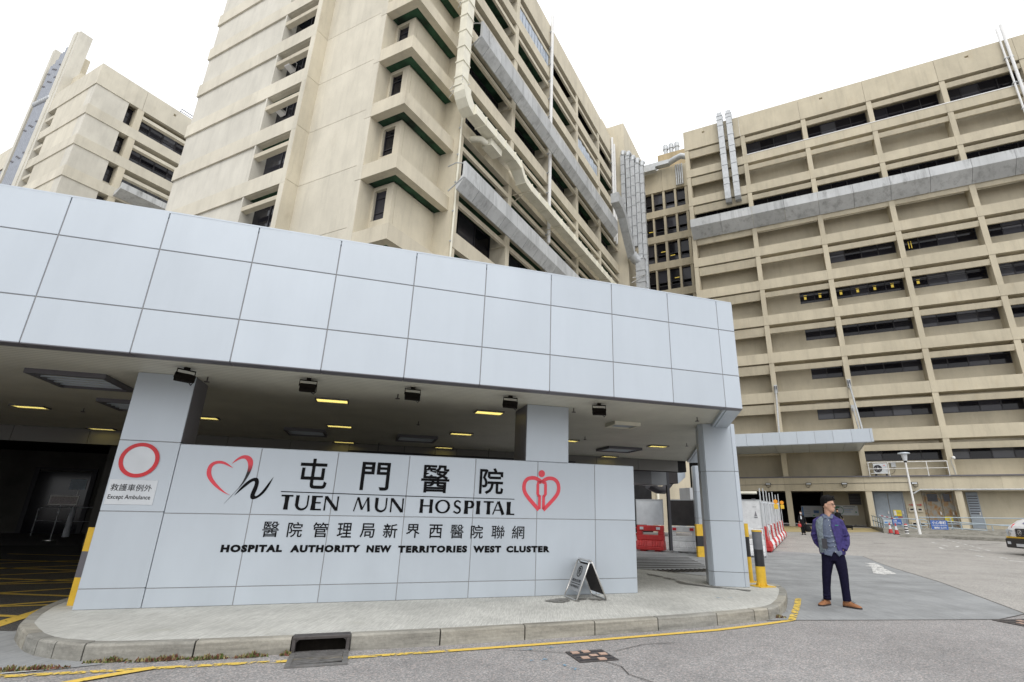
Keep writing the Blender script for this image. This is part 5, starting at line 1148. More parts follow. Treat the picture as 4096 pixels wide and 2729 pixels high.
q.part('elbow', MB().tube([(43.3, 12.55, 24.9), (43.7, 12.3, 24.5), (43.9, 12.0, 24.3)], .5, 12), 'galv')

# ------------------------------------------------------------------ link block between tower and right-hand block
K = Thing('link_block', 'recessed link block with four columns of dark windows between tower and right block', 'link block', 'B', (53, 10.5, 0.9)); KL = Lib(K)
KU = 50.5
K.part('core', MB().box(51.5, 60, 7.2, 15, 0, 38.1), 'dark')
K.part('parapet', MB().box(KU - .02, KU + .5, 10.8, 13.6, 35.98, 38.9), 'tan'); K.part('parapet', MB().box(KU - .02, KU + .5, 7.2, 10.78, 35.98, 38.9), 'tan')
KZ = [9.9, 13.2, 16.5, 19.8, 23.05, 26.35, 29.6, 32.78, 35.98]
KP = [(13.6, 13.0), (12.09, 11.9), (10.86, 10.6), (9.55, 9.32), (8.38, 8.1)]
for a, b in zip(KZ, KZ[1:]):
    K.part('spandrel', MB().box(KU, KU + .95, 7.2, 13.6, a, a + .82), 'tan')
    for v1, v0 in KP: KL.put(('fin', round(v1 - v0, 2)), 'fin', lambda m: m.box(.05, 1.0, -(v1 - v0), 0, 0, b - a - .82), 'tan', (KU, v1, a + .82))
    for (v1, _), (_, v0) in zip([(q2, q1) for q1, q2 in KP[:-1]], [(q2, q1) for q1, q2 in KP[1:]]):
        w_ = v1 - v0
        wn = KL.put(('kw', round(w_, 2)), 'window', lambda m: (m.box(0, .05, -w_, 0, .62, .68), m.box(0, .05, -w_, 0, 1.0, 1.05), m.box(0, .05, -w_, 0, 0, .05), m.box(0, .05, -.06, 0, .05, 2.3), m.box(0, .05, -w_, -w_ + .06, .05, 2.3)), 'frame', (KU + .35, v1, a + .82))
        KL.put(('kp', round(w_, 2), 0), 'pane', lambda m: m.box(0, .02, -w_, 0, 0, .6), 'glass', (KU + .40, v1, a + .82), wn); KL.put(('kp', round(w_, 2), 1), 'pane', lambda m: m.box(0, .02, -w_, 0, 0, 1.36), 'glass', (KU + .41, v1, a + 1.9), wn)
for v_, z_ in ((12.4, 31.2), (10.2, 27.9), (12.5, 21.2), (11.2, 28.5), (9.9, 21.4), (8.9, 21.8), (9.9, 25.2)):
    K.part('reflected_lamp', MB().box(KU + .32, KU + .34, v_ - .25, v_ + .25, z_, z_ + .07), 'lamp_win')
q = Thing('roof_plant_room', 'stained tan plant room on the link block roof', 'plant room', 'B', (55, 10.4, 38)); q.part('wall', MB().box(53.9, 58, 8.0, 11.85, 38, 43.5), painted_concrete('rust stained concrete', (0.46, 0.37, 0.23), .3, (.35, .2, .09), .5))
for i, v_ in enumerate((10.9, 10.2, 9.5)):
    q = Thing('roof_vent', ['left', 'middle', 'right'][i] + ' of the three metal cowl vents on the plant room roof', 'roof vent', 'B', (54.2, v_, 43.5)); q.part('neck', MB().cyl(54.3, v_, 43.5, 44.35, .26, n=12), 'galv'); q.part('cowl', MB().cyl(54.3, v_, 44.3, 44.8, .34, .30, n=12), 'galv'); q.part('cap', MB().ball((54.3, v_, 44.85), (.30, .30, .25), 12, 6), 'galv')
q = Thing('roof_duct', 'curved galvanised duct lying along the link block parapet', 'air duct', 'B', (49.9, 10, 38.5))
q.part('section', MB().box(49.5, 50.2, 9.7, 13.5, 38.75, 39.25), 'galv'); q.part('section', MB().tube([(49.85, 9.75, 39.0), (49.6, 9.0, 39.1), (49.4, 8.3, 39.15), (49.6, 7.7, 39.0)], .33, 12), 'galv'); q.part('section', MB().box(49.3, 49.9, 11.2, 13.4, 38.2, 38.6), 'galv')
for i in range(4): q.part('downpipe', MB().cyl(50.25, 9.1 - i * .22, 36.1, 38.8, .085, n=8), 'galv')

# ================================================================== LEFT-HAND BLOCK and flue tower
Lb = Thing('hospital_block', 'smaller pale hospital block behind the canopy at the left, seen on its corner', 'hospital block', 'B', (20, 56, 0)); LL = Lib(Lb)
VL, UL = 51.5, 14.4
Lb.part('core', MB().box(UL + 1.4, 40, VL + 1.3, 58.4, 0, 36.7), 'beige')
LZ = [14.3, 17.4, 20.6, 23.7, 26.75, 29.85, 33.02, 36.22]
for k, (a, b) in enumerate(zip(LZ, LZ[1:])):
    Lb.part('wall_panel', MB().box(UL + .08, 17.02, VL + .08, VL + 1.3, a + .98, b), 'grey_pale'); Lb.part('spandrel', MB().box(UL, 40, VL, VL + 1.3, a, a + .97), 'beige_pale')
    Lb.part('wall_panel', MB().box(UL + .08, UL + 1.2, VL + 1.31, 58.5, a + .98, b), 'beige_pale'); Lb.part('spandrel', MB().box(UL, UL + 1.2, VL + 1.31, 61.4, a, a + .97), 'beige_pale')
    Lb.part('pier', MB().box(17.75, 18.27, VL + .02, VL + 1.3, a + .98, b), 'beige'); Lb.part('pier', MB().box(UL, UL + 1.2, 60.95, 61.4, a + .98, b), 'beige_pale')
    wn = Lb.part('window', MB().box(17.04, 17.74, VL + .75, VL + .8, a + 1.45, a + 1.52).box(17.04, 17.74, VL + .75, VL + .8, a + 2.2, a + 2.24), 'frame', origin=(17, VL + .8, a)); Lb.part('pane', MB().box(17.04, 17.74, VL + .8, VL + .84, a + 1.5, b - .05), 'glass', parent=wn)
    Lb.part('wall_panel', MB().box(17.03, 17.745, VL + .7, VL + 1.3, a + .98, a + 1.45), 'grey_pale')
    x = 18.27
    while x < 34:
        ow = 4.7
        LL.put('lou', 'sunshade', lambda m: m.prism([(.03, 0), (.05, -.3), (.35, -.38), (.35, 0)], 0, ow, 0, 'x'), 'beige_pale', (x, VL, b - .5))
        wn = LL.put(('w', k == 0), 'window', lambda m: (m.box(0, ow, 0, .05, .0, .06), m.box(0, ow, 0, .05, .42, .47), m.box(0, ow, 0, .05, .88, .92), [m.box(ow * i / 4 - .06, ow * i / 4 + .06, 0, .05, .06, 2.1) for i in range(5)]), 'frame', (x, VL + .95, a + 1.0))
        for i in range(4): LL.put('p', 'pane', lambda m: m.box(.06, ow / 4 - .06, 0, .02, 0, 2.05), 'glass', (x + ow * i / 4, VL + 1.0, a + 1.03), wn)
        Lb.part('pier', MB().box(x + ow, x + ow + .45, VL + .02, VL + 1.3, a + .98, b), 'beige'); x += ow + .45
    Lb.part('sunshade', MB().prism([(UL + .03, b - .85), (UL + .06, b - 1.1), (UL + .4, b - 1.2), (UL + .4, b - .85)][::-1], 58.5, 60.95, 0, 'y'), 'beige_pale')
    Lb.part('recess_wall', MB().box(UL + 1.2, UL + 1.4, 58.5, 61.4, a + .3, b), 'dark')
Lb.part('parapet', MB().box(UL, 18.05, VL, VL + .4, 36.22, 38.4).box(UL, UL + .4, VL + .4, 61.4, 36.22, 38.4), 'beige_pale')
Lb.part('parapet', MB().box(18.07, 20.5, VL, VL + .4, 36.22, 38.4).box(20.72, 40, VL, VL + .4, 36.22, 38.4).box(20.5, 20.72, VL, VL + .4, 36.22, 37.6).box(20.5, 20.72, VL, VL + .4, 37.85, 38.4), 'beige_pale')
Lb.part('trough', MB().prism([(50.5, 28.0), (50.48, 27.4), (51.4, 26.9), (51.48, 26.9), (51.48, 27.3), (50.7, 27.6), (50.7, 28.0)], 18.0, 38, 0, 'x'), 'planter')
Lb.part('roof', MB().box(UL + .4, 40, VL + .4, 61.4, 36.6, 36.8), 'beige')
q = Thing('roof_ladder', 'thin dark handrail on the parapet of the left block', 'railing', 'B', (21.5, 51.7, 38.4)); q.part('rail', MB().tube([(21.0, 51.7, 38.4), (21.1, 51.7, 38.95), (23.5, 51.7, 38.95)], .04, 6), 'frame'); q.part('rail', MB().tube([(21.1, 51.7, 38.65), (23.5, 51.7, 38.65)], .03, 6), 'frame')
# flue tower: two concrete blades with a bank of pipes between them
q = Thing('flue_tower', 'tall concrete blade tower with a bank of grey flues behind the left block', 'flue tower', 'B', (14.9, 63, 0))
q.part('blade', MB().box(14.35, 15.40, 60.0, 60.55, 0, 46.35).box(14.28, 14.6, 60.5, 61.35, 0, 46.5), 'grey_pale'); q.part('blade', MB().box(14.4, 16, 65.3, 65.9, 0, 46.5), 'grey_pale')
q.part('back_wall', MB().box(15.3, 16, 60.6, 65.3, 0, 44.2), 'beige'); q.part('base_block', MB().box(15.1, 18, 58.5, 60.0, 36, 41.0), 'beige')
for i in range(8):
    v_ = 61.65 + i * .46; zt_ = [46.0, 45.6, 45.2, 44.8, 44.8, 44.2, 43.8, 43.8][i]
    q.part('flue', MB().cyl(14.55, v_ - .45, 0, zt_, .20, n=12), plain('grey flue', (.30, .32, .36), .4, .4, .1, 2) if 'flue' not in MAT else MAT['flue']); MAT.setdefault('flue', bpy.data.materials.get('grey flue'))
    for z_ in (24.5, 28.2, 31.8, 35.4, 40.8, 42.4): q.part('flue_band', MB().cyl(14.55, v_ - .45, z_ + (i % 3) * .25, z_ + .12 + (i % 3) * .25, .235, n=10), 'clad_dark')
    q.part('flue_cowl', MB().ball((14.42, v_ - .45, 38.4 + i * .06), (.28, .24, .3), 8, 6), 'galv')
q = Thing('far_block', 'edge of another pale block at the far left behind the flue tower', 'building', 'B', (30, 80, 0)); q.part('wall', MB().box(22, 40, 98, 130, 0, 51), 'beige'); q.part('band', MB().box(21.8, 22, 97.8, 130, 47.5, 51.2), 'beige_pale'); q.part('window', MB().box(21.9, 22, 99, 130, 45.6, 47.4), 'glass')

KS = 1.0
# ================================================================== STREET THINGS
# A-frame notice (frame S)
q = Thing('folding_sign', 'stainless steel folding no parking sign standing on the pavement before the sign wall', 'folding sign', 'S', (3.45, 8.35, 0.147))
zt_ = 0.70
def leg_frame(xb, xt, y0, y1, r=.013):
    def P_(s, y): return (xb + (xt - xb) * s, y, 0.16 + (zt_ - 0.16) * s)
    yt0, yt1 = y0 + .02, y1 - .02
    return MB().tube([P_(0.03, y0), P_(.95, yt0), P_(1, yt0 + .03), P_(1, yt1 - .03), P_(.95, yt1), P_(0.03, y1), P_(0, y1 - .03), P_(0, y0 + .03)], r, 8, closed=True)
q.part('leg_frame', leg_frame(3.19, 3.42, 8.03, 8.55), 'steel'); q.part('leg_frame', leg_frame(3.69, 3.46, 8.05, 8.62), 'steel')
def panel(xb, xt, y0, y1, s0, s1, th=.004):
    a = (xb + (xt - xb) * s0, 0.16 + (zt_ - .16) * s0); b = (xb + (xt - xb) * s1, .16 + (zt_ - .16) * s1)
    return MB().prism([(a[0], a[1]), (a[0] + th, a[1]), (b[0] + th, b[1]), (b[0], b[1])], y0, y1, 0, 'y')
q.part('panel', panel(3.19, 3.42, 8.045, 8.535, .20, .90), plain('brushed steel panel', (.34, .345, .35), .35, .5, .1, 8)); q.part('panel', panel(3.69, 3.46, 8.07, 8.60, .12, .92), 'board_dark', label='dark unprinted back panel')
q.part('hinge', MB().tube([(3.42, 8.1, .70), (3.46, 8.1, .70)], .012, 6).tube([(3.42, 8.48, .70), (3.46, 8.48, .70)], .012, 6), 'steel')
def on_panel(mb2):   # lay lettering drawn in x-z onto the sloping panel, x becomes y (mirrored), z the slope
    vs = []
    for (a, b, c_) in mb2.v:
        s_ = c_; vs.append((3.19 + .23 * s_ - .004, 8.535 - a, .16 + (zt_ - .16) * s_))
    m_ = MB(); m_.f = mb2.f; m_.v = vs; m_.m = mb2.m; m_.sm = mb2.sm; return m_
ring = MB()
for i in range(24):
    a0, a1 = 2 * PI * i / 24, 2 * PI * (i + 1) / 24
    ring.add([(.245 + .085 * math.cos(a0), 0, .70 + .145 * math.sin(a0)), (.245 + .085 * math.cos(a1), 0, .70 + .145 * math.sin(a1)), (.245 + .07 * math.cos(a1), 0, .70 + .12 * math.sin(a1)), (.245 + .07 * math.cos(a0), 0, .70 + .12 * math.sin(a0))], [(0, 1, 2, 3)])
ring.add([(.19, 0, .79), (.2, 0, .8), (.3, 0, .61), (.29, 0, .60)], [(0, 1, 2, 3)])
q.part('print', on_panel(merge(merge(ring, text_mb('P', .215, .62, .275, .79, 0, 0, .01)), text_mb('請勿泊車', .07, .42, .42, .50, 0, 0, .01))), 'ink', fix=False)
q.part('print', on_panel(merge(MB().add([(.06, 0, .375), (.43, 0, .375), (.43, 0, .39), (.06, 0, .39)], [(0, 1, 2, 3)]), text_mb('NO PARKING', .08, .28, .41, .34, 0, 0, .01))), 'ink', fix=False)

# striped guards and bollards
def striped(mbf, t, zs, cols, name='band'):
    for a, b, m in zip(zs, zs[1:], cols): t.part(name, mbf(a, b), m)
q = Thing('corner_guard', 'bent corner guard with yellow and dark bands at the foot of the left pillar', 'corner guard', 'S', (-3.42, 9.08, .147))
def lg(a, b): return MB().prism([(-3.525, 9.15), (-3.50, 9.06), (-3.40, 9.02), (-3.285, 9.02), (-3.285, 9.05), (-3.39, 9.05), (-3.475, 9.08), (-3.50, 9.16)], a, b)
striped(lg, q, [.147, .482, .80, 1.10], ['yellow', 'clad_dark', 'yellow'])
q = Thing('corner_guard', 'flat yellow and black banded guard at the foot of the column farther back', 'corner guard', 'S', (11.6, 17.2, 0))
striped(lambda a, b: MB().box(11.50, 11.85, 17.22, 17.32, a, b), q, [.0, .355, .704, 1.10], ['yellow', 'black', 'yellow'])
q = Thing('bollard', 'yellow and black bollard with a grey patch, nearest post right of the column', 'bollard', 'S', (7.36, 8.98, .147))
q.part('base_plate', MB().box(7.19, 7.54, 8.82, 9.16, .147, .162), 'yellow', bev=.003)
c_ = (7.36, 8.99)
q.part('band', MB().cyl(*c_, .16, .50, .090, n=20), 'yellow'); q.part('band', MB().cyl(*c_, .50, .80, .088, n=20), 'black'); q.part('band', MB().cyl(*c_, .80, 1.12, .088, n=20), plain('grey primer', (.13, .135, .15), .5, 0, .2, 6)); q.part('cap', MB().cyl(*c_, 1.12, 1.15, .092, n=20), 'yellow')
for a in (0.3, 1.9, 3.5, 5.0): q.part('gusset', MB().prism([(0, .16), (.12, .16), (.075, .22), (.075, .48), (0, .48)], -.006, .006, 0, 'y').__class__().add([(c_[0] + r_ * math.cos(a) - o_ * math.sin(a), c_[1] + r_ * math.sin(a) + o_ * math.cos(a), z) for o_ in (-.006, .006) for r_, z in ((.06, .16), (.13, .16), (.085, .24), (.085, .46), (.06, .46))], [(0, 1, 2, 3, 4), (9, 8, 7, 6, 5)] + [(i, (i + 1) % 5, 5 + (i + 1) % 5, 5 + i) for i in range(5)]), 'yellow')
q = Thing('bollard', 'yellow and black steel post just behind the grey patched bollard', 'bollard', 'S', (7.66, 9.64, .147))
c_ = (7.60, 9.62)
for a, b, m in ((.147, .62, 'yellow'), (.62, 1.0, 'black'), (1.0, 1.26, 'yellow')): q.part('band', MB().cyl(*c_, a, b, .062, n=16), m)
q.part('base_plate', MB().box(7.46, 7.74, 9.5, 9.76, .147, .16), 'yellow')

# water-filled barriers with hoarding boards
def barrier(name_lab, u, v, rot, col, board, brot=None, group='water filled barriers round the works', refl=True, ln=1.14):
    z = gz_u(u); q = Thing('water_barrier', name_lab, 'barrier', 'B', (u, v, z), group=group, rot=rot)
    h = ln / 2
    def sec(xa, xb, z0, z1, w0, w1):
        return [(xa, -w0, z0), (xb, -w0, z0), (xb, w0, z0), (xa, w0, z0), (xa, -w1, z1), (xb, -w1, z1), (xb, w1, z1), (xa, w1, z1)]
    F6 = [(0, 3, 2, 1), (4, 5, 6, 7), (0, 1, 5, 4), (1, 2, 6, 5), (2, 3, 7, 6), (3, 0, 4, 7)]
    m_ = MB()
    m_.add(sec(-h + .01, h - .01, .05, .18, .24, .24), F6); m_.add(sec(-h + .01, h - .01, .18, .42, .24, .14), F6); m_.add(sec(-h + .01, h - .01, .42, .62, .14, .115), F6)
    for xa in (-h + .01, -.17, .2): pass
    for xa, xb in ((-h + .02, -.33), (.33, h - .02)): m_.add(sec(xa, xb, .62, .76, .115, .11), F6)
    m_.add(sec(-h + .02, h - .02, .76, .98, .11, .10), F6)
    for xa in (-.42, .18): m_.add(sec(xa, xa + .24, 0.0, .05, .20, .20), F6)
    m_.v = [(a + u, b + v, c_ + z) for a, b, c_ in m_.v]
    q.part('body', m_, col, bev=.02)
    for sx1 in (-.42, .26):
        if refl: q.part('reflector', MB().box(u + sx1, u + sx1 + .15, v - .125, v - .112, z + .82, z + .92).box(u + sx1, u + sx1 + .15, v + .112, v + .125, z + .82, z + .92), 'sign_red' if col != 'red' else 'board')
    for sy in (-1, 1):
        for k in range(4): q.part('rib', MB().add([(u - .44 + k * .1, v + sy * .23, z + .2), (u - .40 + k * .1, v + sy * .23, z + .2), (u - .40 + k * .1, v + sy * .15, z + .40), (u - .44 + k * .1, v + sy * .15, z + .40), (u - .42 + k * .1, v + sy * .245, z + .25), (u - .42 + k * .1, v + sy * .165, z + .42)], [(0, 1, 4), (1, 2, 5, 4), (2, 3, 5), (3, 0, 4, 5)]), col)
        for k in range(4): q.part('rib', MB().add([(u + .12 + k * .1, v + sy * .23, z + .2), (u + .16 + k * .1, v + sy * .23, z + .2), (u + .16 + k * .1, v + sy * .15, z + .40), (u + .12 + k * .1, v + sy * .15, z + .40), (u + .14 + k * .1, v + sy * .245, z + .25), (u + .14 + k * .1, v + sy * .165, z + .42)], [(0, 1, 4), (1, 2, 5, 4), (2, 3, 5), (3, 0, 4, 5)]), col)
    q.part('cap', MB().box(u - .12, u + .12, v - .06, v + .06, z + .98, z + 1.0), 'board')
    q.part('hinge', MB().box(u + h - .01, u + h + .05, v - .04, v + .04, z + .3, z + .36).box(u + h - .01, u + h + .05, v - .04, v + .04, z + .6, z + .66).box(u + h - .01, u + h + .05, v - .04, v + .04, z + .85, z + .9), col)
    if board:
        q.part('hoarding_board', MB().box(u - h + .02, u + h - .02, v - .02, v + .02, z + 1.0, z + 1.98), board)
        q.part('board_frame', MB().box(u - h, u + h, v - .03, v + .03, z + 1.96, z + 2.0).box(u - h, u - h + .03, v - .03, v + .03, z + 1.0, z + 1.96).box(u + h - .03, u + h, v - .03, v + .03, z + 1.0, z + 1.96), 'galv')
    return q
AV = PI / 2
barrier('grey white water barrier with a dark mesh board, in the gap beside the column', 22.2, 4.78, AV, 'white_pl', 'board_dark')
barrier('red water barrier with a pale board, seen right of the sign wall', 22.2, 6.12, AV, 'red', 'board')
barrier('red and boarded water barrier mostly hidden by the sign wall', 22.2, 7.35, AV, 'red', 'board')
barrier('white water barrier behind the right column', 22.2, 3.4, AV, 'white_pl', 'board_dark')
barrier('white barrier end with a printed white board, first right of the column', 21.75, 2.25, AV, 'white_pl', 'white_pl', ln=0.95)
ords = ['first', 'second', 'third', 'fourth', 'fifth', 'sixth', 'seventh', 'eighth', 'ninth', 'tenth', 'eleventh']
for i in range(11):
    red_ = i % 2 == 0
    barrier(('red' if red_ else 'white') + ' barrier, ' + ords[i] + ' from the column in the row receding along the works', 24.75 + i * 1.2, 1.97, 0, 'red' if red_ else 'white_pl', 'board', refl=False)
for i, (u, v, h_) in enumerate(((21.95, 1.78, 2.42), (24.6, 1.86, 2.5), (26.2, 1.86, 2.45), (28.0, 1.86, 2.4), (30.2, 1.86, 2.5), (32.6, 1.86, 2.4), (35.3, 1.86, 2.5))):
    z = gz_u(u); q = Thing('scaffold_pole', ['nearest', 'second nearest', 'third', 'middle', 'fifth', 'sixth', 'farthest'][i] + ' of the galvanised poles standing along the barrier row', 'pole', 'B', (u, v, z), group='poles along the barriers')
    q.part('pole', MB().cyl(u, v, z, z + h_, .024, n=8), 'galv'); q.part('clamp', MB().box(u - .05, u + .05, v - .02, v + .10, z + 1.9, z + 1.96), 'board')
for i, (u, v) in enumerate(((30.9, 1.78), (37.2, 1.78))):
    z = gz_u(u); q = Thing('warning_lamp', ['nearer', 'farther'][i] + ' yellow warning lamp with an amber lens above the barrier row', 'warning lamp', 'B', (u, v, z + 1.7), group='amber warning lamps')
    q.part('battery_box', MB().box(u - .09, u + .09, v - .10, v + .10, z + 1.66, z + 1.90), 'yellow', bev=.01); q.part('lens', MB().tube([(u - .05, v, z + 2.03), (u + .05, v, z + 2.03)], .11, 14), 'amber'); q.part('bracket', MB().cyl(u, v, z + 1.9, z + 1.95, .03), 'yellow'); q.part('pole', MB().cyl(u + .02, v + .08, z, z + 1.7, .02, n=6), 'galv')
q = Thing('rolled_sheet', 'cream roll lying on top of the nearest printed board', 'roll', 'B', (21.55, 2.05, 2.2)); q.part('roll', MB().tube([(21.62, 1.85, 2.24), (21.62, 2.6, 2.24)], .05, 12), 'duct_cream')
q = Thing('site_notice', 'faint printed notice with a black triangle mark on the nearest white board', 'notice', 'B', (21.7, 2.0, 1.5))
q.part('print', MB().prism([(1.93, 1.42), (2.03, 1.42), (1.98, 1.60)], 21.715, 21.72, 0, 'x').box(21.715, 21.72, 1.92, 2.04, 1.36, 1.39).box(21.715, 21.72, 1.93, 2.07, 2.02, 2.035).box(21.715, 21.72, 1.93, 2.03, 1.96, 1.97).box(21.715, 21.72, 1.93, 2.06, 1.74, 1.75), plain('faint grey print', (.22, .22, .24), .6))
# things glimpsed between the sign wall and the right column
q = Thing('air_duct', 'square duct with painted shaded and lit faces hanging beyond the canopy, over the barriers', 'air duct', 'S', (10.5, 18, 2.5))
q.part('section', MB().box(6.5, 9.75, 17.2, 18.2, 2.45, 3.25), plain('duct painted as shaded', (.10, .10, .105), .5)); q.part('section', MB().box(9.77, 10.4, 17.25, 18.2, 2.43, 3.3), plain('duct painted as lit', (.20, .21, .22), .5)); q.part('section', MB().box(10.7, 11.33, 18.0, 18.6, 2.55, 3.5), 'board_dark'); q.part('elbow', MB().prism([(11.34, 3.5), (11.68, 3.2), (11.68, 2.8), (11.34, 2.54)], 17.98, 18.6, 0, 'y'), 'clad')  # separate dark and paler colours paint the duct's shaded and lit faces
q.part('hanger', MB().box(10.5, 10.6, 17.4, 17.5, 0.2, 4.2), 'frame')
q = Thing('air_duct', 'dark flexible duct bundle hanging behind the bright duct end', 'air duct', 'S', (12, 19, 2.3)); q.part('hose', MB().tube([(10.6, 19, 2.5), (11.1, 19.2, 2.35), (11.6, 19.5, 2.35), (12.3, 20, 2.8)], .15, 12), 'frame'); q.part('box', MB().box(12.9, 13.7, 19.6, 20.4, 1.95, 2.5), 'galv'); q.part('slot', MB().box(13.71, 13.9, 19.7, 20.3, 2.0, 2.4), 'black')
q = Thing('works_wall', 'beige wall stub with pale pipes behind the barriers', 'wall', 'S', (13, 27, 0)); q.part('wall', MB().box(11.5, 19.5, 29.5, 29.8, .4, 6.0), 'tan'); q.part('pipe', MB().cyl(13.6, 29.3, .4, 5.5, .10, n=8).cyl(14.0, 29.3, .4, 5.5, .08, n=8).cyl(17.0, 29.3, .4, 5.5, .09, n=8), 'duct_cream')
q.part('dark_opening', MB().box(15.2, 16.6, 29.35, 29.5, .4, 3.6), 'dark'); q.part('shelf', MB().box(12.0, 13.2, 29.0, 29.5, 1.2, 2.3), 'board')
# linear drain strips on the drive
MAT['drain'] = plain('drain slot', (.05, .048, .045), .8)
q = Thing('trench_drain', 'row of long black drain slots in the drive beyond the sign wall', 'drain', 'S', (8.8, 15, .004))
for i in range(7): q.part('slot', MB().box(7.3 + i * .18, 9.6 + i * .22, 13.9 + i * .50, 14.0 + i * .50, .006, .014), 'drain')
q = Thing('speed_hump', 'dark ribbed strip crossing the drive beyond the sign wall', 'speed hump', 'S', (8, 13, .004)); q.part('strip', MB().box(6.5, 9.6, 12.75, 13.3, .005, .02), plain('ribbed rubber', (.07, .065, .055), .8, 0, .6, 14))
for i in range(22): q.part('rib', MB().add([(6.5 + i * .14, 12.76, .02), (6.54 + i * .14, 12.76, .02), (6.64 + i * .14, 13.29, .02), (6.6 + i * .14, 13.29, .02), (6.5 + i * .14, 12.76, .035), (6.54 + i * .14, 12.76, .035), (6.64 + i * .14, 13.29, .035), (6.6 + i * .14, 13.29, .035)], [(4, 5, 6, 7), (0, 1, 5, 4), (2, 3, 7, 6), (1, 2, 6, 5), (3, 0, 4, 7)]), 'black')

# ------------------------------------------------------------------ traffic island, lamp post, cones, ramp rails at the block
isl = MB(); isl.prism([(42.25, -4.75), (42.2, -7.0), (40.6, -9.6), (39.8, -12), (38.5, -30), (46, -30), (46.2, -8.5), (45.2, -5.2)], .2, .47)
struct('traffic_island', isl, 'kerb', 'B')
rp = MB(); rp.prism([(48.45, -4.45), (60.5, -4.6), (60.5, -38), (49.4, -38), (49.3, -7.4), (48.8, -5.6)], .3, .74); struct('ramp_walkway', rp, 'kerb', 'B')
q = Thing('lamp_post', 'slim white leaning lamp post with a flat round lantern on the traffic island', 'lamp post', 'B', (44.88, -6.2, .47))
q.part('pole', MB().tube([(44.88, -6.2, .47), (44.88, -6.2, 1.5), (44.88, -6.2, 5.32)], [.10, .072, .055], 12), 'white', label='white pole, scuffed at the foot')
q.part('lantern', MB().cyl(44.88, -6.2, 5.32, 5.76, .13, .20, 16), 'board'); q.part('collar', MB().cyl(44.88, -6.2, 5.2, 5.34, .075, .13, 12), 'black'); q.part('shade', MB().cyl(44.88, -6.2, 5.80, 5.88, .39, .34, 24), 'clad')
def mkcone(u, v, z, lab):
    q = Thing('traffic_cone', lab, 'traffic cone', 'B', (u, v, z), group='traffic cones by the island')
    q.part('base', MB().box(u - .2, u + .2, v - .2, v + .2, z, z + .04), 'black'); q.part('cone', MB().cyl(u, v, z + .04, z + .32, .145, .10, 16), 'red'); q.part('sleeve', MB().cyl(u, v, z + .32, z + .58, .10, .055, 16), 'board'); q.part('tip', MB().cyl(u, v, z + .58, z + .76, .055, .028, 16), 'red')
mkcone(48.0, -4.85, gz_u(48), 'left red and white traffic cone in front of the blue grey rails'); mkcone(46.4, -5.05, gz_u(46.4), 'right red and white traffic cone, nearer the lamp post')
q = Thing('chevron_post', 'short black and white chevron marker post behind the cones', 'marker post', 'B', (48.2, -5.9, gz_u(48)))
for i in range(7): q.part('band', MB().cyl(48.2, -5.88, .40 + i * .09, .40 + (i + 1) * .09, .12, n=12), 'black' if i % 2 else 'white')
q.part('cap', MB().cyl(48.2, -5.88, 1.03, 1.10, .13, .06, 12), 'red')
KS = 50.0 / 46.0
def railing(label, pts, posts, z0, r_=.032):
    q = Thing('ramp_railing', label, 'railing', 'B', (46, pts[0][0][0], z0))
    for line in pts: q.part('rail', MB().tube([((p[2] if len(p) > 2 else 46.0), p[0], p[1]) for p in line], r_, 8), 'rail')
    for p in posts: q.part('post', MB().cyl(p[2] if len(p) > 2 else 46.0, p[0], .66, p[1], r_, n=8), 'rail')
railing('upper blue grey tube rail running right behind the lamp post', [[(-6.5, 1.56), (-30, 1.72)], [(-6.6, 1.16), (-30, 1.2)]], [(-8.28, 1.56), (-10.12, 1.58), (-12.4, 1.6), (-14.9, 1.62), (-17.5, 1.63)], .7)
railing('lower sloping blue grey rail of the ramp behind the blue notice', [[(-7.9, 1.33, 45.8), (-11.2, 1.12, 45.8), (-14, 1.0, 45.8)], [(-7.9, .93, 45.8), (-10.1, .80, 45.8)]], [(-8.75, 1.26, 45.8), (-10.4, 1.12, 45.8)], .7)
railing('front blue grey railing left of the lamp post, beside the cones', [[(-4.3, 1.42), (-5.4, 1.46), (-6.75, 1.41), (-6.98, 1.30), (-7.02, .76)], [(-4.3, 1.06), (-6.9, 1.02)], [(-5.3, 1.02), (-6.3, .78)]], [(-4.3, 1.42), (-5.45, 1.46), (-6.5, 1.42)], .66)
railing('return railing running back to the pier from the cones', [[(-4.3, 1.42, 46.0), (-4.32, 1.66, 54.5)], [(-4.3, 1.06, 46.0), (-4.32, 1.3, 54.5)]], [(-4.3, 1.48, 47.8), (-4.3, 1.54, 49.6), (-4.3, 1.6, 51.4), (-4.3, 1.65, 53.4)], .7)
for i in range(3):
    q = Thing('leaning_panel', ['nearest', 'middle', 'farthest'][i] + ' pale panel leaning inside the return railing', 'panel', 'B', (47.2 + i * 1.6, -4.4, .7), group='pale panels inside the railing'); q.part('board', MB().box(46.8 + i * 1.6, 47.9 + i * 1.6, -4.42, -4.38, .72, 1.5), 'board')
q = Thing('barrier_tape', 'drooping red and white tape at the front railing', 'tape', 'B', (46, -4.5, 1.4))
for i in range(8): q.part('strip', MB().tube([(45.95, -4.1 - i * .14, 1.66 - i * .035), (45.95, -4.24 - i * .14, 1.625 - i * .035)], .022, 4), 'red' if i % 2 else 'board')
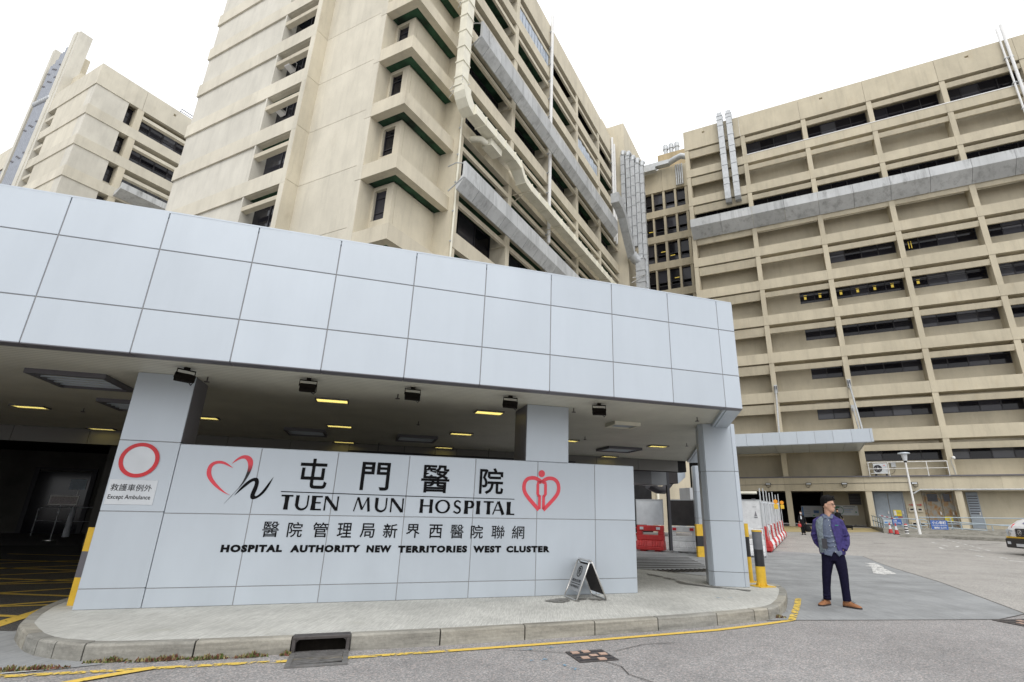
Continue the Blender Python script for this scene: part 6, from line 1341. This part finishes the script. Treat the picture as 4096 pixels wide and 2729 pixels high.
def low_sign(label, u, v1, v0, z0, z1, rot=0, lines=()):
    q = Thing('blue_notice', label, 'notice', 'B', (u, (v1 + v0) / 2, z0)); q.part('board', MB().box(u, u + .03, v0, v1, z0, z1), plain('blue notice', (.06, .14, .42), .5, 0, .1, 4))
    for (txt, a, b, c0, c1) in lines:
        tm = text_mb(txt, 0, 0, 1, 1, 0, 0, .01)
        m_ = MB(); m_.add([(u - .006, v1 - (v1 - v0) * (a + (b - a) * x), z0 + (z1 - z0) * (c0 + (c1 - c0) * z)) for x, y, z in tm.v], tm.f); q.part('lettering', m_, 'white', fix=False)
low_sign('blue notice with white writing standing between the ramp rails', 45.7, -7.05, -8.0, .79, 1.38, 0, [('小心車輛', .08, .92, .58, .92), ('CAUTION VEHICLES', .06, .94, .40, .50), ('慢駛', .15, .5, .08, .3), ('SLOW', .55, .9, .1, .28)])
low_sign('small blue notice with white lines on the front railing', 45.9, -4.86, -5.40, 1.06, 1.40, 0, [('停車', .1, .5, .5, .85), ('STOP HERE', .1, .9, .15, .35)])
notice('notice', 'pale leaflet board on the front railing, left of the blue notice', 45.9, -4.32, -4.82, 1.06, 1.36, (.5, .55, .58), [(.1, .9, .7, .75, GY), (.1, .5, .2, .55, BL), (.6, .9, .3, .5, GY)])
KS = 1.0

# ------------------------------------------------------------------ ambulance nose at the right edge
q = Thing('ambulance', 'white ambulance with yellow and red stripes nosing in at the right edge', 'ambulance', 'B', (28.5, -6.95, gz_u(29)))
zA = gz_u(29) - .01
def am(mb):                                        # a: length backwards, b: across, c: up
    mb.v = [(28.6 + .27 * a - .963 * b, -7.38 - .963 * a - .27 * b, zA + c_) for a, b, c_ in mb.v]; return mb
def side(pts, y0, y1): return MB().prism(pts, y0, y1, 0, 'y')
body = [(0.0, .50), (0.0, .98), (.08, 1.12), (.45, 1.36), (1.05, 1.52), (1.65, 2.2), (1.75, 2.60), (5.6, 2.65), (5.7, .45), (4.9, .40), (4.6, .78), (4.2, .78), (3.9, .40), (1.5, .40), (1.3, .78), (.80, .78), (.55, .40), (.1, .40)]
m_ = MB(); rings = []
for k, (y, sh) in enumerate(((-.98, .10), (-.90, .03), (-.6, 0), (.6, 0), (.90, .03), (.98, .10))): rings.append([(a + sh * (1 if a < 3 else -1), y, c_ - sh * .6 * (1 if c_ > 1 else 0)) for a, c_ in body])
m_.loft(rings, 0, True, False); q.part('body', am(m_), plain('ambulance white', (.75, .76, .78), .25, 0, .04, 2), bev=.02)
q.part('bumper', am(side([(-.10, .28), (-.10, .62), (.0, .66), (.62, .66), (.5, .28)], -.97, .97)), 'black', bev=.03)
q.part('grille', am(side([(-.03, .72), (-.02, 1.02), (.05, 1.04), (.05, .70)], -.32, .32)), 'black', bev=.01)
for i in range(4): q.part('grille_bar', am(MB().box(-.05, -.03, -.30, .30, .76 + i * .07, .78 + i * .07)), 'clad_dark')
star = MB().tube([(-.06, .10 * math.cos(2 * PI * i / 20), .88 + .10 * math.sin(2 * PI * i / 20)) for i in range(20)], .012, 6, closed=True)
for i in range(3): a = PI / 2 + i * 2 * PI / 3; star.tube([(-.06, 0, .88), (-.06, .095 * math.cos(a), .88 + .095 * math.sin(a))], [.016, .005], 6)
q.part('emblem', am(star), 'steel')
for sg in (-1, 1):
    q.part('headlight', am(MB().prism([(.02, .70), (-.01, .98), (.25, 1.10), (.42, .95), (.30, .74)], sg * .52, sg * .965, 0, 'y')), plain('headlight glass', (.55, .6, .65), .1, .3, .4, 14), bev=.02)
    q.part('lamp_bulb', am(MB().ball((-.0, sg * .72, .86), (.03, .07, .07), 10, 6)), 'steel')
    q.part('fog_lamp', am(MB().box(-.12, -.10, sg * .62, sg * .80, .42, .52)), 'board')
    for x in (1.05, 4.4):
        w_ = q.part('wheel', am(MB().tube([(x, sg * .78, .34), (x, sg * .98, .34)], .34, 24)), 'black'); q.part('rim', am(MB().tube([(x, sg * .97, .34), (x, sg * .995, .34)], .2, 16)), 'steel', parent=w_)
    q.part('mirror', am(MB().box(1.35, 1.5, sg * 1.0, sg * 1.18, 1.45, 1.8)), 'black', bev=.02)
    q.part('side_window', am(MB().prism([(1.35, 1.5), (1.75, 2.2), (2.5, 2.2), (2.5, 1.5)], sg * .985, sg * 1.0, 0, 'y')), 'glass')
    q.part('stripe', am(MB().box(.7, 5.6, sg * .985, sg * .995, .9, 1.15)), 'yellow'); q.part('stripe', am(MB().box(1.6, 5.6, sg * .985, sg * .995, 1.2, 1.3)), 'sign_red')
q.part('stripe', am(MB().box(-.025, .02, -.97, .97, .655, .715)), 'yellow'); q.part('stripe', am(MB().tube([(.06, -.60, 1.06), (.18, -.66, 1.17), (.5, -.74, 1.27), (.9, -.80, 1.34)], .035, 6)), 'sign_red'); q.part('stripe', am(MB().tube([(.06, .60, 1.06), (.18, .66, 1.17), (.5, .74, 1.27), (.9, .80, 1.34)], .035, 6)), 'sign_red')
q.part('windscreen', am(side([(1.10, 1.57), (1.62, 2.16), (1.60, 2.18), (1.08, 1.59)], -.82, .82)), 'glass'); q.part('number_plate', am(MB().box(-.13, -.10, -.26, .26, .34, .45)), 'board')
q.part('light_bar', am(MB().box(1.8, 2.1, -.6, .6, 2.62, 2.78)), plain('blue light bar', (.05, .1, .5), .2), bev=.02)
q.part('bonnet_print', am(MB().add([(.20, -.15, 1.225), (.20, .30, 1.225), (.38, .30, 1.345), (.38, -.15, 1.345)], [(0, 1, 2, 3)])), plain('blue bonnet lettering', (.15, .14, .3), .4))

# ================================================================== PEOPLE
MAT['skin'] = plain('skin', (.50, .29, .20), .5, 0, .06, 20); MAT['hair'] = plain('black hair', (.010, .009, .009), .7, 0, .5, 40)
MAT['denim'] = plain('navy denim', (.010, .009, .026), .9, 0, .3, 30); MAT['denim'].node_tree.nodes['Principled BSDF'].inputs['Specular IOR Level'].default_value = .1; MAT['jacket'] = plain('purple blue jacket', (.058, .047, .165), .65, 0, .45, 14, .8)
MAT['shirt'] = plain('blue grey chambray shirt', (.12, .145, .21), .85, 0, .2, 45); MAT['lining'] = plain('grey jacket lining', (.20, .24, .27), .6, 0, .5, 25)
MAT['suede'] = plain('brown suede', (.30, .13, .055), .8, 0, .2, 30); MAT['cloth_black'] = plain('black cloth', (.014, .014, .016), .8, 0, .3, 20); MAT['sole'] = plain('dark sole', (.03, .02, .018), .7)
for k_ in ('hair', 'cloth_black', 'jacket', 'near_black', 'dark'): MAT[k_].node_tree.nodes['Principled BSDF'].inputs['Specular IOR Level'].default_value = .12
def ell(cx, cy, z, rx, ry, n=20, tilt=0.0): return [(cx + rx * math.cos(2 * PI * i / n), cy + ry * math.sin(2 * PI * i / n), z + tilt * math.cos(2 * PI * i / n)) for i in range(n)]
def remeshed(mb, vox, name, rounds=3):
    me = mb.mesh(name, []); o = bpy.data.objects.new(name, me); COL.objects.link(o)
    r = o.modifiers.new('r', 'REMESH'); r.mode = 'VOXEL'; r.voxel_size = vox; r.use_smooth_shade = True
    sm_ = o.modifiers.new('s', 'SMOOTH'); sm_.iterations = rounds; sm_.factor = .5
    dg = bpy.context.evaluated_depsgraph_get(); dg.update(); m2 = bpy.data.meshes.new_from_object(o.evaluated_get(dg))
    bpy.data.objects.remove(o); bpy.data.meshes.remove(me); m2.name = name
    out_ = MB(); out_.add([tuple(v.co) for v in m2.vertices], [tuple(p.vertices) for p in m2.polygons], 0, True); bpy.data.meshes.remove(m2); return out_
def rotz(mb, a, c0):
    ca, sa = math.cos(a), math.sin(a)
    mb.v = [(c0[0] + (x - c0[0]) * ca - (y - c0[1]) * sa, c0[1] + (x - c0[0]) * sa + (y - c0[1]) * ca, z) for x, y, z in mb.v]; return mb
def head_mb(c0, yaw, s=1.0):
    """c0: point at chin height on the neck axis; head faces -y before turning"""
    m = MB(); R_ = []
    for z, rx, yf, yb in ((-.005, .022, -.070, -.035), (.008, .042, -.082, -.005), (.03, .056, -.086, .03), (.055, .064, -.086, .065), (.085, .070, -.086, .082), (.115, .073, -.086, .092), (.14, .075, -.090, .096), (.17, .074, -.088, .095), (.20, .068, -.075, .085), (.222, .052, -.050, .062), (.235, .028, -.02, .03)):
        R_.append(ell(c0[0], c0[1] + (yf + yb) / 2 * s, c0[2] + z * s, rx * s, (yb - yf) / 2 * s, 22))
    m.loft(R_)
    X, Y, Z = c0
    m.loft([ell(X, Y - .088 * s, Z + .115 * s, .009 * s, .006 * s, 8), ell(X, Y - .096 * s, Z + .095 * s, .013 * s, .011 * s, 8), ell(X, Y - .103 * s, Z + .078 * s, .017 * s, .014 * s, 8), ell(X, Y - .09 * s, Z + .068 * s, .013 * s, .010 * s, 8)])
    m.ball((X, Y - .084 * s, Z + .045 * s), (.024 * s, .012 * s, .007 * s), 10, 6); m.ball((X, Y - .084 * s, Z + .033 * s), (.020 * s, .013 * s, .008 * s), 10, 6)
    for sg in (-1, 1):
        m.ball((X + sg * .076 * s, Y + .01 * s, Z + .095 * s), (.009 * s, .018 * s, .031 * s), 8, 6); m.ball((X + sg * .03 * s, Y - .083 * s, Z + .132 * s), (.020 * s, .010 * s, .006 * s), 8, 6)
    m.loft([ell(X, Y + .02 * s, Z - .13 * s, .075 * s, .065 * s, 16), ell(X, Y + .02 * s, Z - .07 * s, .056 * s, .056 * s, 16), ell(X, Y + .015 * s, Z + .04 * s, .055 * s, .055 * s, 16)])
    return rotz(m, yaw, c0)
def hair_mb(c0, yaw, s=1.0, vol=1.0):
    m = MB(); X, Y, Z = c0; rnd = random.Random(2)
    m.loft([ell(X, Y + .050 * s, Z + .085 * s, .060 * s, .050 * s, 20), ell(X, Y + .035 * s, Z + .12 * s, .079 * s, .077 * s, 20), ell(X, Y + .012 * s, Z + .165 * s, .084 * s, .098 * s, 20), ell(X, Y + .004 * s, Z + .205 * s, .084 * s, .104 * s, 20), ell(X, Y - .002 * s, Z + .238 * s, .070 * s, .086 * s, 20), ell(X, Y - .004 * s, Z + .262 * s, .040 * s, .052 * s, 20)])
    for i in range(14): m.ball((X + rnd.uniform(-.05, .05) * s, Y - rnd.uniform(.05, .10) * s, Z + rnd.uniform(.19, .26) * s), rnd.uniform(.014, .024) * s * vol, 6, 5)
    for i in range(60):
        a = rnd.uniform(0, 2 * PI); h_ = rnd.uniform(.13, .265); r_ = math.sqrt(max(.05, 1 - ((h_ - .13) / .14) ** 2))
        if math.sin(a) < -.5 and h_ < .19: continue
        m.ball((X + .075 * r_ * math.cos(a) * s, Y + (.004 + .092 * r_ * math.sin(a)) * s, Z + h_ * s), rnd.uniform(.012, .024) * s * vol, 6, 5)
    return rotz(m, yaw, c0)
def shoe_mb(x, y, ang, ln=.29, wd=.052):
    m = MB(); R_ = []; S_ = []
    for t_, w_, h_ in ((-.07, .55, .085), (-.055, .8, .105), (0, .85, .11), (.05, .82, .10), (.10, .88, .078), (.15, .98, .062), (.19, .90, .050), (.215, .62, .036), (.225, .3, .024)):
        ring = []
        for i in range(14):
            a = PI * i / 13; ring.append((wd * w_ * math.cos(a), -t_, .018 + (h_ - .018) * abs(math.sin(a)) ** .8))
        ring += [(-wd * w_ * .6, -t_, .012), (wd * w_ * .6, -t_, .012)]; R_.append(ring)
        S_.append([(wd * w_ * 1.06, -t_ * 1.02, .0), (wd * w_ * 1.06, -t_ * 1.02, .022), (-wd * w_ * 1.06, -t_ * 1.02, .022), (-wd * w_ * 1.06, -t_ * 1.02, .0)])
    m.loft(R_); s_ = MB().loft(S_, 0, True, False)
    for k in (m, s_):
        rotz(k, ang, (0, 0)); k.v = [(a + x, b + y, c_) for a, b, c_ in k.v]
    return m, s_
def at_person(mb, b): mb.v = [(a + b[0], c_ + b[1], z + b[2]) for a, c_, z in mb.v]; return mb
def arc_shell(rows_, th, n=18):
    """open garment shell: rows of (cx, cy, z, rx, ry, a0, a1) in degrees"""
    m = MB(); R_ = []
    for cx1, cy1, z, rx, ry, a0, a1 in rows_:
        o1 = [(cx1 + rx * math.cos(math.radians(a0 + (a1 - a0) * i / n)), cy1 + ry * math.sin(math.radians(a0 + (a1 - a0) * i / n)), z) for i in range(n + 1)]
        i1 = [(cx1 + (rx - th) * math.cos(math.radians(a0 + (a1 - a0) * i / n)), cy1 + (ry - th) * math.sin(math.radians(a0 + (a1 - a0) * i / n)), z) for i in range(n + 1)]
        R_.append(o1 + i1[::-1])
    return m.loft(R_)

# the man in the purple jacket
Bm = (7.70, 7.66, 0.004)
man = Thing('person', 'man in an open purple jacket, blue shirt, navy trousers and brown shoes looking right', 'person', 'S', Bm, rot=math.radians(-45.2))
def mp(name, mb, mat, **kw): return man.part(name, at_person(mb, Bm), mat, **kw)
cxm = .085; CH = (cxm + .04, .0, 1.500); HY = math.radians(68)
b_ = MB()
b_.loft([ell(cxm, .02, .80, .15, .10), ell(cxm, .02, .9, .155, .10), ell(cxm, .02, 1.02, .14, .095), ell(cxm, .02, 1.2, .165, .10), ell(cxm, .02, 1.34, .18, .09), ell(cxm, .02, 1.41, .10, .07)])
for pts, rr in (([(cxm - .08, .02, .86), (-.055, .0, .48), (-.10, .02, .08)], [.085, .055, .04]), ([(cxm + .08, .02, .86), (.20, -.02, .48), (.195, -.04, .08)], [.085, .055, .04]),
                ([(cxm - .17, .02, 1.36), (-.175, .08, 1.10), (-.10, .12, .93), (-.06, .13, .87)], [.05, .042, .03, .028]), ([(cxm + .16, .02, 1.35), (.32, .05, 1.10), (.275, -.04, .93), (.235, -.05, .88)], [.05, .042, .03, .028])): b_.tube(pts, rr, 12)
b_.ball((-.05, .13, .84), (.035, .02, .05)); b_.ball((.225, -.055, .86), (.033, .02, .045))
for i in range(4): b_.tube([(-.08 + i * .02, .13, .81), (-.08 + i * .021, .13, .76 + .01 * abs(i - 1.5))], [.009, .008], 6); b_.tube([(.20 + i * .018, -.055, .84), (.195 + i * .018, -.055, .815)], [.009, .008], 6)
b_.tube([(-.02, .12, .85), (-.005, .11, .81)], [.010, .008], 6); b_.tube([(.205, -.065, .86), (.19, -.075, .835)], [.010, .008], 6)
hd = head_mb(CH, HY, 1.08); b_.add(hd.v, hd.f, 0, True)
mp('body', remeshed(b_, .0085, 'body', 2), 'skin')
mp('hair', remeshed(hair_mb(CH, HY, 1.06, .8), .007, 'hair', 1), 'hair')
gl = MB()
for sg in (-1, 1): gl.tube([(CH[0] + sg * .034 + .024 * math.cos(2 * PI * i / 14), CH[1] - .10, CH[2] + .113 + .018 * math.sin(2 * PI * i / 14)) for i in range(14)], .0022, 5, closed=True); gl.tube([(CH[0] + sg * .058, CH[1] - .098, CH[2] + .118), (CH[0] + sg * .08, CH[1] + .0, CH[2] + .115)], .002, 5)
gl.tube([(CH[0] - .01, CH[1] - .103, CH[2] + .118), (CH[0] + .01, CH[1] - .103, CH[2] + .118)], .002, 5); mp('glasses', rotz(gl, HY, CH), 'black')
ey = MB()
for sg in (-1, 1): ey.ball((CH[0] + sg * .032, CH[1] - .086, CH[2] + .113), (.012, .006, .005), 8, 6); ey.tube([(CH[0] + sg * .016, CH[1] - .092, CH[2] + .138), (CH[0] + sg * .05, CH[1] - .086, CH[2] + .139)], .004, 5)
mp('eyes', rotz(ey, HY, CH), 'hair')
ts = MB()
ts.loft([ell(cxm, .02, .70, .150, .105), ell(cxm, .02, .78, .175, .118), ell(cxm, .02, .90, .172, .118), ell(cxm, .02, .99, .160, .112)])
ts.tube([(cxm - .078, .02, .84), (cxm - .095, .01, .68), (-.055, .0, .48), (-.082, .01, .28), (-.098, .02, .115), (-.10, .02, .085)], [.100, .092, .073, .062, .062, .064], 16)
ts.tube([(cxm + .078, .02, .84), (cxm + .10, .0, .68), (.20, -.02, .48), (.196, -.025, .28), (.195, -.03, .115), (.195, -.03, .09)], [.100, .094, .075, .064, .064, .066], 16)
for x_, z_ in ((-.055, .46), (.20, .45), (-.10, .16), (-.098, .12), (.195, .17), (.195, .125)): ts.tube([(x_ - .06, -.03, z_), (x_, -.065, z_ - .01), (x_ + .06, -.03, z_ + .008)], .012, 6)
mp('trousers', remeshed(ts, .011, 'trousers', 1), 'denim')
sh = MB(); sh.loft([ell(cxm, .015, .845, .170, .128), ell(cxm, .015, .90, .168, .128), ell(cxm, .015, 1.0, .164, .126), ell(cxm, .015, 1.14, .168, .124), ell(cxm, .015, 1.28, .178, .115), ell(cxm, .018, 1.37, .165, .095), ell(cxm + .01, .02, 1.425, .09, .072), ell(cxm + .015, .02, 1.46, .068, .066)])
sh.prism([(cxm - .13, .80), (cxm - .02, .775), (cxm + .02, .86), (cxm - .14, .88)], -.118, -.10, 0, 'y'); sh.prism([(cxm + .03, .86), (cxm + .09, .775), (cxm + .15, .82), (cxm + .14, .88)], -.118, -.10, 0, 'y')
for z_ in (.95, 1.02, 1.1): sh.tube([(cxm - .12, -.085, z_), (cxm - .02, -.118, z_ - .02), (cxm + .08, -.11, z_ + .01)], .010, 6)
mp('shirt', remeshed(sh, .010, 'shirt', 1), 'shirt')
mp('collar', MB().add([(cxm - .06, -.045, 1.46), (cxm + .0, -.085, 1.40), (cxm - .06, -.09, 1.385), (cxm - .085, -.03, 1.44), (cxm + .075, -.035, 1.46), (cxm + .02, -.085, 1.40), (cxm + .075, -.09, 1.385), (cxm + .10, -.02, 1.44)], [(0, 1, 2, 3), (4, 7, 6, 5)]), 'shirt')
bt = MB()
for i in range(7): bt.ball((cxm + .012 + .006 * i, -.116 - (.006 if i > 1 else -.012 * (2 - i)), 1.36 - i * .085), (.007, .004, .007), 8, 5)
mp('buttons', bt, 'board')
jk = MB()
for k in (arc_shell([(cxm, .02, .805, .200, .150, -62, 238), (cxm, .02, .86, .205, .155, -64, 236), (cxm, .02, 1.0, .202, .152, -68, 234), (cxm, .02, 1.14, .208, .148, -75, 236), (cxm, .02, 1.27, .222, .138, -80, 242), (cxm, .025, 1.36, .212, .115, -78, 246), (cxm + .005, .03, 1.42, .13, .09, -68, 242), (cxm + .01, .03, 1.465, .092, .085, -58, 234)], .016),): jk.add(k.v, k.f, 0, True)
jk.tube([(cxm - .12, .02, 1.385), (cxm - .185, .025, 1.33), (-.13, .04, 1.22), (-.165, .075, 1.10), (-.14, .11, .99), (-.08, .13, .91)], [.045, .058, .058, .054, .050, .046], 14)
jk.tube([(cxm + .12, .02, 1.385), (cxm + .185, .025, 1.33), (.30, .03, 1.22), (.335, .05, 1.10), (.32, -.02, .99), (.265, -.07, .89)], [.045, .060, .060, .056, .053, .050], 14)
for (x_, y_, z_, dx) in ((.332, .0, 1.12, .045), (.33, -.005, 1.05, .048), (.312, -.05, .97, .048), (-.16, .03, 1.12, .045), (-.155, .04, 1.04, .045)): jk.tube([(x_ - dx, y_ + .0, z_ - .015), (x_, y_ - .05, z_), (x_ + dx * .8, y_, z_ + .015)], .013, 6)
mp('jacket', remeshed(jk, .0095, 'jacket', 1), 'jacket')
ln_ = MB(); k = arc_shell([(cxm, .02, .83, .207, .157, 200, 243), (cxm, .02, 1.0, .209, .159, 200, 240), (cxm, .02, 1.14, .215, .155, 202, 240), (cxm, .02, 1.27, .228, .145, 205, 246), (cxm, .025, 1.36, .218, .122, 215, 250), (cxm + .005, .03, 1.42, .137, .097, 212, 248)], .008, 8); ln_.add(k.v, k.f, 0, True)
mp('lining', ln_, 'lining', label='grey inner lining turned out on the left front')
mp('badge', MB().box(cxm + .10, cxm + .15, -.135, -.128, 1.275, 1.285), GR); mp('pocket', MB().box(cxm - .14, cxm - .06, -.155, -.148, .90, 1.06), 'frame')
for (x_, y_, a_) in ((-.115, .03, math.radians(-28)), (.195, -.03, math.radians(58))):
    a1, s1 = shoe_mb(x_, y_, a_); o1 = mp('shoe', a1, 'suede'); at_person(s1, Bm); man.part('sole', s1, 'sole', parent=o1)
    lc = MB()
    for i in range(3): lc.tube([(-.022, -.06 - i * .028, .103 - i * .010), (.022, -.065 - i * .028, .103 - i * .010)], .004, 5)
    rotz(lc, a_, (0, 0)); lc.v = [(p + x_, q2 + y_, r_) for p, q2, r_ in lc.v]; at_person(lc, Bm); man.part('lace', lc, 'sole', parent=o1)

# the woman walking with bags, in front of the entrance (frame B)
zw = gz_u(41.2) + .004; Bw = (41.21, .86, zw)
wo = Thing('person', 'woman in black with a pale face mask walking out, red bag and big black bag', 'person', 'B', Bw, rot=math.radians(-90))
def wp(name, mb, mat): return wo.part(name, at_person(mb, Bw), mat)
Cw = (-.02, -.02, 1.31); HW = math.radians(-12)
b_ = MB(); b_.loft([ell(0, 0, .72, .13, .1), ell(0, 0, .9, .12, .09), ell(0, 0, 1.1, .13, .09), ell(0, 0, 1.2, .13, .08), ell(0, 0, 1.26, .06, .06)])
for pts, rr in (([(-.06, 0, .76), (-.06, -.03, .42), (-.05, .0, .06)], [.07, .05, .035]), ([(.06, 0, .76), (.07, .0, .42), (.08, .05, .06)], [.07, .05, .035]), ([(-.13, 0, 1.2), (-.18, -.03, 1.0), (-.17, -.12, .85)], [.04, .033, .025]), ([(.13, 0, 1.2), (.2, .0, .98), (.24, .0, .78)], [.04, .033, .025])): b_.tube(pts, rr, 10)
for cx2, cy2, cz2 in ((-.17, -.13, .82), (.245, 0, .74)):
    b_.ball((cx2, cy2, cz2), (.026, .018, .036), 8, 6)
    for i in range(4): b_.tube([(cx2 - .02 + i * .013, cy2, cz2 - .02), (cx2 - .02 + i * .013, cy2 - .01, cz2 - .065)], [.007, .006], 5)
    b_.tube([(cx2 - .02, cy2, cz2), (cx2 - .03, cy2 - .02, cz2 - .035)], .007, 5)
hd = head_mb(Cw, HW, .9); b_.add(hd.v, hd.f, 0, True); wp('body', remeshed(b_, .011, 'body', 1), 'skin')
h2 = hair_mb(Cw, HW, .93, .8); h2.loft([ell(Cw[0], .05, 1.18, .08, .05), ell(Cw[0], .045, 1.3, .085, .06), ell(Cw[0], .04, 1.42, .08, .07)]); wp('hair', remeshed(h2, .012, 'hair', 1), 'hair')
wp('face_mask', rotz(MB().loft([ell(Cw[0], -.06, 1.32, .035, .03, 12), ell(Cw[0], -.065, 1.345, .056, .042, 12), ell(Cw[0], -.062, 1.385, .058, .043, 12), ell(Cw[0], -.06, 1.40, .045, .035, 12)]), HW, Cw), plain('pale blue mask', (.45, .62, .70), .7))
cl = MB(); cl.loft([ell(0, .01, .48, .15, .13), ell(0, .01, .6, .17, .13), ell(0, 0, .85, .15, .115), ell(0, 0, 1.0, .14, .11), ell(0, 0, 1.15, .155, .105), ell(0, 0, 1.23, .13, .09), ell(0, 0, 1.28, .07, .065)])
cl.tube([(-.13, 0, 1.22), (-.19, -.03, 1.0), (-.175, -.11, .86)], [.055, .05, .042], 10); cl.tube([(.13, 0, 1.22), (.21, 0, .98), (.24, 0, .80)], [.055, .05, .042], 10); cl.tube([(-.06, 0, .7), (-.06, -.03, .42), (-.05, .0, .12)], [.08, .07, .065], 10); cl.tube([(.06, 0, .7), (.07, 0, .42), (.08, .05, .12)], [.08, .07, .065], 10)
wp('coat', remeshed(cl, .013, 'coat', 1), 'cloth_black'); wp('blouse', MB().loft([ell(-.02, -.09, 1.0, .045, .03, 12), ell(-.02, -.085, 1.12, .05, .035, 12), ell(-.02, -.055, 1.24, .04, .03, 12)]), 'board')
for x_, y_, a_ in ((-.05, .0, -.2), (.08, .05, .2)): a1, s1 = shoe_mb(x_, y_, a_, wd=.04); wp('shoe', a1, 'cloth_black')
q = Thing('handbag', 'small red handbag hanging from the woman\'s right hand', 'bag', 'B', (41.1, 1.03, zw + .5), rot=math.radians(-90))
Bh = (41.1, 1.03, zw); q.part('bag', at_person(MB().loft([ell(0, 0, .50, .09, .05, 12), ell(0, 0, .56, .11, .055, 12), ell(0, 0, .68, .10, .045, 12), ell(0, 0, .70, .07, .03, 12)]), (41.1, 1.03, zw)), 'red'); q.part('handle', at_person(MB().tube([(-.06, 0, .69), (-.04, 0, .78), (.04, 0, .78), (.06, 0, .69)], .008, 6), Bh), 'red')
q = Thing('carry_bag', 'big black soft bag carried on the woman\'s left side', 'bag', 'B', (41.2, .55, zw + .3), rot=math.radians(-90)); Bh = (41.2, .56, zw)
q.part('bag', at_person(MB().loft([ell(0, 0, .20, .12, .10, 16), ell(0, 0, .26, .19, .13, 16), ell(0, 0, .42, .20, .13, 16), ell(-.02, 0, .56, .15, .10, 16), ell(-.04, 0, .62, .06, .05, 16)]), Bh), 'cloth_black'); q.part('strap', at_person(MB().tube([(-.08, -.05, .58), (-.14, 0, 1.05), (-.2, 0, 1.24)], .018, 6), Bh), 'cloth_black')
# the traveller half hidden behind the man
zp = gz_u(54) + .004; Bp = (53.6, -1.75, zp)
pr = Thing('person', 'distant person in black half hidden behind the man, pulling a black case', 'person', 'B', Bp, rot=math.radians(-90))
def pp_(name, mb, mat): return pr.part(name, at_person(mb, Bp), mat)
Cp = (0, 0, 1.42); b_ = MB(); b_.loft([ell(0, 0, .8, .14, .1), ell(0, 0, 1.0, .13, .1), ell(0, 0, 1.2, .16, .1), ell(0, 0, 1.34, .15, .08), ell(0, 0, 1.39, .07, .06)])
for pts, rr in (([(-.08, 0, .85), (-.1, -.06, .45), (-.12, .0, .06)], [.08, .055, .04]), ([(.08, 0, .85), (.1, .05, .45), (.12, .12, .06)], [.08, .055, .04]), ([(-.16, 0, 1.33), (-.2, 0, 1.08), (-.18, -.1, .9)], [.05, .04, .03]), ([(.16, 0, 1.33), (.25, .02, 1.08), (.36, .06, .86)], [.05, .04, .03])): b_.tube(pts, rr, 10)
for cx2, cy2, cz2 in ((-.18, -.11, .87), (.37, .06, .82)):
    b_.ball((cx2, cy2, cz2), (.03, .02, .04), 8, 6)
    for i in range(4): b_.tube([(cx2 - .02 + i * .014, cy2, cz2 - .02), (cx2 - .02 + i * .014, cy2 - .01, cz2 - .07)], [.008, .007], 5)
    b_.tube([(cx2 - .025, cy2, cz2), (cx2 - .035, cy2 - .02, cz2 - .035)], .008, 5)
hd = head_mb(Cp, .4); b_.add(hd.v, hd.f, 0, True); pp_('body', remeshed(b_, .012, 'body', 1), 'skin'); pp_('hair', remeshed(hair_mb(Cp, .4), .012, 'hair', 1), 'hair')
cl = MB(); cl.loft([ell(0, 0, .78, .18, .13), ell(0, 0, 1.0, .17, .125), ell(0, 0, 1.2, .19, .12), ell(0, 0, 1.34, .17, .10), ell(0, 0, 1.41, .08, .07)]); cl.tube([(-.16, 0, 1.34), (-.21, 0, 1.08), (-.18, -.1, .92)], [.065, .06, .05], 10); cl.tube([(.16, 0, 1.34), (.25, .02, 1.08), (.35, .06, .89)], [.065, .06, .05], 10)
pp_('coat', remeshed(cl, .014, 'coat', 1), 'cloth_black'); cl = MB(); cl.tube([(-.08, 0, .85), (-.1, -.06, .45), (-.12, .0, .09)], [.1, .075, .065], 10); cl.tube([(.08, 0, .85), (.1, .05, .45), (.12, .12, .09)], [.1, .075, .065], 10); pp_('trousers', remeshed(cl, .014, 'trousers', 1), 'cloth_black')
for x_, y_ in ((-.12, .0), (.12, .12)): a1, s1 = shoe_mb(x_, y_, .2); pp_('shoe', a1, 'cloth_black')
q = Thing('wheeled_case', 'low black wheeled case pulled behind the distant person', 'luggage', 'B', (53.8, -2.45, zp)); q.part('case', MB().box(53.6, 54.0, -2.75, -2.2, zp + .12, zp + .34), 'cloth_black', bev=.04); q.part('handle', MB().tube([(53.8, -2.2, zp + .3), (53.7, -2.12, zp + .82)], .014, 6).tube([(53.8, -2.75, zp + .3), (53.9, -3.05, zp + .40)], .03, 6), 'black')
for v_ in (-2.28, -2.68): q.part('wheel', MB().tube([(53.62, v_, zp + .06), (53.68, v_, zp + .06)], .06, 12).tube([(53.92, v_, zp + .06), (53.98, v_, zp + .06)], .06, 12), 'black')
